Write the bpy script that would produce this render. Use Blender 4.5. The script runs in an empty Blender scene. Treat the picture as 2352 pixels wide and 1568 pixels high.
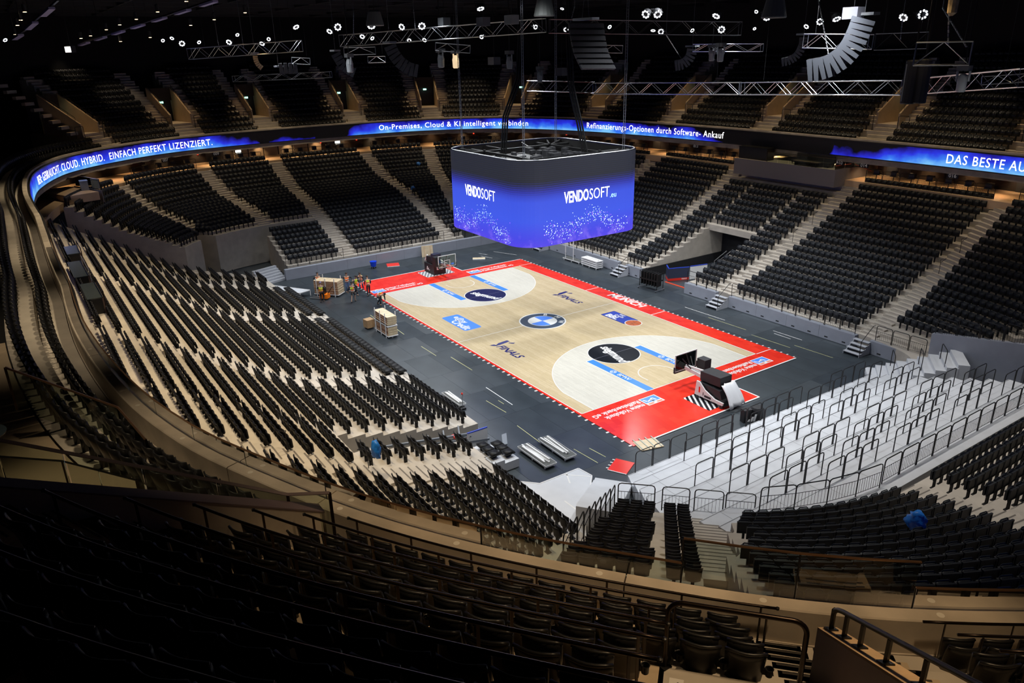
import bpy, bmesh, math, random
import numpy as np
from mathutils import Matrix, Vector
random.seed(7); rng = np.random.default_rng(7)
SC = bpy.context.scene; COL = SC.collection
R_ = math.radians
# ------------------------------------------------------------------ camera, world, exposure
CAM = np.array([43.50147, -31.74016, 19.31288])
YAW, PITCH, ROLL = 2.55525535, -0.371308261, -0.0227799728
def cam_basis():
    f = np.array([math.cos(PITCH)*math.cos(YAW), math.cos(PITCH)*math.sin(YAW), math.sin(PITCH)])
    r = np.cross(f, [0, 0, 1]); r /= np.linalg.norm(r); u = np.cross(r, f)
    return math.cos(ROLL)*r+math.sin(ROLL)*u, -math.sin(ROLL)*r+math.cos(ROLL)*u, f
CR, CU, CF = cam_basis(); FPX = 1715.08567
cd = bpy.data.cameras.new('camera'); cam = bpy.data.objects.new('camera', cd); COL.objects.link(cam)
cd.sensor_width = 36; cd.lens = FPX/2352*36; cd.clip_start = .05; cd.clip_end = 400
m = Matrix.Identity(4)
for i in range(3):
    m[i][0], m[i][1], m[i][2], m[i][3] = CR[i], CU[i], -CF[i], CAM[i]
cam.matrix_world = m; SC.camera = cam
def px_of(P):
    d = np.asarray(P, float)-CAM; z = d@CF
    return 1176+FPX*(d@CR)/z, 784-FPX*(d@CU)/z, z
w = bpy.data.worlds.new('world'); SC.world = w; w.use_nodes = True
w.node_tree.nodes['Background'].inputs[0].default_value = (.25, .3, .4, 1)
w.node_tree.nodes['Background'].inputs[1].default_value = .004
vs = SC.view_settings; vs.view_transform = 'Standard'; vs.look = 'None'; vs.gamma = 1; vs.exposure = 0.0
vs.use_curve_mapping = False
SC.cycles.max_bounces = 6; SC.cycles.diffuse_bounces = 3; SC.cycles.glossy_bounces = 3; SC.cycles.transparent_max_bounces = 10
SC.cycles.sample_clamp_indirect = 3.0
# ------------------------------------------------------------------ lamps of the hall
def spot(name, loc, aim, watt, col, cone, blend=.5, rad=.25):
    l = bpy.data.lights.new(name, 'SPOT'); l.energy = watt; l.color = col; l.spot_size = R_(cone); l.spot_blend = blend; l.shadow_soft_size = rad
    o = bpy.data.objects.new(name, l); COL.objects.link(o); o.location = loc
    o.rotation_euler = (Vector(aim)-Vector(loc)).to_track_quat('-Z', 'Y').to_euler()
    return o
COOL, WARM, TAN = (.93, .965, 1), (1, .60, .27), (1, .80, .52)
for x, y in ((-21, -12), (-21, 0), (-21, 12), (-9, -17), (-9, 17), (4, -17), (4, 17), (14, 10), (14, -12), (22, 0), (-13, 0), (13, 0)):
    spot('court_light', (x, y, 22.5), (x*.62, y*.55, 0), 7800, COOL, 112, .9, .6)
# house lights over the stands: tan wash on the upper rows
for x, y in ((-14, -27), (-4, -27), (6, -27), (16, -27), (24, -25.5)):
    spot('stand_light', (x, y+3, 22), (x, y+1, 5), 6300, TAN, 78, .8, .4)
for x, y in ((-13, 28), (-1, 28), (11, 28), (23, 26)):
    spot('stand_light', (x, y-2, 22), (x, y+1, 6), 1900, TAN, 80, .8, .4)
for x, y in ((-40, -16), (-42, -5), (-42, 6), (-40, 17), (-33, -22)):
    spot('stand_light', (x+2, y, 22), (x, y, 6), 2200, TAN, 80, .8, .4)
for x, y in ((31, -9), (31, 2), (33, 13)):
    spot('stand_light', (x-3, y, 22), (x, y, 3), 4200, (1, .94, .87), 84, .8, .4)
# ------------------------------------------------------------------ materials
MATS = {}
def mat(name, col, rough=.6, metal=0., var=0., scale=6., spec=.5, emit=0., ecol=None, alpha=None, bump=0., coat=0., trans=0., stretch=None):
    if name in MATS: return MATS[name]
    M = bpy.data.materials.new(name); M.use_nodes = True; nt = M.node_tree; b = nt.nodes['Principled BSDF']
    b.inputs['Base Color'].default_value = (*col, 1); b.inputs['Roughness'].default_value = rough; b.inputs['Metallic'].default_value = metal
    b.inputs['Specular IOR Level'].default_value = spec
    if coat: b.inputs['Coat Weight'].default_value = coat
    if trans: b.inputs['Transmission Weight'].default_value = trans
    if alpha is not None: b.inputs['Alpha'].default_value = alpha
    if emit:
        b.inputs['Emission Color'].default_value = (*(ecol or col), 1); b.inputs['Emission Strength'].default_value = emit
    if var or bump:
        tc = nt.nodes.new('ShaderNodeTexCoord'); n = nt.nodes.new('ShaderNodeTexNoise'); n.inputs['Scale'].default_value = scale; n.inputs['Detail'].default_value = 5
        src = tc.outputs['Object']
        if stretch:
            mp = nt.nodes.new('ShaderNodeMapping'); mp.inputs['Scale'].default_value = stretch; nt.links.new(src, mp.inputs['Vector']); src = mp.outputs['Vector']
        nt.links.new(src, n.inputs['Vector'])
        if var:
            mx = nt.nodes.new('ShaderNodeMix'); mx.data_type = 'RGBA'
            mx.inputs['A'].default_value = (*[c*(1-var) for c in col], 1); mx.inputs['B'].default_value = (*[min(1, c*(1+var)) for c in col], 1)
            rp = nt.nodes.new('ShaderNodeMapRange'); rp.inputs['From Min'].default_value = .3; rp.inputs['From Max'].default_value = .7
            nt.links.new(n.outputs['Fac'], rp.inputs['Value']); nt.links.new(rp.outputs['Result'], mx.inputs['Factor']); nt.links.new(mx.outputs['Result'], b.inputs['Base Color'])
        if bump:
            bp = nt.nodes.new('ShaderNodeBump'); bp.inputs['Strength'].default_value = bump; bp.inputs['Distance'].default_value = .02
            nt.links.new(n.outputs['Fac'], bp.inputs['Height']); nt.links.new(bp.outputs['Normal'], b.inputs['Normal'])
    MATS[name] = M; return M
def srgb(r, g, b): return tuple(((c/255+.055)/1.055)**2.4 if c > 10 else c/255/12.92 for c in (r, g, b))
CONC = mat('concrete', (.50, .45, .385), .75, var=.12, scale=1.3, bump=.1)
CONC2 = mat('parapet_concrete', (.46, .40, .33), .7, var=.22, scale=1.1, bump=.25)
STEEL_DECK = mat('deck_grey', (.42, .435, .47), .55, var=.06, scale=2)
DECKW = mat('deck_light', (.60, .62, .655), .5, var=.06, scale=1.2)
GREYW = mat('stand_front_grey', (.30, .32, .37), .6, var=.05, scale=1.5)
BLACKP = mat('black_plastic', (.012, .012, .013), .38)
BLACKB = mat('black_plastic_bowl', (.008, .008, .0085), .5, spec=.35)
NAVYP = mat('navy_plastic', (.0075, .0095, .014), .5, spec=.35)
BLACKM = mat('black_metal', (.012, .012, .013), .42, .3)
BRONZE = mat('dark_bronze_metal', (.030, .021, .016), .33, .85)
DARKW = mat('dark_wall', (.035, .026, .022), .8, var=.1, scale=.6)
CEILB = mat('ceiling_black', (.006, .006, .007), .9)
WHITEM = mat('white_metal', (.78, .78, .78), .4)
WHITEP = mat('white_paint', (.82, .82, .80), .45)
STEEL = mat('steel', (.45, .46, .48), .35, .9)
ALU = mat('aluminium', (.62, .64, .68), .28, .95)
BRASS = mat('brass_rail', (.55, .33, .2), .3, .9)
WOODP = mat('plywood_edge', (.60, .42, .24), .6, var=.15, scale=5)
PLY = mat('plywood_dark_face', (.155, .115, .125), .55, var=.12, scale=1.5)
TANPLY = mat('plywood_tan', (.50, .39, .265), .6, var=.1, scale=1.2)
PANELW = mat('panel_wood', (.68, .55, .36), .55, var=.12, scale=3)
ORANGE = mat('vest_orange', srgb(255, 120, 40), .7)
LIME = mat('vest_lime', srgb(200, 235, 60), .7)
BLUEBAG = mat('blue_bag', (.02, .19, .62), .35, var=.2, scale=9, bump=.6)
RED = mat('red_lacquer', (.80, .035, .02), .3)
def glass_mat():
    M = bpy.data.materials.new('glass_pane'); M.use_nodes = True; nt = M.node_tree; nt.nodes.remove(nt.nodes['Principled BSDF'])
    t = nt.nodes.new('ShaderNodeBsdfTransparent'); t.inputs[0].default_value = (.80, .84, .78, 1)
    g = nt.nodes.new('ShaderNodeBsdfGlossy'); g.inputs['Roughness'].default_value = .03; g.inputs['Color'].default_value = (.9, .9, .9, 1)
    fr = nt.nodes.new('ShaderNodeFresnel'); fr.inputs['IOR'].default_value = 1.45
    x = nt.nodes.new('ShaderNodeMixShader'); nt.links.new(fr.outputs[0], x.inputs[0]); nt.links.new(t.outputs[0], x.inputs[1]); nt.links.new(g.outputs[0], x.inputs[2])
    nt.links.new(x.outputs[0], nt.nodes['Material Output'].inputs['Surface']); return M
GLASS = glass_mat()
# ------------------------------------------------------------------ mesh helpers
class MB:
    def __init__(s): s.v = []; s.f = []; s.mi = []; s.M = None; s.cur = 0
    def add(s, vs_, fs):
        n = len(s.v)
        if s.M is not None: vs_ = [tuple(s.M @ Vector(v)) for v in vs_]
        s.v += [tuple(map(float, v)) for v in vs_]; s.f += [tuple(n+i for i in f) for f in fs]; s.mi += [s.cur]*len(fs)
        return s
    BF = [(0, 3, 2, 1), (4, 5, 6, 7), (0, 1, 5, 4), (1, 2, 6, 5), (2, 3, 7, 6), (3, 0, 4, 7)]
    def box(s, c, d, rz=0., R=None):
        hx, hy, hz = d[0]/2, d[1]/2, d[2]/2
        P = [(-hx, -hy, -hz), (hx, -hy, -hz), (hx, hy, -hz), (-hx, hy, -hz), (-hx, -hy, hz), (hx, -hy, hz), (hx, hy, hz), (-hx, hy, hz)]
        if R is None and rz: R = Matrix.Rotation(rz, 3, 'Z')
        if R is not None: P = [tuple(R @ Vector(p)) for p in P]
        return s.add([(p[0]+c[0], p[1]+c[1], p[2]+c[2]) for p in P], MB.BF)
    def hexa(s, P): return s.add(P, MB.BF)
    def bar(s, a, b, wd, h=None, up=(0, 0, 1)):
        a, b = Vector(a), Vector(b); d = (b-a); L = d.length
        if L < 1e-6: return s
        d /= L; up = Vector(up)
        if abs(d.dot(up)) > .98: up = Vector((1, 0, 0))
        x = d.cross(up).normalized()*wd/2; y = x.cross(d).normalized()*(h or wd)/2
        return s.add([a-x-y, a+x-y, a+x+y, a-x+y, b-x-y, b+x-y, b+x+y, b-x+y], MB.BF)
    def tube(s, pts, r, n=6, cap=True, closed=False):
        pts = [Vector(p) for p in pts]; N = len(pts); base = len(s.v); V = []; F = []
        prev = None
        for i, p in enumerate(pts):
            if closed: d = pts[(i+1) % N]-pts[i-1]
            else: d = pts[min(i+1, N-1)]-pts[max(i-1, 0)]
            d.normalize()
            if prev is None:
                up = Vector((0, 0, 1)) if abs(d.z) < .95 else Vector((1, 0, 0)); x = d.cross(up).normalized()
            else: x = (prev-d*prev.dot(d)).normalized()
            prev = x; y = d.cross(x); rr = r[i] if isinstance(r, (list, tuple)) else r
            V += [p+(x*math.cos(2*math.pi*k/n)+y*math.sin(2*math.pi*k/n))*rr for k in range(n)]
        for i in range(N if closed else N-1):
            for k in range(n):
                a, b = i*n+k, i*n+(k+1) % n; j = ((i+1) % N)*n
                F.append((a, b, j+(k+1) % n, j+k))
        if cap and not closed: F += [tuple(range(n))[::-1], tuple((N-1)*n+k for k in range(n))]
        return s.add(V, F)
    def prism(s, poly, z0, z1):
        n = len(poly)
        V = [(p[0], p[1], z0) for p in poly]+[(p[0], p[1], z1) for p in poly]
        F = [tuple(range(n))[::-1], tuple(range(n, 2*n))]+[(i, (i+1) % n, n+(i+1) % n, n+i) for i in range(n)]
        return s.add(V, F)
    def disc(s, c, r, h, n=16, axis=None, r2=None):
        r2 = r if r2 is None else r2
        Q = Vector(axis).to_track_quat('Z', 'Y').to_matrix() if axis is not None else Matrix.Identity(3)
        V = [Vector(c)+Q @ Vector((math.cos(2*math.pi*k/n)*rr, math.sin(2*math.pi*k/n)*rr, z)) for z, rr in ((0, r), (h, r2)) for k in range(n)]
        return s.add(V, [tuple(range(n))[::-1], tuple(range(n, 2*n))]+[(k, (k+1) % n, n+(k+1) % n, n+k) for k in range(n)])
    def lathe(s, c, prof, n=12):
        V = [(c[0]+r*math.cos(2*math.pi*k/n), c[1]+r*math.sin(2*math.pi*k/n), c[2]+z) for r, z in prof for k in range(n)]
        F = [(i*n+k, i*n+(k+1) % n, (i+1)*n+(k+1) % n, (i+1)*n+k) for i in range(len(prof)-1) for k in range(n)]
        return s.add(V, F+[tuple(range(n))[::-1], tuple((len(prof)-1)*n+k for k in range(n))])
    def grid(s, P, thick=None):
        """P: rows x cols of points; thick: rows x cols of the back face"""
        nr, nc = len(P), len(P[0]); V = [p for row in P for p in row]; F = [(i*nc+j, i*nc+j+1, (i+1)*nc+j+1, (i+1)*nc+j) for i in range(nr-1) for j in range(nc-1)]
        if thick is not None:
            o = nr*nc; V += [p for row in thick for p in row]
            F += [(o+i*nc+j, o+(i+1)*nc+j, o+(i+1)*nc+j+1, o+i*nc+j+1) for i in range(nr-1) for j in range(nc-1)]
            for j in range(nc-1): F += [(j, o+j, o+j+1, j+1), ((nr-1)*nc+j, (nr-1)*nc+j+1, o+(nr-1)*nc+j+1, o+(nr-1)*nc+j)]
            for i in range(nr-1): F += [(i*nc, (i+1)*nc, o+(i+1)*nc, o+i*nc), (i*nc+nc-1, o+i*nc+nc-1, o+(i+1)*nc+nc-1, (i+1)*nc+nc-1)]
        return s.add(V, F)
    def mesh(s, name, mats, smooth=False):
        me = bpy.data.meshes.new(name); me.from_pydata(s.v, [], s.f)
        mats = mats if isinstance(mats, (list, tuple)) else [mats]
        for mm in mats: me.materials.append(mm)
        if len(mats) > 1: me.polygons.foreach_set('material_index', s.mi)
        if smooth: me.polygons.foreach_set('use_smooth', [True]*len(s.f))
        me.update(); return me
    def build(s, name, mats, parent=None, smooth=False):
        o = bpy.data.objects.new(name, s.mesh(name, mats, smooth)); COL.objects.link(o)
        if parent is not None: o.parent = parent
        return o
def empty(name, loc=(0, 0, 0), rz=0.):
    o = bpy.data.objects.new(name, None); COL.objects.link(o); o.location = loc; o.rotation_euler = (0, 0, rz); o.empty_display_size = .2; return o
def tag(o, label, cat, group=None, kind=None):
    for wd in ('the', 'small', 'a', 'at', 'dark', 'along', 'barred', 'tubular'):
        ws = label.replace('-', ' ').split()
        if len(ws) <= 15: break
        q = label.split()
        if wd in q: q.reverse(); q.remove(wd); q.reverse()
        if wd in q and len(q) > 15: q.remove(wd)
        label = ' '.join(q)
    o['label'] = label; o['category'] = cat
    if group: o['group'] = group
    if kind: o['kind'] = kind
    return o
def struct(o): o['kind'] = 'structure'; return o
def stuff(o): o['kind'] = 'stuff'; return o
def copy_tree(o, parent=None):
    c = o.copy(); COL.objects.link(c)
    if parent is not None: c.parent = parent
    for ch in o.children: copy_tree(ch, c)
    return c
ORD = 'zeroth first second third fourth fifth sixth seventh eighth ninth tenth eleventh twelfth thirteenth fourteenth fifteenth sixteenth seventeenth eighteenth nineteenth twentieth'.split()
def ordn(i):
    if i <= 20: return ORD[i]
    t = {2: 'twenty', 3: 'thirty', 4: 'forty', 5: 'fifty'}[i//10]
    return (t+'-'+ORD[i % 10]) if i % 10 else t[:-1]+'ieth'
def text_mesh(body, size=1., bold=0., shear=0., align='CENTER', ext=0., spacing=1.):
    c = bpy.data.curves.new('lettering', 'FONT'); c.body = body; c.size = size; c.align_x = align; c.align_y = 'CENTER'
    c.offset = bold*size; c.shear = shear; c.extrude = ext; c.space_character = spacing; c.resolution_u = 3
    o = bpy.data.objects.new('lettering_tmp', c); COL.objects.link(o)
    dg = bpy.context.evaluated_depsgraph_get(); me = bpy.data.meshes.new_from_object(o.evaluated_get(dg))
    bpy.data.objects.remove(o); bpy.data.curves.remove(c); return me
def text_obj(body, loc, size, material, parent, rz=0., tilt=None, name='lettering', width=None, **k):
    me = text_mesh(body, size, **k); me.materials.clear(); me.materials.append(material)
    o = bpy.data.objects.new(name, me); COL.objects.link(o); o.location = loc
    o.rotation_euler = tilt if tilt is not None else (0, 0, rz)
    if width:
        xs = [v.co.x for v in me.vertices]; wd = max(xs)-min(xs); o.scale = (width/wd, 1, 1)
    if parent is not None: o.parent = parent
    return o
# ================================================================== BOWL GEOMETRY
CX = -1.3
SR = [(.45, 13.2), (.9, 14.0), (1.7, 17.0), (3.1, 20.8), (5.2, 25.3), (8.1, 30.6), (9, 32)]
SL = [(.45, 13.3), (2.0, 20.3), (3.2, 22.3), (4.3, 24.2), (5.4, 26.1), (6.5, 28.0), (8.1, 30.8), (9, 32.2)]
EF = [(.5, 22.6), (1.0, 23.0), (2.15, 25.9), (3.2, 28.7), (4.25, 32.1), (5.3, 37.6), (7, 41.45), (8.25, 43.7), (9, 45)]
EN = [(.45, 22.2), (3.0, 32.2), (5.5, 38.0), (8.1, 43), (9, 44.5)]
def tab(T, z): return float(np.interp(z, [t[0] for t in T], [t[1] for t in T]))
def inv(T, a): return float(np.interp(a, [t[1] for t in T], [t[0] for t in T]))
def nexp(z): return float(np.interp(z, [1, 3, 5, 8], [10, 4.5, 3.6, 3]))
def fval(x, y, z):
    A = tab(EN if x >= CX else EF, z); B = tab(SR if y >= 0 else SL, z); n = nexp(z)
    return (abs((x-CX)/A)**n+abs(y/B)**n)**(1/n)
def on_line(z, lim):
    p, q = lim; lo, hi = 0., 1.
    for _ in range(45):
        t = (lo+hi)/2
        if fval(p[0]+(q[0]-p[0])*t, p[1]+(q[1]-p[1])*t, z) > 1: hi = t
        else: lo = t
    return np.array([p[0]+(q[0]-p[0])*lo, p[1]+(q[1]-p[1])*lo])
def ring_path(z, la, lb, n=13):
    a, b = on_line(z, la), on_line(z, lb)
    t0, t1 = math.atan2(a[1], a[0]-CX), math.atan2(b[1], b[0]-CX)
    if t1-t0 > math.pi: t1 -= 2*math.pi
    if t1-t0 < -math.pi: t1 += 2*math.pi
    P = [a]
    for k in range(1, n-1):
        t = t0+(t1-t0)*k/(n-1); c, s = math.cos(t), math.sin(t); f = fval(CX+c*10, s*10, z)
        P.append(np.array([CX+c*10/f, s*10/f]))
    return np.array(P+[b])
def shift_lim(lim, d):
    p, q = np.array(lim[0], float), np.array(lim[1], float); t = (q-p)/np.linalg.norm(q-p); n = np.array([-t[1], t[0]])*d
    return (p+n, q+n)
def terrace(name, rows, zb=0., mats=None, part_of=None):
    """rows: [(path Nx2, z)] front edges; the last path only closes the last tread"""
    mb = MB(); K = len(rows)-1; N = len(rows[0][0])
    for k in range(K):
        P, z = rows[k]; Q = rows[k+1][0]; zl = rows[k-1][1] if k else zb
        V = [(p[0], p[1], zl) for p in P]+[(p[0], p[1], z) for p in P]+[(q[0], q[1], z) for q in Q]+[(q[0], q[1], zb) for q in Q]
        F = []
        for i in range(N-1):
            F += [(i, i+1, N+i+1, N+i), (N+i, N+i+1, 2*N+i+1, 2*N+i)]
            if k == K-1: F.append((2*N+i, 2*N+i+1, 3*N+i+1, 3*N+i))
        V += [(P[0][0], P[0][1], zb), (P[-1][0], P[-1][1], zb)]; e = 4*N
        F += [(e, N, 2*N, 3*N), (e+1, 4*N-1, 3*N-1, 2*N-1)]
        mb.add(V, F)
    return struct(mb.build(name, mats or CONC, part_of))
def aisle(name, ra, rb, mats=None, nos=True, zb=0.):
    """stair between two terraces: ra / rb rows of each side, ends facing each other"""
    mb = MB(); st = MB(); K = min(len(ra), len(rb))-1
    for k in range(K):
        z = (ra[k][1]+rb[k][1])/2; zn = (ra[k+1][1]+rb[k+1][1])/2 if k < K-1 else z
        a0, b0, a1, b1 = [np.array(t) for t in (ra[k][0], rb[k][0], ra[k+1][0], rb[k+1][0])]
        zp = z-.2 if k else zb
        am, bm = (a0+a1)/2, (b0+b1)/2; zm = (z+zn)/2
        for (p, q, p2, q2, zz) in ((a0, b0, am, bm, z), (am, bm, a1, b1, zm)):
            mb.hexa([(*p, zb), (*q, zb), (*q2, zb), (*p2, zb), (*p, zz), (*q, zz), (*q2, zz), (*p2, zz)])
            if nos:
                d = (p2-p)/(np.linalg.norm(p2-p)+1e-6)*.07; e = (q2-q)/(np.linalg.norm(q2-q)+1e-6)*.07; h = zz+.004
                i_, j_ = p+(q-p)*.12, q+(p-q)*.12
                st.add([(*i_, h), (*j_, h), (*(j_+e), h), (*(i_+d), h)], [(0, 1, 2, 3)])
    o = struct(mb.build(name, mats or CONC))
    if nos: stuff(st.build('nosing_strip', mat('nosing', (.16, .14, .12), .7), o))
    return o
SEATS = {}   # kind -> list of (x, y, z, angle of facing, block name, row, index in row, n in row)
def put_seats(kind, block, rows, k0=0, k1=None, back=.66, pitch=.5, lo=.12, skip=(), flip=False):
    K = len(rows)-1; k1 = K if k1 is None else k1
    for k in range(k0, k1):
        if k in skip: continue
        P, z = rows[k]; Q = rows[k+1][0]; M_ = P+(Q-P)*back
        seg = np.linalg.norm(np.diff(M_, axis=0), axis=1); L = seg.sum(); n = int((L-2*lo)/pitch)
        if n < 1: continue
        cum = np.concatenate([[0], np.cumsum(seg)]); st = (L-n*pitch)/2+pitch/2
        Fm = P+(Q-P)*.1
        for i in range(n):
            s = st+i*pitch; c = np.array([np.interp(s, cum, M_[:, 0]), np.interp(s, cum, M_[:, 1])]); g = np.array([np.interp(s, cum, Fm[:, 0]), np.interp(s, cum, Fm[:, 1])])
            j = min(np.searchsorted(cum, s, 'right')-1, len(seg)-1); t = (M_[j+1]-M_[j])/seg[j]; nrm = np.array([-t[1], t[0]])
            if nrm @ (g-c) < 0: nrm = -nrm
            SEATS.setdefault(kind, []).append((c[0], c[1], z, math.atan2(nrm[1], nrm[0]), block, k, i, n))
def straight(a, b, n=3): return np.array([np.array(a)+(np.array(b)-np.array(a))*i/(n-1) for i in range(n)], float)
# ------------------------------------------------------------------ floor
flo = MB(); flo.box((-1.5, 0, -.145), (110, 80, .2)); struct(flo.build('floor', mat('floor_mat', (.052, .063, .072), .38, var=.22, scale=.7, bump=.03)))
# sheets of the dark floor covering (part of the floor)
fl = bpy.data.objects['floor']; sm = [mat('floor_sheet_%d' % i, c, .33+.05*i, var=.18, scale=.9) for i, c in enumerate(((.036, .045, .053), (.033, .042, .049), (.039, .048, .056)))]
me_s = [MB().box((0, 0, 0), (3.592, 1.792, .012)).mesh('floor_sheet', s_) for s_ in sm]
for i in range(14):
    for j in range(15):
        x, y = -24.5+1.8+i*3.6, -13.0+.9+j*1.8-(.9 if i % 2 else 0)
        if abs(x) < 14 and abs(y) < 6.5: continue
        if y > 14.2 or x > 22.5: continue
        o = bpy.data.objects.new('floor_sheet', me_s[rng.integers(3)]); COL.objects.link(o); o.location = (x, y, -.041); o.parent = fl
# ------------------------------------------------------------------ long right side (y > 0)
def side_rows(T, sgn, y0, pitch, n, la, lb, N=9):
    out = []
    for k in range(n+1):
        y = y0+pitch*k; z = inv(T, y)
        P = straight((la, sgn*y), (lb, sgn*y), N) if la is not None else None
        out.append((P, z))
    return out
AW = .62
RX = [-18.5, -7.2, 5.4, 17.7]
def seg_rows_side(T, sgn, x0, x1, ks, y0, pitch, N=9):
    return [(straight((x0, sgn*(y0+pitch*k)), (x1, sgn*(y0+pitch*k)), N), inv(T, y0+pitch*k)) for k in ks]
RIGHT = {}
for nm, x0, x1, k0 in (('scoreboard', -18.5+AW, -7.2-AW, 0), ('tunnel far', -7.2+AW, -3.7, 0), ('tunnel top', -3.7, 1.6, 10), ('tunnel near', 1.6, 5.4-AW, 0), ('centre', 5.4+AW, 17.7-AW, 0)):
    rows = seg_rows_side(SR, 1, x0, x1, range(k0, 21), 14.0, .82)
    terrace('terrace_floor', rows, 0 if nm != 'tunnel top' else 3.2); RIGHT[nm] = rows
    put_seats('flip_seat', 'right '+nm, rows, 0, (17 if 'tunnel' in nm else 20)-k0)
# near right corner and far right corner (fans)
LN_R2 = ((31.0, 13.5), (35.6, 16.5))
cr = [inv(SR, 14.0+.82*k) for k in range(21)]
rows = [(ring_path(z, ((17.7+AW, 0), (17.7+AW, 40)), ((20.3, 10.5), (33, 26.5))), z) for z in cr]
terrace('terrace_floor', rows); put_seats('flip_seat', 'right corner', rows, 2); RIGHT['corner'] = rows
rows = [(ring_path(z, ((-18.5-AW, 0), (-18.5-AW, 40)), ((-16, 8), (-39, 25))), z) for z in cr[6:]]
terrace('terrace_floor', rows); put_seats('flip_seat', 'far right corner', rows); RIGHT['farcorner'] = rows
for a, b, k in (('scoreboard', 'tunnel far', -7.2), ('tunnel near', 'centre', 5.4)):
    aisle('aisle_stairs', [(r[0][-1], r[1]) for r in RIGHT[a]], [(r[0][0], r[1]) for r in RIGHT[b]])
aisle('aisle_stairs', [(r[0][-1], r[1]) for r in RIGHT['centre']], [(r[0][0], r[1]) for r in RIGHT['corner']])
aisle('aisle_stairs', [(np.array([-18.5-AW, 14+.82*k]), inv(SR, 14+.82*k)) for k in range(21)], [(r[0][0], r[1]) for r in RIGHT['scoreboard']])
# ------------------------------------------------------------------ far end (x < 0)
FAR = {}
fz = [inv(EF, 23.0+.8*k) for k in range(27)]
LF = [((0, -5.5), (-60, -5.5)), ((0, 5.6), (-60, 5.6)), ((-22, -9.2), (-43.4, -13.7)), ((-22, 7.4), (-43.4, 13.7)), ((-31.0, -18.5), (-38.05, -22.7)), ((-27, 14.5), (-38.0, 22.7))]
def far_rows(la, lb, ks, N=13): return [(ring_path(fz[k], la, lb, N), fz[k]) for k in ks]
def fst(y0, y1, ks): return [(straight((CX-(23.0+.8*k), y0), (CX-(23.0+.8*k), y1), 5), fz[k]) for k in ks]
spec = [('middle', shift_lim(LF[0], -AW), shift_lim(LF[1], AW), range(0, 27)),
        ('left', shift_lim(LF[2], -AW), shift_lim(LF[0], AW), range(9, 27)),
        ('right', shift_lim(LF[1], -AW), shift_lim(LF[3], AW), range(0, 27)),
        ('left fan', shift_lim(LF[4], -AW), shift_lim(LF[2], AW), range(9, 27)),
        ('right fan', shift_lim(LF[3], -AW), shift_lim(LF[5], AW), range(9, 27))]
for nm, la, lb, ks in spec:
    rows = far_rows(la, lb, ks); terrace('terrace_floor', rows); FAR[nm] = rows
    if nm == 'middle':
        put_seats('flip_seat', 'far '+nm, rows, 10, 26); put_seats('flip_seat', 'far front', rows, 0, 10)
    else: put_seats('flip_seat', 'far '+nm, rows)
# low straight block by the floor, in front of the far left fan
rows = fst(-11.6, -5.5-AW, range(0, 8)); terrace('terrace_floor', rows); put_seats('flip_seat', 'far front', rows); FAR['low'] = rows
ae = lambda rows, i: [(r[0][i], r[1]) for r in rows]
aisle('aisle_stairs', ae(FAR['middle'], -1), ae(FAR['right'], 0))
rl = [(np.array([CX-(23.0+.8*k), -5.5-AW]), fz[k]) for k in range(9)]+ae(FAR['left'], -1)
aisle('aisle_stairs', rl, ae(FAR['middle'], 0))
aisle('aisle_stairs', ae(FAR['left fan'], -1), ae(FAR['left'], 0)); aisle('aisle_stairs', ae(FAR['right'], -1)[9:], ae(FAR['right fan'], 0))
# far left corner section between the fan and the wide steps
LC = ((-22.3, -12.5), (-28.0, -28.3))
rows = far_rows(((-25.2, -15.0), (-29.2, -28.3)), shift_lim(LF[4], AW), range(9, 27)); terrace('terrace_floor', rows); put_seats('flip_seat', 'far corner', rows); FAR['corner'] = rows
aisle('aisle_stairs', ae(FAR['corner'], -1), ae(FAR['left fan'], 0))
# ------------------------------------------------------------------ long left side (y < 0)
LEFT = {}
def ly(k): return 13.3+.92*k if k < 8 else 13.3+.92*8+.82*(k-8)
def lrows(x0, x1, ks, N=5): return [(straight((x0, -ly(k)), (x1, -ly(k)), N), inv(SL, ly(k))) for k in ks]
LX = [-19.4, -9.4, 4.6, 17.2]
for nm, x0, x1, k0 in (('far', -19.4+AW, -9.4-AW, 0), ('middle', -9.4+AW, 4.6-AW, 0), ('near', 4.6+AW, 12.2, 0), ('near upper', 12.2, 17.2-AW, 9)):
    rows = lrows(x0, x1, range(k0, 21)); terrace('terrace_floor', rows, 0, DECKW if False else None); LEFT[nm] = rows
    put_seats('shell_seat', 'left '+nm, rows, 2 if nm in ('far', 'middle') else 0, 20-k0, .70)
    if nm in ('far', 'middle'): put_seats('folded_seat', 'left '+nm, rows, 0, 2, .45)
aisle('aisle_stairs', ae(LEFT['far'], -1), ae(LEFT['middle'], 0)); aisle('aisle_stairs', ae(LEFT['middle'], -1), ae(LEFT['near'], 0))
# short side piece of the pull-out stand
rows = [(straight((14.1, -(15.3+.84*k)), (16.2, -(15.3+.84*k)), 3), .95+.2*k) for k in range(8)]
terrace('terrace_floor', rows, .5); put_seats('shell_seat', 'short piece', rows, 0, 7, .7); LEFT['short'] = rows
# near left block, up to the railing of the corner
fence_x = lambda y: float(np.interp(-y, [13.4, 15.5, 17.0, 19.4, 21.5, 30], [23.8, 24.5, 24.9, 26.4, 27.5, 31.5]))
nl = []
for k in range(18):
    y = -(15.4+.82*k); nl.append((straight((17.2+AW, y), (fence_x(y)-.35, y), 5), .95+.2*k if k < 7 else inv(SL, -y)))
terrace('terrace_floor', nl); put_seats('shell_seat', 'near left', nl, 0, 17, .68); LEFT['nl'] = nl
aisle('aisle_stairs', [(np.array([16.2, r[0][0][1]]), r[1]) for r in nl], ae(nl, 0))
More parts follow.
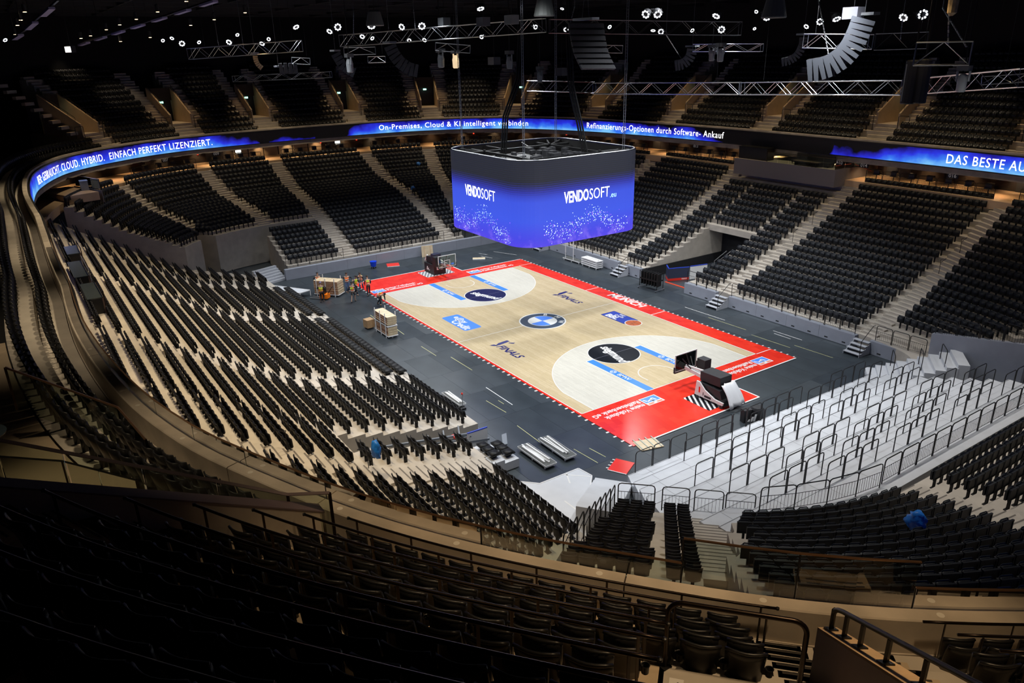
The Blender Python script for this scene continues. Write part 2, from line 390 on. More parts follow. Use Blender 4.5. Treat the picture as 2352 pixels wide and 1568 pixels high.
# far left corner: wide steps and the rows beside them
LS = [(-24.3, -15.4), (-28.6, -29.5)]
lcr = [(np.array([straight((np.interp(ly(k), [13.3, 30], [-22.4, -27.2]), -ly(k)-.0), (-19.4-AW, -ly(k)), 5)])[0], inv(SL, ly(k))) for k in range(1, 21)]
terrace('terrace_floor', lcr); put_seats('shell_seat', 'far left', lcr, 0, 19, .7); LEFT['farleft'] = lcr
aisle('aisle_stairs', ae(lcr, -1), ae(LEFT['far'], 0)[1:])
wide = [(r[0][0]+np.array([-1.9, -.5]), r[1]) for r in lcr]
aisle('aisle_stairs', wide, ae(lcr, 0))
# ------------------------------------------------------------------ near end: standing terrace, walkway, seat blocks
TER = []
for k in range(10):
    x = 20.9+.92*k; TER.append((straight((x, max(-10.3-.5*k, -12.6)), (x, 9.6-.0*k), 9), .42+.285*k))
ts_ = MB()
for P_, z_ in TER:
    ts_.add([(P_[0][0]+.03, P_[0][1], z_+.004), (P_[-1][0]+.03, P_[-1][1], z_+.004), (P_[-1][0]+.06, P_[-1][1], z_+.004), (P_[0][0]+.06, P_[0][1], z_+.004)], [(0, 3, 2, 1)])
    for y_ in np.arange(P_[0][1]+1.1, 9.5, 2.0): ts_.add([(P_[0][0]+.05, y_, z_+.004), (P_[0][0]+.9, y_, z_+.004), (P_[0][0]+.9, y_+.015, z_+.004), (P_[0][0]+.05, y_+.015, z_+.004)], [(0, 1, 2, 3)])
stuff(ts_.build('deck_joint', mat('joint_grey', (.16, .17, .18), .7), fl))
tr = terrace('terrace_floor', TER[:10]+[(straight((30.9, -8), (30.9, 9.6), 9), 2.99)], -.04, DECKW)
base = np.array([(27.3, -13.6), (28.4, -12.7), (29.3, -11.3), (29.95, -10), (30.5, -8.8), (30.78, -7.3), (30.95, -6), (31, -4), (31, 0), (31, 4), (31, 8), (30.9, 10.5), (30.4, 13), (29.6, 15.2), (28.6, 17)], float)
def densify(P, st=.4):
    out = []
    for a, b in zip(P[:-1], P[1:]):
        n = max(1, int(np.linalg.norm(b-a)/st)); out += [a+(b-a)*i/n for i in range(n)]
    P = np.array(out+[P[-1]])
    for _ in range(12): P[1:-1] = P[1:-1]*.5+(P[:-2]+P[2:])*.25
    return P
base = densify(base)
tg = np.gradient(base, axis=0); tg /= np.linalg.norm(tg, axis=1)[:, None]; nb = np.stack([tg[:, 1], -tg[:, 0]], 1)
for _ in range(25): nb[1:-1] = nb[1:-1]*.5+(nb[:-2]+nb[2:])*.25
nb /= np.linalg.norm(nb, axis=1)[:, None]
def nz(k): return 3.0+.36*k if k <= 7 else 5.52+.42*(k-7)
def near_rows(fa, fb, n=14, N=15):
    out = []
    for k in range(n):
        C = base+nb*(.15+.82*k); seg = np.concatenate([[0], np.cumsum(np.linalg.norm(np.diff(C, axis=0), axis=1))])
        def cut(f):
            lim = f(k)   # point on a radial line; take nearest curve parameter
            i = np.argmin(np.linalg.norm(C-lim, axis=1)); return seg[i]
        s0, s1 = cut(fa), cut(fb); ss = np.linspace(s0, s1, N)
        out.append((np.stack([np.interp(ss, seg, C[:, 0]), np.interp(ss, seg, C[:, 1])], 1), nz(k)))
    return out
stepL = lambda k: np.array([28.75, -12.55])+np.array([.66, -.75])*.86*k
a2l = lambda k: np.array([31.0, -5.95])+np.array([.86, -.5])*.86*k
a2r = lambda k: np.array([31.15, -4.55])+np.array([.88, -.47])*.86*k
endr = lambda k: np.array([30.0, 14.2])+np.array([.78, .62])*.86*k
NEAR = {'big': near_rows(stepL, a2l), 'end': near_rows(a2r, endr, N=25)}
for nm in NEAR: terrace('terrace_floor', NEAR[nm], 0)
put_seats('pad_seat', 'near big', NEAR['big'], 0, 13, .62); put_seats('pad_seat', 'near end', NEAR['end'], 0, 13, .62)
aisle('aisle_stairs', ae(NEAR['big'], -1), ae(NEAR['end'], 0))
# diagonal block of curved seats between two railings, and the wide stair beside it
dv = np.array([1, 1])/math.sqrt(2); dn = np.array([.70, -.714]); dn /= np.linalg.norm(dn)
def diag(u0, u1, n=13):
    out = []
    for k in range(n):
        o = np.array([25.5, -13.1])+dn*.82*k; w_ = .12*k
        out.append((straight(o+dv*(u0-(w_ if u0 < -1 else 0)), o+dv*u1, 3), 2.0+.33*k if k < 9 else 4.64+.4*(k-8)))
    return out
NEAR['three'] = diag(-1.45, .05); NEAR['two'] = diag(.28, 1.3)
full = diag(-1.55, 1.36)
terrace('terrace_floor', full)
put_seats('shell_seat', 'diagonal three', NEAR['three'], 0, 11, .62, .5, 0.); put_seats('shell_seat', 'diagonal two', NEAR['two'], 0, 11, .62, .5, 0.)
# ================================================================== UPPER TIER: parapet ring, LED ribbon, upper stand, concourse, hall shell
PZ = 11.6
SPHI = [(-180, .955), (-168, .948), (-150, .962), (-140, .995), (-128, 1.006), (-110, 1.0), (-95, .992), (-84, .994), (-66, 1.0), (-58, 1.016), (-53, 1.024), (-48.5, 1.03), (-45, 1.03), (-42, 1.024), (-40, 1.022), (-37, 1.0155), (-33.5, 1.007), (-30, 1.003), (-26.7, .998), (-10, .985), (10, .98), (40, .98), (60, .982), (78, .975), (104, .985), (128, .965), (144, .962), (160, .951), (180, .955)]
def par_pt(deg):
    c, s = math.cos(R_(deg)), math.sin(R_(deg)); r = 1/(abs(c/46.5)**3.2+abs(s/30.8)**3.2)**(1/3.2)
    r *= float(np.interp(deg, [t[0] for t in SPHI], [t[1] for t in SPHI])); return np.array([CX+c*r, s*r])
_dg = np.concatenate([np.linspace(-180, 180, 721)])
PC = np.array([par_pt(d) for d in _dg])
for _ in range(6): PC[1:-1] = PC[1:-1]*.5+(PC[:-2]+PC[2:])*.25
PS = np.concatenate([[0], np.cumsum(np.linalg.norm(np.diff(PC, axis=0), axis=1))]); PL = PS[-1]
PT = np.gradient(PC, axis=0); PT /= np.linalg.norm(PT, axis=1)[:, None]; PN = np.stack([PT[:, 1], -PT[:, 0]], 1)
for _ in range(30): PN[1:-1] = PN[1:-1]*.5+(PN[:-2]+PN[2:])*.25
PN /= np.linalg.norm(PN, axis=1)[:, None]
def pq(s, d=0.):
    """point at arc length s along the parapet, d metres outward"""
    s = np.asarray(s, float) % PL
    c = np.stack([np.interp(s, PS, PC[:, i]) for i in (0, 1)], -1); n = np.stack([np.interp(s, PS, PN[:, i]) for i in (0, 1)], -1)
    return c+n*np.asarray(d)[..., None]
def s_of(x, y):
    return float(PS[np.argmin(np.hypot(PC[:, 0]-x, PC[:, 1]-y))])
def s_near(x, y):
    """arc length whose outward ray passes nearest to the point"""
    best = None
    for d in np.arange(0, 8, .25):
        Q = PC+PN*d; i = np.argmin(np.hypot(Q[:, 0]-x, Q[:, 1]-y)); e = math.hypot(Q[i, 0]-x, Q[i, 1]-y)
        if best is None or e < best[0]: best = (e, PS[i])
    return float(best[1])
def ring_mb(prof, s0, s1, step=1.2, closed=False):
    """sweep a profile [(d, z)] (closed polygon) along the parapet from s0 to s1"""
    n = max(2, int((s1-s0)/step)+1); ss = np.linspace(s0, s1, n); m_ = len(prof); mb = MB(); V = []
    for s in ss:
        for d, z in prof:
            q = pq(s, d); V.append((q[0], q[1], z))
    F = [(i*m_+j, i*m_+(j+1) % m_, (i+1)*m_+(j+1) % m_, (i+1)*m_+j) for i in range(n-1) for j in range(m_)]
    F += [tuple(range(m_))[::-1], tuple((n-1)*m_+j for j in range(m_))]
    return mb.add(V, F)
# parapet in cast segments with open joints
PJ = []
joint_px = [s_of(36.47, -24.96), s_of(31.45, -28.2)]
par = None
edges = sorted([PL*i/30 for i in range(31)]+joint_px); edges = [e for i, e in enumerate(edges) if i == 0 or e-edges[i-1] > .4 or e in joint_px]
root_par = struct(ring_mb([(.01, 9.55), (.30, 9.55), (.30, 11.0), (.01, 11.0)], 0, PL).build('wall_parapet_core', CONC2))
for a, b in zip(edges[:-1], edges[1:]):
    o = struct(ring_mb([(0, 10.0), (.27, 10.0), (.27, PZ-.02), (.25, PZ), (.02, PZ), (0, PZ-.02)], a+.012, b-.012, .6).build('parapet_panel', CONC2, root_par))
# round anchor plugs cast in the parapet top
pl = MB()
for s in np.arange(s_of(20, -30.6), s_of(42, -16), 2.45):
    q = pq(s, .13); pl.disc((q[0], q[1], PZ-.001), .055, .004, 16)
stuff(pl.build('anchor_plug', mat('plug_cement', (.66, .62, .55), .7), root_par))
# LED ribbon on the court side: screen strip with a dark frame
def ribbon_mat():
    M = bpy.data.materials.new('led_ribbon'); M.use_nodes = True; nt = M.node_tree; b = nt.nodes['Principled BSDF']; L = nt.links
    b.inputs['Base Color'].default_value = (.004, .004, .006, 1); b.inputs['Roughness'].default_value = .5
    at = nt.nodes.new('ShaderNodeAttribute'); at.attribute_name = 'lit'; uv = nt.nodes.new('ShaderNodeUVMap'); uv.uv_map = 'UVMap'
    sp = nt.nodes.new('ShaderNodeSeparateXYZ'); L.new(uv.outputs[0], sp.inputs[0])
    n = nt.nodes.new('ShaderNodeTexNoise'); n.inputs['Scale'].default_value = .42; n.inputs['Detail'].default_value = 4
    mp = nt.nodes.new('ShaderNodeMapping'); mp.inputs['Scale'].default_value = (1, 1.6, 1); L.new(uv.outputs[0], mp.inputs[0]); L.new(mp.outputs[0], n.inputs['Vector'])
    # cloud = lit + noise - height
    a1 = nt.nodes.new('ShaderNodeMath'); a1.operation = 'MULTIPLY_ADD'; L.new(n.outputs['Fac'], a1.inputs[0]); a1.inputs[1].default_value = 1.5; L.new(at.outputs['Fac'], a1.inputs[2])
    a2 = nt.nodes.new('ShaderNodeMath'); a2.operation = 'MULTIPLY_ADD'; L.new(sp.outputs['Y'], a2.inputs[0]); a2.inputs[1].default_value = -.85; L.new(a1.outputs[0], a2.inputs[2])
    rp = nt.nodes.new('ShaderNodeValToRGB'); e = rp.color_ramp.elements
    e[0].position = .78; e[0].color = (0, 0, 0, 1); e[1].position = .98; e[1].color = (.012, .010, .34, 1)
    for p_, c in ((1.0, (.012, .010, .34, 1)),): pass
    a3 = nt.nodes.new('ShaderNodeMath'); a3.operation = 'MULTIPLY'; L.new(a2.outputs[0], a3.inputs[0]); a3.inputs[1].default_value = .5
    e[0].position = .36; e[1].position = .46
    x = rp.color_ramp.elements.new(.60); x.color = (.02, .035, .75, 1)
    x = rp.color_ramp.elements.new(.74); x.color = (.04, .20, .88, 1)
    x = rp.color_ramp.elements.new(.90); x.color = (.20, .55, .95, 1)
    L.new(a3.outputs[0], rp.inputs[0]); L.new(rp.outputs[0], b.inputs['Emission Color']); b.inputs['Emission Strength'].default_value = 1.0
    return M
RB = ribbon_mat()
S_RIB = dict(a0=s_of(-26.2, -29.7), a1=s_of(-44.6, -12), a2=s_of(-46, -7), b0=s_of(-45.6, 2.6), b1=s_of(-30, 27), c1=s_of(-11, 30.2), c2=s_of(-8.5, 30.4), d0=s_of(2.0, 29.8), d1=s_of(8.5, 29.9))
# arc length runs from -x through -y, +x, +y; the far end wraps at 0
def lit_at(s):
    s = s % PL
    kn = sorted([(S_RIB['a0']+6, 1.0), (S_RIB['a0'], 1.0), (S_RIB['a1'], .95), (S_RIB['a2'], .25), (S_RIB['a2']-1.3, -1), (S_RIB['b0'], -1), (S_RIB['b0']-2, .6), (S_RIB['b0']-5, .95), (S_RIB['b1'], 1.05), (S_RIB['c1']+3, .8), (S_RIB['c1'], .35), (S_RIB['c2'], -.2), (S_RIB['c2']-1.5, -1), (S_RIB['d0'], -1), (S_RIB['d0']-.7, .3), (S_RIB['d1']+1.5, .42), (S_RIB['d1'], .85), (S_RIB['d1']-6, 1.05)])
    return float(np.interp(s, [k[0] for k in kn], [k[1] for k in kn], left=.2, right=-.2))
rib = empty('led_ribbon_board', (-44.2, -12.3, 9.9)); tag(rib, 'long curved blue LED ribbon board with white lettering along the upper balcony front', 'screen')
def inv_parent(o, par_):
    o.parent = par_; o.matrix_parent_inverse = par_.matrix_world.inverted() if False else Matrix.Translation(-Vector(par_.location)) if par_.rotation_euler.z == 0 else par_.matrix_basis.inverted()
    return o
n_ = int(PL/.5); ss = np.linspace(0, PL, n_); V = []; UVL = []; LITV = []
for s in ss:
    q = pq(s, -.10)
    for z in (10.08, 11.32): V.append((q[0], q[1], z)); UVL.append((s, (z-10.08)/1.24)); LITV.append(lit_at(s))
me = bpy.data.meshes.new('led_screen'); me.from_pydata(V, [], [(2*i, 2*i+2, 2*i+3, 2*i+1) for i in range(n_-1)])
uvl = me.uv_layers.new(name='UVMap')
for lp in me.loops: uvl.data[lp.index].uv = UVL[lp.vertex_index]
at = me.attributes.new('lit', 'FLOAT', 'POINT'); at.data.foreach_set('value', LITV); me.materials.append(RB)
o = bpy.data.objects.new('led_screen', me); COL.objects.link(o); inv_parent(o, rib)
o = ring_mb([(-.02, 10.0), (-.02, 11.42), (-.14, 11.42), (-.14, 11.33), (-.085, 11.33), (-.085, 10.07), (-.14, 10.07), (-.14, 10.0)], 0, PL).build('screen_frame', mat('frame_black', (.01, .01, .012), .5)); inv_parent(o, rib)
LEDW = mat('led_white', (1, 1, 1), .5, emit=2.2)
def curve_text(body, s_start, s_end, zc, size, parent, d=-.115, mat_=None, bold=.0, name='lettering'):
    """lettering wrapped on the ribbon; it reads towards smaller arc length (clockwise seen from above)"""
    me = text_mesh(body, size, bold, align='LEFT', spacing=1.12); co = np.array([v.co[:] for v in me.vertices]); x0, x1 = co[:, 0].min(), co[:, 0].max()
    u = (co[:, 0]-x0)/(x1-x0); s = s_start+(s_end-s_start)*u; q = pq(s, d)
    new = np.stack([q[:, 0], q[:, 1], zc+co[:, 1]], 1); me.vertices.foreach_set('co', new.ravel()); me.materials.clear(); me.materials.append(mat_ or LEDW); me.update()
    o = bpy.data.objects.new(name, me); COL.objects.link(o); inv_parent(o, parent); return o
curve_text('BER: GEBRAUCHT. CLOUD. HYBRID.  EINFACH PERFEKT LIZENZIERT.', S_RIB['a0']+.6, s_of(-44.5, -12.1), 10.66, .92, rib)
curve_text('On-Premises, Cloud & KI intelligent verbinden', PL-.01 if False else s_of(-45.0, 8.2), s_of(-36.2, 24.4), 10.72, .88, rib)
curve_text('Refinanzierungs-Optionen durch Software- Ankauf', s_of(-28.5, 27.5), s_of(-9.6, 30.3), 10.74, .92, rib)
curve_text('DAS BESTE AUS', s_of(12.9, 29.9), s_of(19.2, 29.2), 10.66, 1.0, rib)
# glass balustrade with a brass rail on the parapet
gl = empty('glass_balustrade', (35, -26.2, PZ)); tag(gl, 'low glass balustrade with a thin brass rail on the near concrete parapet', 'balustrade')
gs0, gs1 = s_of(5, -30.6), s_of(43, -14)
gse = sorted([s_of(31.45, -28.2), s_of(34.6, -26.4), s_of(37.0, -24.45), s_of(38.15, -23.3), s_of(39.35, -22.1)]+list(np.arange(gs0, s_of(30.6, -28.4), 1.9))+[gs1])
for a, b in zip(gse[:-1], gse[1:]):
    hi = s_of(37.0, -24.45)-.1 < a < s_of(39.3, -22.1)-.2
    hgt = .78 if hi else .33
    g = ring_mb([(-.035, PZ-.55), (-.02, PZ-.55), (-.02, PZ+hgt), (-.035, PZ+hgt)], a+.015, b-.015, .7).build('glass_panel', GLASS, None, False); inv_parent(g, gl)
    g = ring_mb([(-.045, PZ+hgt), (-.01, PZ+hgt), (-.01, PZ+hgt+.022), (-.045, PZ+hgt+.022)], a, b, .7).build('top_rail', BRASS); inv_parent(g, gl)
    q = pq(a, -.03); g = MB().box((q[0], q[1], PZ+hgt/2-.25), (.02, .02, hgt+.5)).build('glass_joint', BLACKM); inv_parent(g, gl)
# ------------------------------------------------------------------ upper stand
VOM = [(-43.5, -24.7), (-49.3, -14.7), (-50.8, -5.3), (-51, 6.1), (-48.9, 17.2), (-41.6, 26.6), (-30.2, 31.8), (-18.4, 33.7), (-6, 33.8), (5.9, 33.7), (18.3, 32.6), (28.5, 29.5)]
VS = [s_near(*v) for v in VOM]
S_NV = s_near(39.4, -25.8)            # vomitory beside the camera
D0, PD, Z0, RZ = .32, .85, 11.0, .55
def uz(k): return Z0+RZ*k
UP_S = []                              # (s0, s1, label) sections between vomitories, arc length increasing
vs_sorted = sorted(VS); NVK = 3; VW = .95; AIS = 1.05
zones = []
allv = sorted(VS+[S_NV])
sec = []
lows = allv; 
for i, a in enumerate(lows):
    b = lows[(i+1) % len(lows)]; b = b+PL if b < a else b
    sec.append((a, b))
S_LB, S_LE = s_of(32.4, -27.6), s_of(24.8, -30.2)    # near left landing: wall and far glass
upper = struct(MB().box((0, -70, 5), (.1, .1, .1)).build('terrace_floor_upper', CONC))
def uter(s0, s1, k0, k1, zb, step=1.0):
    n = max(2, int((s1-s0)/step)+1); ss = np.linspace(s0, s1, n)
    rows = [(pq(ss, D0+PD*k), uz(k)) for k in range(k0, k1+1)]
    o = terrace('terrace_floor', rows, zb); return rows
UPMAX = 13
UROWS = {}
def cut(a, b):
    """rows of an upper section between arc lengths a and b"""
    near = (a < S_NV+30 and b > S_LE-30)
    return near
for si, (a, b) in enumerate(sec):
    near = s_of(24, -30) <= (a % PL) <= S_NV+.5 or (a % PL) < S_NV <= b
    K = UPMAX
    if abs(b-S_NV) < .01:     # long section on the left, ends at the near vomitory
        # left side: first part up to the landing, then the block before the camera
        UROWS['left side'] = uter(a+VW, 97.2, 0, 2, 9.6, .6); put_seats('balcony_seat', 'upper left', UROWS['left side'], 0, 2, .6)
        UROWS['camera'] = None
        mb = MB()
        continue
    lo = 0 if not abs(a-S_NV) < .01 else 0
    uter(a+VW, b-VW, 0, K, 9.6, .8 if abs(a-S_NV) < .01 else 1.4)
    kk = 5 if abs(a-S_NV) < .01 else K
    rows = [(pq(np.linspace(a+1.15, b-1.15, 14), D0+PD*k), uz(k)) for k in range(0, 4)]
    put_seats('balcony_seat', 'upper', rows, 0, 3, .6)
    rows = [(pq(np.linspace(a+VW+AIS, b-VW-AIS, 14), D0+PD*k), uz(k)) for k in range(0, kk+1)]
    put_seats('balcony_seat', 'upper', rows, 3, kk, .6)
# stairs beside and below each vomitory
def up_aisle(s0, s1, k0, k1):
    ra = [(pq(s0, D0+PD*k), uz(k)) for k in range(k0, k1+1)]; rb = [(pq(s1, D0+PD*k), uz(k)) for k in range(k0, k1+1)]
    mb = MB()
    for k in range(len(ra)-1):
        a0, b0, a1, b1 = ra[k][0], rb[k][0], ra[k+1][0], rb[k+1][0]; am, bm = (a0+a1)/2, (b0+b1)/2; z = ra[k][1]
        mb.hexa([(*am, z-.02), (*bm, z-.02), (*b1, z-.02), (*a1, z-.02), (*am, z+RZ/2), (*bm, z+RZ/2), (*b1, z+RZ/2), (*a1, z+RZ/2)])
    struct(mb.build('aisle_stairs', CONC, None))
DOORM = mat('door_black', (.012, .012, .014), .5); EXITG = mat('exit_sign_green', (.3, .9, .6), .5, emit=2.0, ecol=(.45, 1, .75))
def vom(s, n_back=8, far=True, left_wall=True, right_wall=True):
    zf = uz(NVK); dF = D0+PD*NVK; dB = D0+PD*n_back; sl = RZ/PD
    P = lambda ds, d, z: (*pq(s+ds, d), z)
    mb = MB()      # floor and front stairs
    for k in range(NVK):
        for h in (0, 1):
            d0 = D0+PD*k+PD/2*h; mb.hexa([P(-VW, d0, 9.6), P(VW, d0, 9.6), P(VW, d0+PD/2+.01, 9.6), P(-VW, d0+PD/2+.01, 9.6), P(-VW, d0, uz(k)+RZ/2*h), P(VW, d0, uz(k)+RZ/2*h), P(VW, d0+PD/2+.01, uz(k)+RZ/2*h), P(-VW, d0+PD/2+.01, uz(k)+RZ/2*h)])
    mb.hexa([P(-VW, dF, 9.6), P(VW, dF, 9.6), P(VW, dB+2, 9.6), P(-VW, dB+2, 9.6), P(-VW, dF, zf), P(VW, dF, zf), P(VW, dB+2, zf), P(-VW, dB+2, zf)])
    struct(mb.build('floor_vomitory', CONC))
    for sg in (-1, 1):
        if (sg < 0 and not right_wall) or (sg > 0 and not left_wall): continue
        w = MB(); a, b = sg*(VW-.02), sg*(VW+.13)
        pr = [(dF-.05, zf-.1), (dB, zf-.1), (dB, zf+(dB-dF)*sl+.95), (dF+.35, zf+1.2), (dF-.05, zf+.95)]
        n = len(pr); w.add([P(a, d, z) for d, z in pr]+[P(b, d, z) for d, z in pr], [tuple(range(n)), tuple(range(n, 2*n))[::-1]]+[(i, n+i, n+(i+1) % n, (i+1) % n) for i in range(n)])
        ow = struct(w.build('wall_vomitory', TANPLY))
        ra = [P(sg*(VW+.05), d, zf+(d-dF)*sl+1.25) for d in (dF+.5, dB-.2)]; rm = MB().tube(ra, .022, 6)
        for t in np.linspace(0, 1, 6):
            p = Vector(ra[0]).lerp(Vector(ra[1]), t); rm.tube([p, p-Vector((0, 0, .3))], .015, 5)
        struct(rm.build('wall_handrail', BLACKM, ow))
    if not far: return
    h = MB(); h.hexa([P(-VW, dB-.1, zf+2.25), P(VW, dB-.1, zf+2.25), P(VW, dB+.1, zf+2.25), P(-VW, dB+.1, zf+2.25), P(-VW, dB-.1, zf+3.6), P(VW, dB-.1, zf+3.6), P(VW, dB+.1, zf+3.6), P(-VW, dB+.1, zf+3.6)])
    struct(h.build('wall_vomitory_head', DARKW))
    d = MB(); d.hexa([P(-VW, dB+.3, zf), P(VW, dB+.3, zf), P(VW, dB+.36, zf), P(-VW, dB+.36, zf), P(-VW, dB+.3, zf+2.3), P(VW, dB+.3, zf+2.3), P(VW, dB+.36, zf+2.3), P(-VW, dB+.36, zf+2.3)])
    od = struct(d.build('door', DOORM)); h = MB(); q = P(.5, dB+.26, zf+1.05); h.box(q, (.05, .05, .14)); struct(h.build('door_handle', STEEL, od))
    q = P(0, dB-.15, zf+2.08); e = MB().box((0, 0, 0), (.42, .05, .2)); t = pq(s+.5, dB)-pq(s-.5, dB)
    e = e.build('exit_sign', EXITG); e.location = q; e.rotation_euler = (0, 0, math.atan2(t[1], t[0])); return e, q
E_OBJ = []
for i, s in enumerate(VS):
    r = vom(s)
    for sg in (-1, 1):
        a, b = sorted((s+sg*(VW+.13), s+sg*(VW+AIS-.05))); up_aisle(a, b, NVK, UPMAX)
    if r: E_OBJ.append((r[0], i))
    # black guard hoops beside the stair
    zf = uz(NVK); dF = D0+PD*NVK-.35
    for sg in (-1, 1):
        mb = MB(); A = pq(s+sg*(VW+.2), dF); B = pq(s+sg*(VW+AIS+.1), dF)
        z = zf-RZ; mb.tube([(*A, z), (*A, z+1.25), (*(A+(B-A)*.06), z+1.33), (*(A+(B-A)*.94), z+1.33), (*B, z+1.25), (*B, z)], .028, 6)
        o = mb.build('guard_hoop', BLACKM)
        tag(o, 'black guard hoop on the %s side of the %s upper exit round the balcony' % ('near' if sg < 0 else 'other', ordn(i+1)), 'railing', 'guard hoops at the upper exits')
seatplace = ['far corner', 'far end']
for (e, i) in E_OBJ:
    tag(e, 'small green lit exit sign over the %s upper exit door counting along the far balcony' % ordn(i+1), 'sign', 'exit signs over the upper doors')
# ------------------------------------------------------------------ hall shell: back walls, ceiling, concourse
struct(ring_mb([(12.5, 9), (13.0, 9), (13.0, 27), (12.5, 27)], 0, PL, 3).build('wall_upper', mat('wall_black', (.008, .008, .009), .9)))
struct(MB().box((-1, 0, 25.2), (150, 110, .4)).build('ceiling', CEILB))
# slab under the upper stand
struct(ring_mb([(.02, 9.55), (11, 9.55), (11, 10.9), (.3, 10.9)], 0, PL, 2).build('ceiling_concourse', CEILB))
# concourse floor and its back wall
CONCF = mat('concourse_floor', (.58, .42, .28), .5, var=.08, scale=1)
struct(ring_mb([(-.3, 7.4), (5.4, 7.4), (5.4, 8.05), (-.3, 8.05)], 0, PL, 2).build('floor_concourse', CONCF))
CW = struct(ring_mb([(4.6, 8.05), (5.0, 8.05), (5.0, 9.6), (4.6, 9.6)], 0, PL, 2).build('wall_concourse', DARKW))
# ================================================================== COURT
def wood_mat(name, a, b, rough=.22):
    M = bpy.data.materials.new(name); M.use_nodes = True; nt = M.node_tree; bs = nt.nodes['Principled BSDF']; L = nt.links
    tc = nt.nodes.new('ShaderNodeTexCoord'); mp = nt.nodes.new('ShaderNodeMapping'); mp.inputs['Scale'].default_value = (.55, 11, 1); L.new(tc.outputs['Object'], mp.inputs[0])
    br = nt.nodes.new('ShaderNodeTexBrick'); br.inputs['Scale'].default_value = 1; br.inputs['Mortar Size'].default_value = .004; br.inputs['Brick Width'].default_value = .9; br.inputs['Row Height'].default_value = 1.0
    br.inputs['Color1'].default_value = (*a, 1); br.inputs['Color2'].default_value = (*b, 1); br.inputs['Mortar'].default_value = (*[c*.7 for c in a], 1)
    L.new(mp.outputs[0], br.inputs[0]); n = nt.nodes.new('ShaderNodeTexNoise'); n.inputs['Scale'].default_value = 3; L.new(mp.outputs[0], n.inputs['Vector'])
    mx = nt.nodes.new('ShaderNodeMix'); mx.data_type = 'RGBA'; mx.blend_type = 'MULTIPLY'; mx.inputs['Factor'].default_value = .22
    rp = nt.nodes.new('ShaderNodeValToRGB'); rp.color_ramp.elements[0].position = .35; rp.color_ramp.elements[0].color = (.55, .5, .45, 1); rp.color_ramp.elements[1].position = .65
    L.new(n.outputs['Fac'], rp.inputs[0]); L.new(br.outputs['Color'], mx.inputs['A']); L.new(rp.outputs[0], mx.inputs['B']); L.new(mx.outputs['Result'], bs.inputs['Base Color'])
    bs.inputs['Roughness'].default_value = rough; bs.inputs['Specular IOR Level'].default_value = .4; return M
MAPLE = wood_mat('maple', (.66, .535, .34), (.58, .46, .275)); MAPLEW = wood_mat('maple_whitened', (.70, .67, .58), (.64, .61, .53))
def redmat():
    M = bpy.data.materials.new('court_red'); M.use_nodes = True; nt = M.node_tree; bs = nt.nodes['Principled BSDF']; L = nt.links
    tc = nt.nodes.new('ShaderNodeTexCoord'); mp = nt.nodes.new('ShaderNodeMapping'); mp.inputs['Rotation'].default_value = (0, 0, R_(12)); mp.inputs['Scale'].default_value = (1.6, 1.9, 1); L.new(tc.outputs['Object'], mp.inputs[0])
    ck = nt.nodes.new('ShaderNodeTexBrick'); ck.offset = .5; ck.inputs['Mortar Size'].default_value = 0; ck.inputs['Scale'].default_value = 1; ck.inputs['Brick Width'].default_value = 1; ck.inputs['Row Height'].default_value = .8
    ck.inputs['Color1'].default_value = (.84, .045, .022, 1); ck.inputs['Color2'].default_value = (.70, .026, .014, 1); L.new(mp.outputs[0], ck.inputs[0]); L.new(ck.outputs['Color'], bs.inputs['Base Color'])
    bs.inputs['Roughness'].default_value = .22; return M
CRED = redmat(); CWHITE = mat('court_white', (.80, .80, .78), .3); CBLUE = mat('court_blue', srgb(70, 135, 235), .3); CNAVY = mat('court_navy', srgb(38, 42, 110), .3); CBLACK = mat('court_black', (.012, .014, .018), .25); CNAVYD = mat('court_navy_disc', srgb(30, 32, 78), .25)
CBLUE2 = mat('court_blue_credit', srgb(80, 140, 245), .3); CGREYBLUE = mat('roundel_grey', srgb(58, 72, 92), .3); CORANGE = mat('court_orange', srgb(190, 95, 50), .4)
court = empty('basketball_court', (0, 0, -.035)); tag(court, 'light maple basketball court with red borders, blue key bars and printed logos', 'court')
OFF = Vector((0, 0, .035))
def cpart(name, mb, m_, zt=0.): o = mb.build(name, m_, court); o.location = OFF; return o
def rect(mb, x0, x1, y0, y1, z): return mb.add([(x0, y0, z), (x1, y0, z), (x1, y1, z), (x0, y1, z)], [(0, 1, 2, 3)])
# wood field in laid panels (1.22 x 2.44), slightly open joints
fieldm = MB(); fieldm.box((0, 0, -.018), (28.3, 15.2, .033)); cpart('subfloor', fieldm, mat('subfloor_wood', (.42, .33, .2), .6))
pm = MB().box((0, 0, 0), (28/14-.004, 15/12-.004, .012)).mesh('court_panel', MAPLE)
for i in range(14):
    for j in range(12):
        o = bpy.data.objects.new('court_panel', pm); COL.objects.link(o); o.parent = court; o.location = OFF+Vector((-14+(i+.5)*2, -7.5+(j+.5)*1.25, -.006))
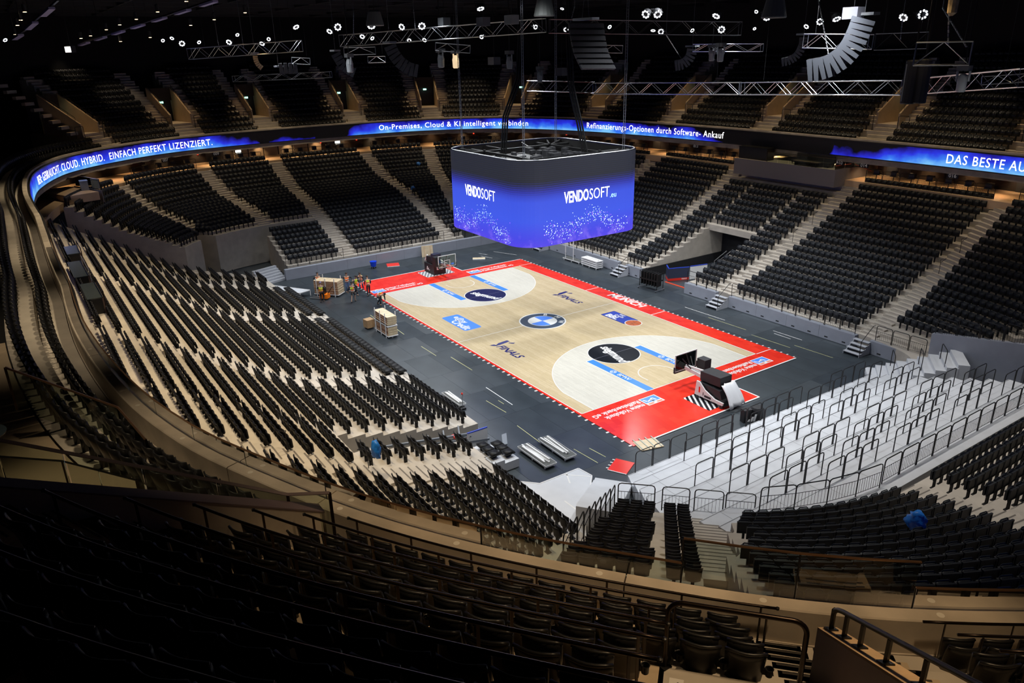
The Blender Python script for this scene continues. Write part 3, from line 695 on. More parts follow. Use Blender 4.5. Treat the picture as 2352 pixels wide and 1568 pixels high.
# object coordinates repeat per panel: shift grain per panel through a second mesh copy is not needed at this distance
rb = MB()
for x0, x1, y0, y1 in ((-16, 16, 7.5, 9.0), (-16, -14, -7.65, 7.5), (14, 16, -7.65, 7.5), (-18.45, -16, -7.65, 2.3), (16, 18.45, -7.65, 2.3), (-14, 14, -7.65, -7.5)):
    rb.box(((x0+x1)/2, (y0+y1)/2, -.016), (x1-x0, y1-y0, .034))
cpart('red_border', rb, CRED)
wl = MB(); Z1 = .0035
def line(x0, y0, x1, y1, wd=.05, mb=None, z=None):
    mb = mb or wl; z = z or Z1; d = np.array([x1-x0, y1-y0]); d = d/np.linalg.norm(d); n = np.array([-d[1], d[0]])*wd/2
    mb.add([(x0-n[0], y0-n[1], z), (x1-n[0], y1-n[1], z), (x1+n[0], y1+n[1], z), (x0+n[0], y0+n[1], z)], [(0, 1, 2, 3)])
def arc(cx, cy, r, a0, a1, wd=.05, mb=None, z=None, n=40):
    mb = mb or wl; z = z or Z1
    V = []
    for i in range(n+1):
        t = R_(a0+(a1-a0)*i/n); V += [(cx+math.cos(t)*(r-wd/2), cy+math.sin(t)*(r-wd/2), z), (cx+math.cos(t)*(r+wd/2), cy+math.sin(t)*(r+wd/2), z)]
    mb.add(V, [(2*i, 2*i+1, 2*i+3, 2*i+2) for i in range(n)])
for a in ((-14, -7.475, 14, -7.475), (-14, 7.475, 14, 7.475), (-13.975, -7.5, -13.975, 7.5), (13.975, -7.5, 13.975, 7.5), (0, -7.5, 0, -1.8), (0, 1.8, 0, 7.5)): line(*a)
for x in (-14, 14): line(x+math.copysign(.03, x), 7.5, x+math.copysign(.03, x), 9, .06)
for x in (-4.0, 4.0): line(x, 7.5, x, 9, .07)
for x0, y0, x1, y1 in ((16.02, 9.0, 16.02, 2.3), (16, 2.3, 18.45, 2.3), (18.45, 2.3, 18.45, -7.0), (-16, 9, -16, 2.3), (-16, 2.3, -18.45, 2.3), (-18.45, 2.3, -18.45, -7.6)): line(x0, y0, x1, y1, .10)
wh = MB(); bars = MB(); lb = {}
for sg in (-1, 1):
    bx = sg*12.425; ya = math.sqrt(6.725**2-0); xs = math.sqrt(6.725**2-6.6**2)
    # whitened field inside the three point line, key left natural
    pts = [(sg*13.95, -6.6)]+[(bx-sg*6.725*math.cos(t), 6.725*math.sin(t)) for t in np.linspace(-math.asin(6.6/6.725), math.asin(6.6/6.725), 49)]+[(sg*13.95, 6.6)]
    for y0, y1 in ((-6.6, -2.45), (2.45, 6.6)):
        q = [(sg*13.95, y0)]+[p for p in pts[1:-1] if y0 <= p[1] <= y1]
        cutx = bx-sg*math.sqrt(6.725**2-2.45**2); 
        q = ([(sg*13.95, -6.6)]+[p for p in pts[1:-1] if p[1] < -2.45]+[(cutx, -2.45), (sg*13.95, -2.45)]) if y0 < 0 else ([(sg*13.95, 2.45), (cutx, 2.45)]+[p for p in pts[1:-1] if p[1] > 2.45]+[(sg*13.95, 6.6)])
        wh.add([(p[0], p[1], .0015) for p in q], [tuple(range(len(q))) if sg*1 < 0 else tuple(range(len(q)))[::-1]])
    q = [(sg*8.2, -2.45)]+[p for p in pts[1:-1] if abs(p[1]) < 2.45]; cutx = bx-sg*math.sqrt(6.725**2-2.45**2)
    q = [(sg*8.2, -2.45), (cutx, -2.45)]+[p for p in pts[1:-1] if abs(p[1]) < 2.45]+[(cutx, 2.45), (sg*8.2, 2.45)]
    wh.add([(p[0], p[1], .0015) for p in q], [tuple(range(len(q))) if sg < 0 else tuple(range(len(q)))[::-1]])
    line(sg*14, -6.6, bx-sg*xs, -6.6); line(sg*14, 6.6, bx-sg*xs, 6.6)
    a = math.degrees(math.asin(6.6/6.725)); arc(bx, 0, 6.725, 180-a if sg > 0 else -a, 180+a if sg > 0 else a, n=80)
    arc(bx, 0, 1.25, 90 if sg > 0 else -90, 270 if sg > 0 else 90); line(bx, -1.25, bx+sg*.4, -1.25); line(bx, 1.25, bx+sg*.4, 1.25)
    for y in (-1, 1):
        cpart('key_bar', rect(MB(), *sorted((sg*8.2, sg*13.95)), *sorted((y*2.40, y*1.85)), .003), CBLUE); line(sg*8.2, y*2.425, sg*14, y*2.425)
        line(sg*8.2, y*2.44, sg*8.2, y*1.85, .05)
    d = MB(); d.disc((sg*8.2, 0, 0), 1.74, .0045, 64); cpart('free_throw_disc', d, CBLACK if sg > 0 else CNAVYD)
    arc(sg*8.2, 0, 1.77, 0, 360, .06, z=.0048, n=72)
    line(sg*8.2, -1.7, sg*8.2, 1.7, .03, z=.0052, mb=lb.setdefault('g', MB()))
cpart('whitened_field', wh, MAPLEW); cpart('court_line', wl, CWHITE); cpart('disc_line', lb['g'], mat('line_grey', (.12, .12, .15), .4))
T_ = lambda body, x, y, size, m_, rz=0., z=.006, **k: text_obj(body, (OFF.x+x, OFF.y+y, OFF.z+z), size, m_, court, R_(rz), **k)
T_('siegmund', 8.3, -.10, 1.0, CWHITE, -14, bold=.03, shear=.25, width=3.1); T_('siegmund', -8.1, -.12, 1.0, CWHITE, 17, bold=.03, shear=.25, width=3.0)
for x, y in ((-3.0, 4.95), (3.62, -5.5)):
    T_('FINALS', x, y, .82, CNAVY, 0, bold=.025, shear=.3, width=2.75)
    t = MB(); t.cur = 0      # trophy mark above the word
    for P in ([(-1.95, -.55), (-1.65, -.35), (-1.62, -.05), (-1.92, -.2)], [(-1.6, -.3), (-1.58, .05), (-1.75, 1.05), (-2.05, 1.0), (-1.95, .2)], [(-1.55, .85), (-1.3, 1.2), (-1.2, 1.0), (-1.5, .75)]):
        t.add([(x+p[0]+.2, y+p[1]+.05, .006) for p in P], [tuple(range(len(P)))])
    o = cpart('finals_trophy_mark', t, CNAVY)
def rrect(cx, cy, wd, h, r, z, n=6):
    P = [(cx+sx*(wd/2-r)+r*math.cos(R_(a0+90*i/n)), cy+sy*(h/2-r)+r*math.sin(R_(a0+90*i/n)), z) for sx, sy, a0 in ((1, 1, 0), (-1, 1, 90), (-1, -1, 180), (1, -1, 270)) for i in range(n+1)]
    return MB().add(P, [tuple(range(len(P)))])
cpart('credit_plate', rrect(-3.5, -5.14, 3.66, 1.5, .22, .004), CBLUE2)
T_('e', -4.75, -4.83, .72, CWHITE, bold=.03); T_('@', -4.2, -4.88, .72, CWHITE, bold=.015); T_('sy', -3.5, -4.9, .72, CWHITE, bold=.03); T_('Credit', -3.05, -5.45, .92, CWHITE, bold=.03, width=2.3)
cpart('league_plate', rrect(2.95, 5.16, 2.8, 1.42, .12, .004), CNAVY)
cpart('league_plate_inner', rrect(2.95, 5.16, 2.68, 1.3, .1, .0045), mat('court_navy2', srgb(52, 72, 170), .3))
T_('BBL', 2.5, 4.85, .80, CWHITE, bold=.04); T_('easy\nCredit', 2.75, 5.52, .36, CWHITE, bold=.02)
d = MB(); d.disc((4.55, 5.15, 0), .66, .0055, 40); cpart('ball_mark_edge', d, CWHITE)
d = MB(); d.disc((4.55, 5.15, 0), .60, .006, 40); cpart('ball_mark', d, CORANGE)
d = MB()
for a0, a1, cx, cy, r in ((0, 0, 0, 0, 0),): pass
arc(4.55, 5.95, .62, 225, 315, .03, d, .0065, 16); arc(4.55, 4.35, .62, 45, 135, .03, d, .0065, 16); line(4.0, 5.0, 5.1, 5.3, .03, d, .0065); line(4.4, 5.7, 4.7, 4.6, .03, d, .0065); cpart('ball_seam', d, mat('seam_brown', (.12, .04, .02), .5))
T_('MUNICH', .15, 8.38, 1.0, CWHITE, 0, bold=.035, shear=.15, width=4.1)
T_('BASKETBALL', .35, 8.82, .32, CWHITE, 0, bold=.02, shear=.15, width=3.6)
# centre roundel
for nm, r, z, m_ in (('roundel_rim', 1.80, .004, CWHITE), ('roundel_ring', 1.70, .005, CGREYBLUE), ('roundel_inner_rim', 1.12, .0055, CWHITE)):
    d = MB(); d.disc((0, 0, 0), r, z, 72); cpart(nm, d, m_)
for a0, m_ in ((0, CWHITE), (90, CBLUE2), (180, CWHITE), (270, CBLUE2)):
    P = [(0, 0, .006)]+[(1.06*math.cos(R_(a0+i*6)), 1.06*math.sin(R_(a0+i*6)), .006) for i in range(16)]
    cpart('roundel_quarter', MB().add(P, [tuple(range(len(P)))]), m_)
for ch, a in (('B', 135), ('M', 90), ('W', 45)): T_(ch, 1.41*math.cos(R_(a)), 1.41*math.sin(R_(a)), .58, CWHITE, a-90, z=.007, bold=.02)
for sg in (-1, 1):
    for y in (-2.12, 2.12):
        x = sg*11.0; T_('BMW', x+.55, y, .46, CWHITE, 0, bold=.01, z=.006)
        d = MB(); arc(x-.45, y, .19, 0, 360, .05, d, .006, 20); arc(x-.45, y, .07, 0, 90, .1, d, .006, 8); arc(x-.45, y, .07, 180, 270, .1, d, .006, 8); cpart('bar_roundel', d, CWHITE)
# bank lettering and marks on the end borders
def bank(x, y0, sg, full=True):
    """logo at y0, text running away from it; sg: direction of reading along y"""
    rz = 90 if sg > 0 else -90
    up = -1 if sg > 0 else 1
    cpart('bank_logo_edge', MB().box((x, y0, .004), (.94, 1.26, .003)), CWHITE)
    lg = MB(); lg.box((x-up*.12, y0, .0065), (.58, 1.12, .003)); cpart('bank_logo', lg, CBLUE2)
    so = MB(); so.box((x+up*.34, y0-.33, .0065), (.16, .42, .003)); so.box((x+up*.34, y0+.33, .0065), (.16, .42, .003)); cpart('bank_logo_bar', so, mat('court_salmon', srgb(225, 130, 100), .4))
    wm = MB()
    for a, b in (((.3, -.05), (-.05, .05)), ((-.05, .05), (-.2, -.2)), ((-.05, .05), (.05, .35)), ((.05, .35), (-.25, .45)), ((-.2, -.2), (.1, -.28)), ((.3, .05), (-.05, -.05))):
        line(x+up*a[0], y0+sg*a[1], x+up*b[0], y0+sg*b[1], .10, wm, .0095)
    cpart('bank_logo_sign', wm, CWHITE)
    ts = y0+sg*.75
    for body, dx, wd in (('meine Volksbank', .22, 2.95), ('Raiffeisenbank eG', -.27, 3.45)):
        T_(body, x+up*dx, ts+sg*wd/2, .52, CWHITE, rz, bold=.02, width=wd)
bank(15.0, -3.05, -1); bank(15.0, 6.8, -1); bank(-14.95, -6.82, 1); bank(-14.95, 3.0, 1)
# black-white parking stripes under the baskets
for sg in (-1, 1):
    cpart('parking_panel', MB().box((sg*16.95, .02, .003), (2.05, 2.9, .002)), CBLACK if sg > 0 else mat('stripe_grey', (.25, .27, .3), .3))
    st = MB()
    for i in range(-9, 10):
        x0 = i*.34
        P = [(-1.02, x0), (-1.02, x0+.15), (1.02, x0+.15-1.35), (1.02, x0-1.35)]
        def clipy(P):
            out = []
            for lim, s_ in ((1.45, 1), (-1.43, -1)):
                out = []; n = len(P)
                for k in range(n):
                    a, b = P[k], P[(k+1) % n]; ia, ib = s_*a[1] <= s_*lim, s_*b[1] <= s_*lim
                    if ia: out.append(a)
                    if ia != ib:
                        t = (lim-a[1])/(b[1]-a[1]); out.append((a[0]+(b[0]-a[0])*t, lim))
                P = out
                if len(P) < 3: return None
            return P
        P = clipy(P)
        if P: st.add([(sg*16.95+p[0], p[1], .0062) for p in P], [tuple(range(len(P)))])
    cpart('parking_stripe', st, CWHITE)
# panel connectors along both long edges
cm = MB().box((0, 0, 0), (.11, .20, .03)).mesh('edge_connector', CWHITE)
for y, x0, x1, n in ((-7.74, -18.3, 18.3, 62), (9.06, -15.8, 15.8, 64)):
    for i in range(n):
        o = bpy.data.objects.new('edge_connector', cm); COL.objects.link(o); o.parent = court; o.location = OFF+Vector((x0+(x1-x0)*i/(n-1), y, -.018))
# ------------------------------------------------------------------ centre scoreboard cube
CUBE = (0, 0, 7.36); A_, RC = 5.16, 1.8
def rr_outline(a, r, n=10):
    return [(sx*(a-r)+r*math.cos(R_(a0+90*i/n)), sy*(a-r)+r*math.sin(R_(a0+90*i/n))) for sx, sy, a0 in ((1, 1, 0), (-1, 1, 90), (-1, -1, 180), (1, -1, 270)) for i in range(n+1)]
cube = empty('scoreboard_cube', CUBE); tag(cube, 'huge four-sided video cube with rounded corners showing a glowing blue picture, hung over the court', 'scoreboard')
def screen_mat():
    M = bpy.data.materials.new('video_screen'); M.use_nodes = True; nt = M.node_tree; b = nt.nodes['Principled BSDF']; L = nt.links
    b.inputs['Base Color'].default_value = (.02, .021, .024, 1); b.inputs['Roughness'].default_value = .45
    tc = nt.nodes.new('ShaderNodeTexCoord'); sp = nt.nodes.new('ShaderNodeSeparateXYZ'); L.new(tc.outputs['Object'], sp.inputs[0])
    h = nt.nodes.new('ShaderNodeMath'); h.operation = 'DIVIDE'; L.new(sp.outputs['Z'], h.inputs[0]); h.inputs[1].default_value = 5.58
    rp = nt.nodes.new('ShaderNodeValToRGB'); e = rp.color_ramp.elements
    e[0].position = 0; e[0].color = (.075, .045, .80, 1); e[1].position = .76; e[1].color = (.002, .003, .02, 1)
    for p_, c in ((.10, (.050, .050, .78, 1)), (.30, (.034, .085, .80, 1)), (.52, (.030, .075, .74, 1)), (.64, (.014, .020, .42, 1)), (.715, (.006, .008, .14, 1))):
        x = e.new(p_); x.color = c
    L.new(h.outputs[0], rp.inputs[0])
    wv = nt.nodes.new('ShaderNodeTexWave'); wv.bands_direction = 'Z'; wv.inputs['Scale'].default_value = 2.4; wv.inputs['Distortion'].default_value = .6; L.new(tc.outputs['Object'], wv.inputs[0])
    mr = nt.nodes.new('ShaderNodeMapRange'); mr.inputs['From Min'].default_value = .58; mr.inputs['From Max'].default_value = .72; L.new(h.outputs[0], mr.inputs[0])
    mx = nt.nodes.new('ShaderNodeMix'); mx.data_type = 'RGBA'; mx.blend_type = 'MULTIPLY'; L.new(mr.outputs[0], mx.inputs['Factor']); L.new(rp.outputs[0], mx.inputs['A']); L.new(wv.outputs['Color'], mx.inputs['B'])
    # violet and pale glow streaks near the lower edge
    n = nt.nodes.new('ShaderNodeTexNoise'); n.inputs['Scale'].default_value = 1.6; n.inputs['Detail'].default_value = 6; L.new(tc.outputs['Object'], n.inputs['Vector'])
    g = nt.nodes.new('ShaderNodeMapRange'); g.inputs['From Min'].default_value = .20; g.inputs['From Max'].default_value = .03; L.new(h.outputs[0], g.inputs[0])
    n2 = nt.nodes.new('ShaderNodeMapRange'); n2.inputs['From Min'].default_value = .50; n2.inputs['From Max'].default_value = .75; L.new(n.outputs['Fac'], n2.inputs[0])
    ml = nt.nodes.new('ShaderNodeMath'); ml.operation = 'MULTIPLY'; L.new(g.outputs[0], ml.inputs[0]); L.new(n2.outputs[0], ml.inputs[1])
    ad = nt.nodes.new('ShaderNodeMix'); ad.data_type = 'RGBA'; ad.inputs['B'].default_value = (.25, .16, .95, 1); L.new(ml.outputs[0], ad.inputs['Factor']); L.new(mx.outputs['Result'], ad.inputs['A'])
    L.new(ad.outputs['Result'], b.inputs['Emission Color']); b.inputs['Emission Strength'].default_value = 1.0
    return M
ol = rr_outline(A_, RC); n = len(ol)
sc_ = MB(); sc_.add([(p[0], p[1], 0) for p in ol]+[(p[0], p[1], 5.50) for p in ol], [(i, (i+1) % n, n+(i+1) % n, n+i) for i in range(n)]); o = sc_.build('video_screen', screen_mat(), cube)
inn = rr_outline(A_-.35, RC-.3)
bk = MB(); V = [(p[0]*.998, p[1]*.998, .02) for p in ol]+[(p[0]*.998, p[1]*.998, 5.5) for p in ol]+[(p[0], p[1], .02) for p in inn]+[(p[0], p[1], 5.5) for p in inn]
bk.add(V, [(2*n+i, 3*n+i, 3*n+(i+1) % n, 2*n+(i+1) % n) for i in range(n)]+[(i, 2*n+i, 2*n+(i+1) % n, (i+1) % n) for i in range(n)]); bk.build('inner_casing', CEILB, cube)
rim = MB(); rim.tube([(p[0]*.985, p[1]*.985, 5.54) for p in ol], .04, 6, closed=True); rim.build('top_rim', STEEL, cube)
fr = MB()
for s in (-1, 1):
    for zz in (5.25, 2.6): fr.bar((s*2.9, -4.7, zz), (s*2.9, 4.7, zz), .16); fr.bar((-4.7, s*2.9, zz), (4.7, s*2.9, zz), .16)
    for t in (-1, 1): fr.bar((s*2.9, t*2.9, 1), (s*2.9, t*2.9, 5.4), .16); fr.bar((s*2.9, t*2.9, 5.25), (s*4.75, t*4.0, 5.4), .1); fr.bar((s*2.9, t*2.9, 5.25), (s*4.0, t*4.75, 5.4), .1); fr.bar((s*2.9, t*1.0, 5.25), (s*4.75, t*1.6, 5.4), .08)
fr.box((0, 0, 4.9), (5.6, 5.6, .1)); fr.build('support_frame', BLACKM, cube)
eq = MB()
for i in range(26): eq.box((rng.uniform(-2.4, 2.4), rng.uniform(-2.4, 2.4), 5.1), (rng.uniform(.2, .6), rng.uniform(.2, .6), rng.uniform(.2, .5)))
stuff(eq.build('equipment_boxes', mat('box_dark', (.03, .03, .035), .5), cube))
LEDP = mat('led_white_cube', (1, 1, 1), .5, emit=1.6); LEDS = mat('led_pale_blue', (.4, .7, 1), .5, emit=1.3, ecol=(.28, .62, 1)); LEDC = mat('led_spark', (1, 1, 1), .5, emit=1.1, ecol=(.45, .85, 1))
for face in ('near', 'left', 'right', 'far'):
    rz = {'near': math.pi/2, 'left': 0, 'right': math.pi, 'far': -math.pi/2}[face]
    Mx = Matrix.Rotation(rz, 4, 'Z') @ Matrix.Translation((0, -A_-.012, 0))
    def face_text(body, x, z, size, m_, bold, width):
        o = text_obj(body, (0, 0, 0), size, m_, cube, bold=bold, width=None); me = o.data; xs = [v.co.x for v in me.vertices]; k = width/(max(xs)-min(xs)); x_mid = (max(xs)+min(xs))/2
        me.transform(Mx @ Matrix.Translation((x, 0, z)) @ Matrix.Rotation(math.pi/2, 4, 'X') @ Matrix.Diagonal((k, 1, 1, 1)) @ Matrix.Translation((-x_mid, 0, 0))); return o
    face_text('VENDO', -.95, 2.95, 1.02, LEDP, .022, 2.05); face_text('SOFT', 1.02, 2.95, 1.02, LEDP, -.008, 1.72)
    if face == 'near': face_text('.eu', 2.22, 2.72, .52, LEDS, 0, .55)
    for nm, m_, cnt, lo, hi in (('spark_dots', LEDC, 330, .012, .034), ('violet_dots', mat('led_violet', (.3, .1, 1), .5, emit=1, ecol=(.22, .08, .95)), 60, .02, .05)):
        sp = MB(); rg = np.random.default_rng({'near': 3, 'left': 5, 'right': 8, 'far': 9}[face]+(50 if 'violet' in nm else 0)); sp.M = Mx
        for _ in range(cnt):
            u = rg.uniform(-3.6, 3.6); c = .75+.32*math.sin(u*1.5+.6)+.35*math.cos(u*.7); z = c+rg.normal(0, .30)+abs(rg.normal(0, .25))
            if z < .1: continue
            r = rg.uniform(lo, hi); sp.add([(u-r, -.004, z), (u, -.004, z-r), (u+r, -.004, z), (u, -.004, z+r)], [(0, 1, 2, 3)])
        stuff(sp.build(nm, m_, cube))
# the four lifting chains and the two cable bundles of the cube
for i, (x, y) in enumerate(((-4.3, -3.9), (3.6, -4.0), (-3.6, 4.0), (4.2, 3.9))):
    c = MB()
    for s in (-.09, .09): c.tube([(x+s, y, 12.75), (x+s, y, 23.65)], .022, 5)
    for k in range(54): c.box((x, y, 12.8+k*.2), (.2, .015, .015))
    o = c.build('lifting_chain', STEEL); tag(o, 'pair of steel lifting chains above the %s corner of the blue video cube' % ('far', 'near', 'far side', 'near side')[i], 'chain', 'chains of the video cube')
for i, pts in enumerate(([(-2.4, -1.6, 12.5), (-2.2, -1.5, 15), (-1.2, -1.0, 17.5), (-1.0, -.9, 20), (-1.0, -.9, 23.65)], [(1.9, 2.4, 12.5), (1.5, 2.2, 14.5), (.9, 1.9, 17), (.8, 1.8, 20), (.8, 1.8, 23.65)])):
    c = MB()
    P = [Vector(p) for p in pts]
    for s in (-.16, 0, .16): c.tube([p+Vector((s, s*.5, 0)) for p in P], .07, 6)
    o = c.build('cable_bundle', BLACKM); tag(o, 'thick black cable bundle rising from the %s of the video cube' % ('far half' if i == 0 else 'near half'), 'cable', 'cables of the video cube')
# ================================================================== RIG UNDER THE ROOF
TRUSS = {
  'A': ((-22.98, -17.45, 19.6), (-15.0, -11.23, 19.98)),
  'B': ((-12.07, -9.13, 20.23), (3.26, -2.1, 20.72)),
  'B2': ((3.45, -1.84, 20.66), (9.32, 8.76, 20.29)),
  'C': ((-8.72, 5.17, 16.62), (-2.53, 6.64, 16.58)),
  'C2': ((-2.43, 6.77, 16.51), (7.67, 11.21, 16.58)),
  'C3': ((7.78, 11.3, 16.57), (18.86, 11.7, 16.88)),
  'C4': ((20.03, 10.07, 17.0), (27.06, 6.87, 17.71)),
  'D': ((2.49, 12.05, 19.21), (7.29, 13.57, 19.14)),
  'E': ((13.02, 10.39, 19.48), (17.08, 10.71, 19.34)),
  'F': ((19.37, 7.42, 19.33), (21.46, 8.63, 19.36)),
  'G': ((27.4, -2.94, 18.88), (28.98, -2.11, 18.88)),
  'H': ((-31.94, -12.0, 17.41), (-25.49, -5.03, 17.63)),
  'I': ((-5.65, -4.91, 19.68), (-4.46, -2.83, 19.46)),
  'J': ((-12.04, -9.05, 19.52), (-11.14, -6.96, 19.53)),
  'K': ((17.93, 22.48, 16.84), (20.18, 23.49, 17.02)),
  'L': ((-0.57, 5.96, 19.29), (0.35, 7.01, 19.23)),
  'M': ((-20.53, -3.47, 18.84), (-19.92, -2.11, 18.84)),
  'N': ((-22.83, -9.39, 18.92), (-22.34, -7.98, 18.82)),
}
LAMPS = [
(-23.65, -17.76, 20.38, 0.52),
(-29.62, -15.1, 20.56, 0.39),
(-22.84, -14.34, 20.42, 0.52),
(-28.82, -11.96, 21.11, 0.39),
(-27.63, -10.25, 20.35, 0.52),
(-28.1, -9.47, 20.71, 0.39),
(-12.63, -12.22, 21.19, 0.52),
(-15.8, -8.53, 20.98, 0.52),
(-5.13, -12.13, 20.93, 0.52),
(-1.65, -11.4, 20.84, 0.52),
(-24.6, -2.03, 20.78, 0.52),
(-24.87, -0.94, 20.63, 0.44),
(-6.42, -7.01, 20.97, 0.52),
(-0.32, -8.68, 20.81, 0.52),
(1.5, -5.57, 21.71, 0.52),
(-20.15, 7.91, 20.54, 0.44),
(-17.33, 12.08, 21.29, 0.48),
(-15.83, 14.01, 22.78, 0.39),
(-15.11, 13.91, 20.99, 0.52),
(-13.11, 17.42, 21.14, 0.44),
(11.14, -1.1, 20.98, 0.52),
(11.59, -0.64, 20.96, 0.52),
(-10.45, 20.34, 20.74, 0.48),
(-1.9, 12.93, 20.42, 0.52),
(-7.97, 22.8, 20.66, 0.44),
(10.49, 5.17, 20.95, 0.52),
(8.82, 7.61, 20.26, 0.52),
(12.69, 7.03, 20.79, 0.52),
(-3.88, 26.33, 22.04, 0.39),
(-3.92, 26.35, 20.66, 0.35),
(-0.11, 28.42, 20.7, 0.52),
(9.3, 16.87, 20.7, 0.52),
(15.72, 9.26, 20.58, 0.52),
(19.9, 8.81, 20.48, 0.52),
(22.84, 5.34, 20.47, 0.52),
(-31.44, -29.26, 20.93, 0.39),
(-30.05, -17.17, 20.91, 0.39),
(-30.2, -17.9, 20.74, 0.35),
(-22.79, 3.33, 20.39, 0.48),
(-23.43, 2.08, 20.38, 0.44)
]
DOWN = [ (-11.67, -19.56, 22.7), (-16.77, -20.43, 22.32), (-20.39, -21.28, 22.0), (-23.15, -22.04, 21.73), (-25.48, -22.71, 21.47), (-15.84, -14.74, 22.26), (-19.52, -16.05, 21.95), (-22.46, -17.14, 21.67), (-17.73, -28.26, 22.31), (-21.56, -28.39, 21.98), (-23.98, -28.55, 21.74), (-28.21, -28.63, 21.25), (-29.68, -24.12, 20.97), (-30.73, -21.12, 20.72), (-28.59, -19.14, 20.96), (-28.41, -23.54, 21.12) ]
ARRAYS = {
  'LA1': [(22.03, 1.99, 20.33), (21.9, 1.92, 19.74), (21.74, 1.82, 19.19), (21.49, 1.65, 18.73), (21.12, 1.4, 18.39), (20.72, 1.12, 18.21), (20.26, 0.79, 18.12)],
  'LA2': [(8.21, 16.78, 19.76), (8.23, 16.79, 19.34), (8.11, 16.71, 18.83), (7.91, 16.56, 18.49), (7.56, 16.29, 18.2), (7.17, 16.0, 18.12)],
  'LA3': [(1.01, 13.41, 19.15), (0.98, 13.38, 18.75), (0.82, 13.22, 18.35), (0.55, 12.96, 18.05), (0.14, 12.55, 17.97)],
  'LA4': [(8.69, -3.26, 20.66), (8.76, -3.15, 19.81), (8.89, -2.98, 19.01), (9.17, -2.66, 18.21)],
  'LA5': [(-5.27, -8.56, 19.81), (-5.19, -8.39, 19.32), (-5.02, -8.04, 18.74), (-4.74, -7.5, 18.31), (-4.48, -6.99, 18.16)],
  'LA6': [(-19.37, -11.69, 18.35), (-19.25, -11.31, 18.37), (-19.08, -10.8, 18.36), (-18.91, -10.29, 18.35)],
  'LA8': [(-17.94, -13.83, 19.36), (-17.94, -13.82, 18.99), (-17.89, -13.68, 18.67), (-17.83, -13.46, 18.44)],
  'LA9': [(-14.14, -8.9, 19.41), (-13.99, -8.53, 18.6), (-13.78, -8.03, 18.15), (-13.63, -7.69, 17.95)],
}
HUNG = [ (5.2, 11.81, 19.12), (4.76, 11.42, 19.07), (-5.49, -4.62, 19.16), (-4.99, -3.73, 19.06), (-10.07, -9.52, 18.98), (26.93, -2.09, 17.91), (27.26, -1.9, 17.94), (25.79, 4.1, 17.93), (0.33, -2.76, 18.95), (-2.74, -1.97, 18.67), (-0.95, 0.61, 17.9), (-0.05, 1.82, 17.87), (-16.24, -26.24, 20.01), (-0.13, -11.84, 21.32), (-4.42, -4.82, 21.22), (1.16, -5.2, 21.0), (3.77, -4.86, 21.01), (11.34, -8.04, 21.34), (21.33, -3.42, 20.85), (21.63, 1.73, 20.56), (28.25, -2.5, 20.53) ]
CH= [((-20.53, -15.77, 20.54), (-20.53, -15.73, 19.76)), ((-19.1, -14.29, 20.71), (-19.11, -14.28, 19.88)), ((-9.79, -8.99, 21.98), (-9.89, -9.12, 20.35)), ((-5.34, -6.59, 22.0), (-5.35, -6.52, 20.66)), ((4.42, -0.64, 21.73), (4.24, -0.82, 20.83)), ((28.17, -2.53, 20.23), (28.3, -2.45, 19.14)), ((18.06, 4.1, 21.35), (20.99, 1.32, 18.58)), ((1.0, 10.61, 20.14), (0.46, 12.88, 18.46)), ((25.62, 1.76, 20.57), (28.38, -1.29, 19.08)), ((20.35, 7.99, 20.36), (20.38, 8.03, 19.39))]
PB= [((-16.38, -28.5, 21.16), (-8.2, -27.07, 22.35)), ((-22.43, -29.09, 20.73), (-16.38, -28.51, 21.1)), ((-31.12, -24.28, 20.44), (-6.64, -18.36, 22.61))]
def truss(a, b, hgt=.78, wd=.6, pitch=.9, mat_=ALU, name='lighting_truss'):
    a, b = Vector(a), Vector(b); d = b-a; L = d.length; d.normalize(); up = Vector((0, 0, 1)); x = d.cross(up).normalized(); up = x.cross(d)
    root = empty(name, tuple(a)); n = max(2, int(round(L/pitch)))
    C = [x*sx*wd/2+up*sz*hgt/2 for sx, sz in ((-1, -1), (1, -1), (1, 1), (-1, 1))]
    for c in C: MB().tube([c, c+d*L], .030, 6).build('chord', mat_, root)
    br = MB()
    for i in range(n):
        for f, (p, q) in enumerate(((0, 3), (1, 2), (0, 1), (3, 2))):
            s, e = d*(L*i/n), d*(L*(i+1)/n); u, v = (p, q) if i % 2 == 0 else (q, p); br.tube([C[u]+s, C[v]+e], .017, 4, False)
    for s in (0, L): br.tube([C[0]+d*s, C[1]+d*s, C[2]+d*s, C[3]+d*s], .02, 4, False, True)
    br.build('lattice_bracing', mat_, root); return root
TL = {'A': 'silver lattice truss far left under the roof, hung on two chains', 'B': 'long silver lattice truss left of the video cube, sloping up to the middle', 'B2': 'dark lattice truss high behind the big speaker column in the middle',
 'C': 'dark lattice truss just above the video cube, far half', 'C2': 'long horizontal lattice truss right above the upper exits, left length', 'C3': 'long horizontal lattice truss right above the upper exits, middle length', 'C4': 'long horizontal lattice truss at the right edge of the picture, rising to the side',
 'D': 'short silver truss carrying two moving heads right of the middle', 'E': 'short truss behind the large curved speaker array', 'F': 'truss with bright diagonal bars right of the large speaker array', 'G': 'warm-lit truss hung from a chain bridle near the right edge',
 'H': 'low flat truss hanging before the far left balcony', 'I': 'short truss above the warm-lit lantern head', 'J': 'short truss below the long left truss', 'K': 'truss with crossed bars at the far right edge', 'L': 'small square truss piece behind the white lamps in the middle', 'M': 'tiny warm-lit truss piece far behind the left truss', 'N': 'warm-lit truss piece over the distant far left exits'}
BLT = mat('truss_dark', (.10, .10, .11), .3, .9)
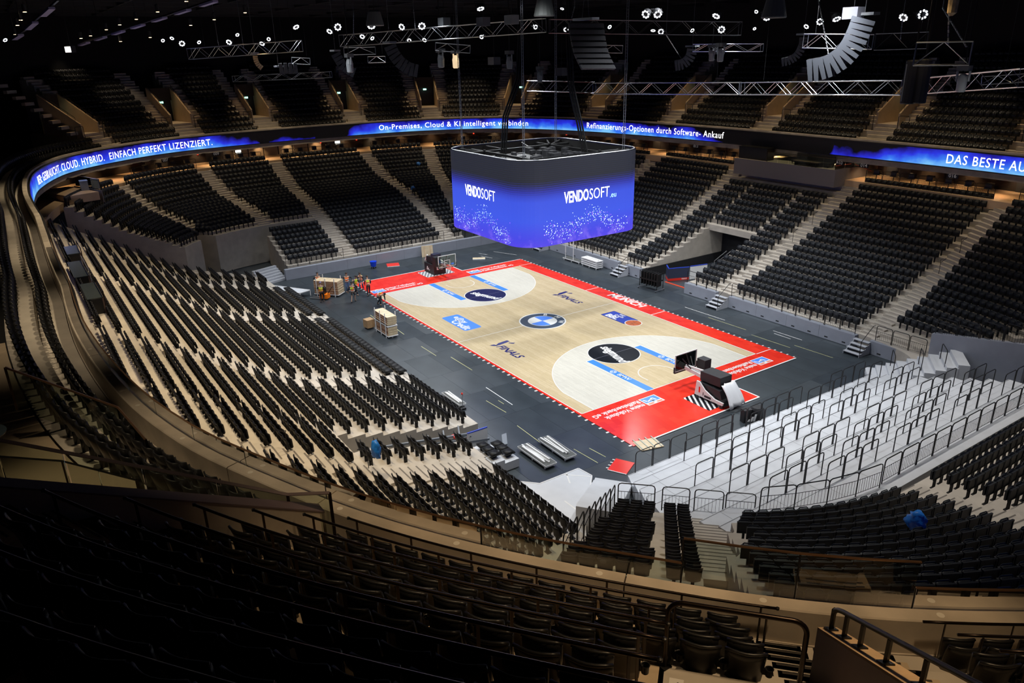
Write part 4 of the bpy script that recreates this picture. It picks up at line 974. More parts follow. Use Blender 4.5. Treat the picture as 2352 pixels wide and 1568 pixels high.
for k, (a, b) in TRUSS.items():
    o = truss(a, b, .5 if k in 'LMNIJHDK' else .78, .5, .7 if k in 'LMN' else .95, BLT if k in ('B2', 'C', 'F') else ALU); tag(o, TL[k], 'truss', 'roof trusses')
    dk = MB()     # hanging wires to the roof
    A, B = Vector(a), Vector(b); d = B-A
    for t in (.15, .85): dk.tube([d*t+Vector((0, 0, .4)), d*t+Vector((0, 0, 24.9-A.z-d.z*t))], .012, 4, False)
    dk.build('hanging_wire', BLACKM, o)
# lamps: a ring of eight lit lenses in a round head on a yoke
LENS = mat('lamp_lens', (1, 1, 1), .3, emit=9.0, ecol=(.88, .93, 1)); HEAD = mat('lamp_head', (.03, .03, .033), .4, .3)
hd = MB().lathe((0, 0, -.30), [(.10, 0), (.22, .04), (.26, .28), (.25, .30)], 14).mesh('lamp_head', HEAD)
ln = MB()
for k in range(8): ln.disc((.175*math.cos(k*math.pi/4), .175*math.sin(k*math.pi/4), .005), .046, .02, 8)
ln = ln.mesh('lens_ring', LENS)
yk = MB().tube([(-.30, 0, -.12), (-.30, 0, -.45), (.30, 0, -.45), (.30, 0, -.12)], .025, 5).mesh('yoke', BLACKM)
for i, (x, y, z, s) in enumerate(LAMPS):
    o = empty('stage_lamp', (x, y, z)); v = Vector(CAM)-Vector((x, y, z)); v.z = 0; v.normalize(); a = (i*2.399) % 6.283
    aim = v+Vector((math.cos(a)*.55, math.sin(a)*.55, -.75+.35*math.sin(i*1.7))); o.rotation_euler = aim.to_track_quat('Z', 'Y').to_euler(); o.scale = (s/.52,)*3
    for nm, mm in (('lamp_head', hd), ('lens_ring', ln), ('yoke', yk)):
        c = bpy.data.objects.new(nm, mm); COL.objects.link(c); c.parent = o
    side = 'left of the video cube' if x+y*.3 < 0 else 'right of the video cube'
    tag(o, 'lit stage lamp with a ring of eight white lenses, the %s from the left among the roof lamps' % ordn(i+1) if i < 24 else 'lit stage lamp with a white lens ring, %s in the row towards the right edge' % ordn(i-23), 'lamp', 'ring lamps under the roof')
# warm pendant downlights over the far stand
WDN = mat('downlight_glow', (1, .8, .55), .4, emit=9, ecol=(1, .72, .42)); 
for i, (x, y, z) in enumerate(DOWN):
    o = empty('pendant_downlight', (x, y, z)); MB().lathe((0, 0, 0), [(.10, 0), (.12, .02), (.12, .45), (.03, .5)], 10).build('housing', HEAD, o); MB().disc((0, 0, -.02), .105, .015, 12).build('lens', WDN, o)
    MB().tube([(0, 0, .45), (0, 0, 24.9-z)], .012, 4).build('rod', BLACKM, o); tag(o, 'small warm pendant downlight, %s from the middle in the dark roof over the far left stand' % ordn(i+1), 'lamp', 'pendant downlights over the far left stand')
# line arrays: cabinets one below the other on a bent path
CAB = mat('speaker_grey', (.055, .06, .072), .5); CABF = mat('speaker_grille', (.03, .03, .034), .6)
def array(P, n, wid, hgt, dep, lab, m1=CAB, away=None):
    P = [Vector(p) for p in P]; cum = [0]
    for a, b in zip(P[:-1], P[1:]): cum.append(cum[-1]+(b-a).length)
    def at(s):
        for i in range(len(P)-1):
            if s <= cum[i+1] or i == len(P)-2: return P[i].lerp(P[i+1], (s-cum[i])/(cum[i+1]-cum[i]))
    root = empty('line_array', tuple(P[0])); view = Vector(P[0])-Vector(CAM); view.z = 0; view.normalize(); L = cum[-1]; hh = L/n
    if away is not None: view = Vector(away).normalized()
    for i in range(n):
        c = (at(L*(i+.04)/n)+at(L*(i+.96)/n))/2; t = (at(L*(i+.96)/n)-at(L*(i+.04)/n)).normalized(); side = t.cross(view).normalized()
        R = Matrix((view, side, -t)).transposed()
        mb = MB(); mb.cur = 0; h2 = hh/2*.94
        V = [(-wid/2, -dep/2, -h2), (wid/2, -dep/2, -h2), (wid/2, dep/2, -h2*.72), (-wid/2, dep/2, -h2*.72), (-wid/2, -dep/2, h2), (wid/2, -dep/2, h2), (wid/2, dep/2, h2*.72), (-wid/2, dep/2, h2*.72)]
        mb.add([tuple(c-P[0]+R @ Vector(v)) for v in V], MB.BF); ob = mb.build('speaker_cabinet', m1, root)
        g = MB(); g.add([tuple(c-P[0]+R @ Vector(v)) for v in [(-wid/2*.94, -dep/2-.012, -h2*.9), (wid/2*.94, -dep/2-.012, -h2*.9), (wid/2*.94, -dep/2-.012, h2*.9), (-wid/2*.94, -dep/2-.012, h2*.9)]], [(0, 1, 2, 3)]); g.build('grille', CABF, ob)
    top = MB(); top.box((0, 0, .18), (wid*.9, .5, .12)); top.build('rigging_frame', STEEL, root)
    w_ = MB()
    for s in (-.2, .2): w_.tube([view*s+Vector((0, 0, .2)), Vector((0, 0, min(2.2, 24.9-P[0].z-.1)))], .012, 4, False)
    w_.tube([(0, 0, min(2.2, 24.9-P[0].z-.1)), (0, 0, 24.9-P[0].z)], .015, 4, False); w_.build('sling', STEEL, root)
    tag(root, lab, 'speaker', 'hung speaker arrays'); return root
array(ARRAYS['LA1'], 13, 1.3, .3, 1.0, 'large grey bent line array of speakers hung at the right, warm light on its top')
array(ARRAYS['LA2'], 12, 1.0, .3, .55, 'small bent line array between the moving heads and the large right array')
array(ARRAYS['LA3'], 9, 1.1, .3, .75, 'small bent line array just right of the middle with a bright top plate')
array(ARRAYS['LA4'], 8, 1.9, .3, .8, 'broad dark speaker column hanging before the camera above the video cube', CABF, CF-np.array([0, 0, CF[2]])+0*CR if False else tuple(CR))
array(ARRAYS['LA5'], 9, 1.2, .3, .8, 'bent speaker array hung from the long left truss')
array(ARRAYS['LA6'], 4, .9, .3, .8, 'flat block of four grey speakers far left')
array(ARRAYS['LA8'], 7, .5, .2, .35, 'narrow orange-lit bent speaker strip below the far left truss', mat('speaker_orange_lit', (.35, .27, .18), .5))  # orange light on this strip is painted into the cabinet colour
array(ARRAYS['LA9'], 7, 1.0, .3, .7, 'dark bent speaker array beside the lit moving head below the left truss')
# moving heads, blinders and other hung fittings
def moving_head(p, s, lab, warm=False):
    o = empty('moving_head', p); m_ = mat('head_warm_lit', (.8, .6, .4), .5, emit=.8, ecol=(1, .75, .45)) if warm else mat('head_grey', (.30, .32, .34), .45)  # warm variant: light falling on arms and body is put in as glow
    MB().box((0, 0, .25), (.5*s, .4*s, .22*s)).build('base', mat('head_base', (.12, .125, .13), .5), o)
    MB().tube([(-.26*s, 0, .12*s), (-.26*s, 0, -.3*s)], .05*s, 6).tube([(.26*s, 0, .12*s), (.26*s, 0, -.3*s)], .05*s, 6).build('yoke_arm', m_, o)
    MB().lathe((0, 0, -.75*s), [(.14*s, 0), (.19*s, .05*s), (.21*s, .5*s), (.16*s, .72*s), (.05*s, .78*s)], 12).build('lamp_body', m_, o)
    MB().tube([(0, 0, .3), (0, 0, min(3.5, 24.9-p[2]))], .03, 5).build('hanging_pipe', BLACKM, o)
    return tag(o, lab, 'lamp', 'moving heads')
moving_head(HUNG[0], 1.15, 'pale moving head lamp hanging from the short silver truss right of the middle'); moving_head(HUNG[1], 1.0, 'dim moving head beside the pale one on the short silver truss')
moving_head(HUNG[2], 1.15, 'grey moving head below the truss left of the middle'); moving_head(HUNG[3], 1.1, 'moving head lit warm beside the grey one left of the middle', True)
moving_head(HUNG[4], 1.2, 'grey moving head with bracket under the left truss'); moving_head(HUNG[7], 1.0, 'bronze-lit moving head near the right edge')
moving_head(HUNG[8], 1.0, 'dark moving head above the video cube, on the left'); moving_head(HUNG[10], .9, 'dark moving head above the far rim of the video cube')
for i in (5, 6):
    o = empty('column_speaker', HUNG[i]); MB().lathe((0, 0, -.85), [(.24, 0), (.26, .03), (.26, 1.55), (.2, 1.6)], 12).build('column_body', CABF, o); MB().tube([(-.12, -.22, -.75), (-.12, -.22, .6)], .02, 5).build('light_strip', mat('strip_pale', (.4, .45, .5), .3), o)
    MB().tube([(0, 0, .75), (0, 0, 24.9-HUNG[i][2])], .03, 5).build('hanging_pipe', BLACKM, o); tag(o, 'dark upright cylinder fitting with a pale strip, %s of the pair near the right edge' % ('first' if i == 5 else 'second'), 'fitting', 'upright cylinders')
for i, lab in ((9, 'dark equipment box hung left of the cube cables'), (11, 'dark equipment box hung above the far rim of the cube'), (14, 'grey junction box on a pipe above the left truss'), (15, 'dark control box above the left truss end'), (16, 'violet-grey box sitting over the left truss'), (19, 'grey motor box above the large right array')):
    o = empty('hung_box', HUNG[i]); MB().box((0, 0, 0), (.75, .55, .5)).build('housing', mat('box_grey%d' % (i % 2), (.10, .10, .12) if i % 2 else (.22, .23, .24), .5), o); MB().tube([(0, 0, .25), (0, 0, 24.9-HUNG[i][2])], .018, 5).build('hanging_pipe', BLACKM, o); tag(o, lab, 'box', 'hung boxes')
o = empty('floodlight', HUNG[12]); MB().box((0, 0, 0), (.5, .35, .4), .5).build('housing', HEAD, o); MB().box((.16, -.14, -.02), (.34, .3, .34), .5).build('lit_face', mat('flood_face', (1, 1, 1), .4, emit=3.5, ecol=(1, .95, .85)), o); MB().tube([(0, 0, .2), (0, 0, 24.9-HUNG[12][2])], .02, 5).build('hanging_pipe', BLACKM, o); tag(o, 'small bright square floodlight alone in the dark far left roof', 'lamp')
for i, (p, lab) in enumerate(((HUNG[13], 'large grey bell-shaped fitting above the left truss'), (HUNG[17], 'dark bell-shaped fitting at the top above the video cube'), (HUNG[18], 'dark bell-shaped fitting at the top right of the middle'))):
    o = empty('bell_fitting', p); MB().lathe((0, 0, -.5), [(.5, 0), (.52, .05), (.36, .75), (.2, .85)], 16).build('shade', mat('bell_grey', (.16, .17, .16), .5), o); MB().tube([(0, 0, .3), (0, 0, 24.9-p[2])], .03, 5).build('hanging_pipe', BLACKM, o); tag(o, lab, 'lamp', 'bell fittings')
o = empty('chain_bag', HUNG[20]); MB().lathe((0, 0, -.4), [(.05, 0), (.16, .1), (.18, .7), (.12, .9)], 10).build('bag', mat('bag_tan', (.5, .36, .18), .8, var=.3, scale=8), o); MB().tube([(0, 0, .4), (0, 0, 24.9-HUNG[20][2])], .02, 5).build('chain', STEEL, o); tag(o, 'tan chain bag hanging over the warm-lit truss near the right edge', 'bag')
for i, (a, b) in enumerate(CH):
    c = MB(); A, B = Vector(a), Vector(b); n = int((A-B).length/.14)+1
    for k in range(n):
        p = A.lerp(B, k/n); q = A.lerp(B, (k+.85)/n); c.bar(p, q, .055 if k % 2 else .03, .03 if k % 2 else .055)
    c.tube([A, (A.x, A.y, 24.9)], .015, 4, False)
    o = c.build('hoist_chain', STEEL); tag(o, 'steel hoist chain, %s from the left among the roof chains' % ordn(i+1), 'chain', 'hoist chains')
for i, (a, b) in enumerate(PB):
    A, B = Vector(a), Vector(b); d = B-A; L = d.length; d.normalize(); o = empty('roof_track', a); VI = mat('track_violet_light', (.35, .32, .55), .5)  # blue light falling on the tracks is put into the plates' violet colour
    n = max(1, int(L/3.2))
    for k in range(n): MB().bar(d*(L*(k+.1)/n), d*(L*(k+.62)/n), .35, .12).build('track_plate', VI, o)
    MB().bar((0, 0, .12), tuple(d*L+Vector((0, 0, .12))), .12, .1).tube([d*.2*L, d*.2*L+Vector((0, 0, 24.9-A.z-d.z*.2*L))], .02, 4).tube([d*.8*L, d*.8*L+Vector((0, 0, 24.9-A.z-d.z*.8*L))], .02, 4).build('track_beam', BLACKM, o); tag(o, 'violet-lit plated track under the dark roof, %s from the left' % ordn(i+1), 'beam', 'violet roof tracks')
spot('roof_light', (-20, -24, 17.6), (-20, -24, 22), 60, (.5, .45, 1), 150, 1, .3)
spot('roof_light', (-26, -13, 18.0), (-18, -15, 21), 45, (.8, .85, 1), 120, 1, .3); spot('roof_light', (-4, -6.5, 21.9), (-4, -5.8, 19), 110, (.85, .92, 1), 140, 1, .2); spot('roof_light', (14, 10, 18.3), (13, 11, 16), 60, (.8, .88, 1), 150, 1, .2)
spot('roof_light', (27.5, -3.2, 21), (28.2, -2.4, 18), 80, (1, .75, .45), 100, 1, .2); spot('roof_light', (22.6, .6, 22.6), (21.5, 1.7, 19), 55, (.85, .85, .9), 110, 1, .2); spot('roof_light', (5, 11.5, 20.6), (5, 12.5, 18.5), 70, (.85, .92, 1), 130, 1, .2)
spot('roof_light', (-17.5, -14.5, 20.5), (-17.9, -13.7, 18.5), 45, (1, .62, .3), 90, 1, .2)
# dark roof beams
rb_ = MB()
for x in range(-54, 54, 6): rb_.box((x, 0, 24.3), (.3, 96, 1.2))
for y in range(-44, 45, 8): rb_.box((0, y, 23.9), (112, .18, .3))
struct(rb_.build('ceiling_beam', mat('beam_black', (.016, .016, .018), .6)))
# ================================================================== RAILINGS, STAIR UNITS, FLOOR PROPS
def hoop(p, q, z, h=1.1, bal=False, mid=False, r=.024, name='rail_hoop', zq=None):
    """tube hoop standing between p and q; balusters and lower bar are parts"""
    p3 = Vector((*p, z)); q3 = Vector((*q, z if zq is None else zq)); d = (q3-p3); L = d.length; d.normalize(); o = empty(name, tuple(p3)); U = Vector((0, 0, 1)); c = min(.13, L/4)
    a, b = Vector((0, 0, 0)), q3-p3
    MB().tube([a, a+U*(h-c), a+U*(h-.3*c)+d*.3*c, a+U*h+d*c, b+U*h-d*c, b+U*(h-.3*c)-d*.3*c, b+U*(h-c), b], r, 6).build('hoop_tube', BLACKM, o)
    if bal:
        m_ = MB().tube([a+U*.12, b+U*.12], .014, 4).tube([a+U*(h-.38), b+U*(h-.38)], .014, 4); n = max(3, int(L/.13))
        for i in range(1, n): m_.tube([a+(b-a)*(i/n)+U*.12, a+(b-a)*(i/n)+U*(h-.38)], .008, 4, False)
        m_.build('balusters', BLACKM, o)
    elif mid: MB().tube([a+U*.55, b+U*.55], .014, 4).build('cross_bar', BLACKM, o)
    return o
HW = 1.16
def hoops_line(p, q, z, n, lab, group, bal=False, zq=None, h=1.1, name='rail_hoop', mid=False):
    p, q = np.array(p, float), np.array(q, float); zq = z if zq is None else zq
    for i in range(n):
        a, b = p+(q-p)*(i+.03)/n, p+(q-p)*(i+.97)/n
        o = hoop(a, b, z+(zq-z)*i/n, h, bal, mid, name=name); tag(o, lab % ordn(i+1), 'railing', group)
TW = ['front', 'second', 'third', 'fourth', 'fifth', 'sixth', 'seventh', 'eighth', 'ninth', 'top']
for k in range(10):
    x = 20.9+.92*k; z = .42+.285*k; per = 3*HW+1.25; y0 = -10.0 if k == 0 else -9.9+(2.3 if k % 2 else 0)
    if k in (2, 5): continue
    groups = [(-9.9, 3), (-5.4, 7), (5.3, 3)] if k == 0 else [(y0+g*per, 3) for g in range(4)]
    c = 0
    for gy, n in groups:
        for i in range(n):
            ya = gy+HW*i+.04; yb = ya+HW-.08
            if yb > 9.4: continue
            c += 1; tag(hoop((x+.03, ya), (x+.03, yb), z, 1.1, mid=(k % 3 == 1 and i % 2 == 0)), 'black rail hoop, %s from the near end in the %s step of the light grey standing terrace' % (ordn(c), TW[k]), 'railing', 'rail hoops of the standing terrace')
hoops_line((30.35, -5.6), (30.35, 8.2), 2.99, 11, 'black railing hoop with bars behind the standing terrace, %s from the near end', 'barred hoops behind the terrace', True)
pts = [base[np.argmin(np.hypot(base[:, 0]-x, base[:, 1]-y))] for x, y in ((29.2, -11.3), (29.95, -10), (30.5, -8.8), (30.75, -7.5), (30.9, -6.2))]
for i in range(4): tag(hoop(pts[i]-np.array([.45, -.15]), pts[i+1]-np.array([.45, -.15]), 2.99, 1.1, True), 'black barred hoop on the curve before the square seats, %s from the wide stair' % ordn(i+1), 'railing', 'barred hoops behind the terrace')
# railings of the diagonal block
o0 = np.array([25.5, -13.1]); 
for i in range(9):
    a = o0+dn*.82*i+dv*(-1.62-.12*i); b = o0+dn*.82*(i+.96)+dv*(-1.62-.12*(i+.96)); tag(hoop(a, b, 2.0+.33*i, 1.15, True), 'black barred hoop along the diagonal seat block, %s from the floor' % ordn(i+1), 'railing', 'barred hoops of the diagonal block')
for i, (u0, u1) in enumerate(((-1.5, -.05), (.25, 1.3), (1.5, 2.6), (2.7, 3.8))): tag(hoop(o0-dn*.18+dv*u0, o0-dn*.18+dv*u1, 2.0, 1.1, True), 'black barred hoop before the diagonal block, %s from the short side' % ordn(i+1), 'railing', 'barred hoops before the diagonal block')
# wide steps between diagonal block and square seats
mb = MB(); st = MB()
for k in range(9):
    for h in (0, 1):
        o1 = o0+dn*(.82*k+.41*h); L0, L1 = o1+dv*1.40, o1+dv*(2.95+.06*k); z = 2.0+.33*k+.165*h; P = [L0, L1, L1+dn*.42, L0+dn*.42]
        mb.hexa([(*p, 0) for p in P]+[(*p, z) for p in P]); st.add([(*(L0+dn*.02), z+.003), (*(L1+dn*.02), z+.003), (*(L1+dn*.07), z+.003), (*(L0+dn*.07), z+.003)], [(0, 1, 2, 3)])
ow = struct(mb.build('aisle_stairs', CONC)); stuff(st.build('nosing_strip', mat('nosing', (.16, .14, .12), .7), ow))
# grey turned steps at the far end of the terrace and the wall beside it
mb = MB()
for i in range(9):
    g, e = np.array([.80, .60]), np.array([.60, -.80]); s0 = np.array([19.9, 10.6])+g*.56*i; P = [s0, s0+e*(2.9-.05*i), s0+e*(2.9-.05*i)+g*.6, s0+g*.6]; z = .28+.21*i
    mb.hexa([(*p, -.04) for p in P]+[(*p, z) for p in P])
struct(mb.build('terrace_floor', DECKW)); mb = MB(); mb.hexa([(22.0, 13.2, -.04), (24.6, 9.9, -.04), (24.9, 10.2, -.04), (22.3, 13.5, -.04), (22.0, 13.2, 2.2), (24.6, 9.9, 2.2), (24.9, 10.2, 2.2), (22.3, 13.5, 2.2)])
mb2 = MB(); mb2.hexa([(22.1, 13.6, -.04), (27.6, 13.0, -.04), (27.7, 13.3, -.04), (22.1, 14.0, -.04), (22.1, 13.6, 2.5), (27.6, 13.0, 3.6), (27.7, 13.3, 3.6), (22.1, 14.0, 2.5)]); struct(mb2.build('wall_corner', GREYW))
hoops_line((22.2, 13.75), (27.5, 13.15), 2.5, 4, 'black barred hoop on the sloping grey corner wall, %s from the floor', 'barred hoops of the grey corner wall', True, 3.6)
for i, (p, q) in enumerate((((21.3, 10.9), (22.0, 10.0)), ((22.6, 11.6), (23.2, 10.8)), ((23.4, 12.4), (24.2, 11.4)))): tag(hoop(p, q, .75+.35*i, 1.1), 'black rail hoop on the turned grey steps, %s from the floor' % ordn(i+1), 'railing', 'hoops of the turned steps')
# low grey fronts of the stands as panels with slots, and the fence on them
SLOT = mat('slot_black', (.01, .01, .011), .8)
def front(p, q, z1, n, nm):
    p, q = np.array(p, float), np.array(q, float); t = (q-p)/np.linalg.norm(q-p); root = empty(nm, (*p, 0)); root['kind'] = 'structure'; L = np.linalg.norm(q-p); a = math.atan2(t[1], t[0])
    for i in range(n):
        c = (i+.5)*L/n; R = Matrix.Rotation(a, 3, 'Z'); mb = MB(); mb.box(tuple(R @ Vector((c, .20, z1/2-.02))), (L/n-.012, .40, z1), a); o = mb.build('front_panel', GREYW, root)
        s = MB()
        for f in (.22, .72): s.box(tuple(R @ Vector((c-L/n/2+L/n*f, -.002, .16))), (.26, .02, .08), a)
        s.build('panel_slot', SLOT, o)
front((-18.0, 13.58), (-6.7, 13.58), .90, 4, 'wall_front_right'); front((-5.7, 13.58), (-3.7, 13.58), .9, 1, 'wall_front_right'); front((1.6, 13.58), (5.0, 13.58), .9, 1, 'wall_front_right'); front((6.3, 13.58), (17.2, 13.58), .9, 4, 'wall_front_right'); front((18.3, 13.5), (21.8, 13.4), .9, 1, 'wall_front_right')
front((-23.72, 12.0), (-23.72, -12.2), .98, 8, 'wall_front_far')
for (x0, x1, n, wd) in ((-17.9, -6.9, 9, 'before the block behind the video cube'), (-5.6, -3.8, 2, 'beside the tunnel, far side'), (1.7, 4.9, 3, 'beside the tunnel, near side'), (6.4, 17.1, 9, 'before the large middle block'), (18.5, 21.9, 3, 'before the corner block')):
    hoops_line((x0, 13.75), (x1, 13.75), .9, n, 'black barred fence hoop %s, ' % wd+'%s from the far end', 'fence hoops on the long side', True, h=1.05, name='fence_hoop')
for (y0, y1, n, wd) in ((-11.9, -6.2, 5, 'low far block'), (-4.8, 1.2, 5, 'far middle block'), (2.3, 4.9, 2, 'far middle block end'), (6.3, 11.8, 5, 'far right block')):
    hoops_line((-23.95, y0), (-23.95, y1), .98, n, 'black barred fence hoop at the far end, '+wd+', %s from the near side', 'fence hoops at the far end', True, h=1.05, name='fence_hoop')
# movable stair units at the stand fronts
def stair_unit(x, y, rz, lab, n=4, w_=1.15, H=.9):
    o = empty('stair_unit', (x, y, -.035), rz)
    for i in range(n):
        d = .32; MB().box((0, -.16-d*(n-1-i), (i+1)*H/(n+.4)/1-.02), (w_, d+.03, .04)).build('step', STEEL_DECK, o); MB().box((0, -.02-d*(n-1-i), (i+.5)*H/(n+.4)), (w_, .02, H/(n+.4))).build('riser', GREYW, o)
    for s in (-1, 1):
        P = [(-.0, 0), (-.0, H*.9)]+[(-.32*(n-1-i), (i+1)*H/(n+.4)) for i in range(n-1, -1, -1)]+[(-.32*n, H/(n+.4)*.9), (-.32*n, 0)]
        mb = MB(); m_ = len(P); mb.add([(s*w_/2, p[0], p[1]) for p in P]+[(s*(w_/2-.03), p[0], p[1]) for p in P], [tuple(range(m_)), tuple(range(m_, 2*m_))[::-1]]+[(i, m_+i, m_+(i+1) % m_, (i+1) % m_) for i in range(m_)]); mb.build('side_plate', STEEL_DECK, o)
    MB().tube([(w_/2-.03, -.32*n+.1, .1), (w_/2-.03, -.32*n+.1, 1.1), (w_/2-.03, 0, 1.95), (w_/2-.03, .2, 1.95)], .022, 6).build('handrail', BLACKM, o)
    return tag(o, lab, 'stairs', 'movable stair units')
for x, lab in ((-17.9, 'small grey stair unit by the far long-side corner, partly under the video cube'), (-5.8, 'small grey stair unit beside the folded black cart, before the tunnel'), (5.75, 'small grey stair unit in the middle of the long-side front'), (17.85, 'small grey stair unit nearest the standing terrace')): stair_unit(x, 13.55, 0, lab)
stair_unit(-23.7, 1.75, -math.pi/2, 'small grey stair unit at the far end behind the leaning wood panel')
# tunnel in the long side: dark lining and its slanted tube rails
mb = MB(); mb.box((-1.05, 24.2, 1.6), (5.3, .2, 3.3)); mb.box((-3.62, 19, .4), (.1, 10.5, .9)); struct(mb.build('wall_tunnel', mat('tunnel_black', (.012, .012, .014), .8)))
for i, (x, y) in enumerate(((-.3, 17.9), (-.3, 18.7), (-.3, 19.8), (-.3, 20.5))): tag(MB().tube([(x+1.2, y, 0), (x+1.2, y, 1.9), (x+2.1, y+.4, 2.9)], .03, 6).build('tunnel_rail', STEEL), 'pale slanted tube rail inside the dark tunnel, %s from the court' % ordn(i+1), 'railing', 'tunnel rails')
def boards(p, q, h, lab, face, low=None, txt=None):
    p, q = np.array(p, float), np.array(q, float); L = np.linalg.norm(q-p); a = math.atan2(*(q-p)[::-1]); o = empty('rink_board', (*((p+q)/2), -.035), a)
    MB().box((0, 0, h/2+.04), (L, .07, h-.08)).build('panel', face, o); MB().box((0, 0, h+.02), (L+.02, .09, .06)).build('top_cap', mat('board_cap', srgb(40, 70, 190), .4), o); MB().box((0, -.002, .14), (L+.004, .078, .22)).build('kick_strip', low or WHITEP, o)
    if txt: text_obj(txt, (L*.28, -.045, .14), .17, WHITEP, o, tilt=(math.pi/2, 0, 0), bold=.02, ext=.002)
    return tag(o, lab, 'board')
boards((-1.65, 15.0), (-.95, 16.8), 1.15, 'dark blue rink board with a red lower strip standing in the tunnel mouth', mat('board_navy', (.035, .045, .085), .4), RED, 'PENNY')
boards((-1.65, 15.0), (-2.6, 15.7), 1.15, 'short rink board end with a red strip by the folded black cart', mat('board_navy', (.035, .045, .085), .4), RED, 'PENNY')
boards((-.9, 16.9), (-.5, 18.6), 1.2, 'white rink board standing behind the dark blue board in the tunnel', WHITEP, WHITEP)
o = MB().box((0, 0, .02), (3.2, .16, .04)).build('threshold_strip', mat('strip_red', (.75, .07, .02), .5)); o.location = (-.1, 14.7, -.04); tag(o, 'long orange-red threshold strip across the tunnel mouth', 'strip')
# folded black seat cart
o = empty('folded_cart', (-.95, 12.25, -.035), .1)
MB().box((0, 0, .9), (1.9, .75, .10)).tube([(-.95, -.4, .2), (-.95, -.4, 1.6), (-.95, .4, 1.6), (-.95, .4, .2)], .03, 6).tube([(.95, -.4, .2), (.95, -.4, 1.6), (.95, .4, 1.6), (.95, .4, .2)], .03, 6).build('rack_frame', BLACKM, o)
for i in range(7): MB().box((-.8+i*.27, 0, .95), (.10, .66, 1.1), .06*(i-3)).build('folded_seat', BLACKB, o)
MB().box((-.95, 0, .12), (.08, 1.2, .06)).box((.95, 0, .12), (.08, 1.2, .06)).build('foot', ALU, o)
for x in (-.95, .95):
    for y in (-.55, .55): MB().disc((x-.02, y, .055), .05, .04, 10, (1, 0, 0)).build('caster', mat('rubber', (.03, .03, .03), .7), o)
tag(o, 'black cart of folded seats on casters standing near the tunnel mouth', 'cart')
# flat platform trolleys
DOLG = mat('dolly_deck', (.09, .095, .09), .6, var=.15)
def dolly(x, y, rz, L, W, lab, poles=0, posts=0, layers=1, seed=1):
    o = empty('platform_trolley', (x, y, -.035), rz); rg = np.random.default_rng(seed)
    for j in range(layers):
        z = .20+j*.19; MB().box((0, 0, z+.035), (L, W, .03)).build('deck', DOLG if layers == 1 else WHITEM, o)
        MB().box((0, -W/2, z), (L, .04, .09)).box((0, W/2, z), (L, .04, .09)).box((-L/2, 0, z), (.04, W, .09)).box((L/2, 0, z), (.04, W, .09)).build('edge_frame', WHITEM, o)
    for i in range(3):
        for s in (-1, 1): MB().box((-L/2+.15+i*(L-.3)/2, s*(W/2-.06), .09), (.06, .06, .18)).build('leg', WHITEM, o)
    for i in range(posts): MB().tube([(-L/2+.35+i*1.15, -W/2+.05, .2), (-L/2+.35+i*1.15, -W/2+.05, 2.1)], .04, 6).build('upright_post', WHITEM, o)
    tag(o, lab, 'trolley', 'platform trolleys'); zt = .25+(layers-1)*.19
    for i in range(poles):
        yy = -W/2*.7+W*.7*(i+.5)/poles; L2 = L*.80; a = rg.normal(0, .02); lev = 1 if i >= poles*.7 else 0
        p = MB().box((0, 0, 0), (L2, .075, .075)).build('white_post', WHITEP); c_, s_ = math.cos(rz), math.sin(rz); ox = rg.normal(0, .08); yq = yy-(.12 if lev else 0)
        p.location = (x+c_*ox-s_*yq, y+s_*ox+c_*yq, -.035+zt+.04+.077*lev); p.rotation_euler = (0, 0, rz+a)
        tag(p, 'white metal post lying on the %s, %s across' % (lab.split(' trolley')[0].replace('flat ', '')+' trolley', ordn(i+1)), 'post', 'white posts on trolleys')
dolly(16.45, -12.42, .0, 2.45, .66, 'low black trolley loaded with white posts, closest to the grey corner stage', 6, seed=2)
dolly(16.42, -11.12, -.02, 2.45, .66, 'farther black trolley with a few white posts, beside the open floor', 4, seed=3)
dolly(8.15, -12.50, .0, 2.1, .42, 'narrow white trolley with white posts close to the pull-out seats', 3, seed=4)
dolly(-12.1, 12.62, .05, 2.45, .62, 'flat trolley with two tall white uprights by the long-side fence', 0, 2)
dolly(-9.45, 12.75, .0, 2.3, .75, 'pile of white trolleys with one post on top by the long-side fence', 1, 0, 4)
o = empty('trolley_jack', (9.35, -12.6, -.035)); MB().tube([(0, 0, .05), (0, 0, .95)], .025, 6).tube([(-.15, 0, .95), (.15, 0, .95)], .02, 6).build('handle', STEEL, o); MB().lathe((0, 0, .9), [(.02, 0), (.06, .05), (.06, .12), (.02, .16)], 8).build('red_knob', RED, o); MB().box((0, 0, .06), (.3, .3, .1)).build('jack_base', BLACKM, o); tag(o, 'small jack with a red knob at the end of the narrow post trolley', 'jack')
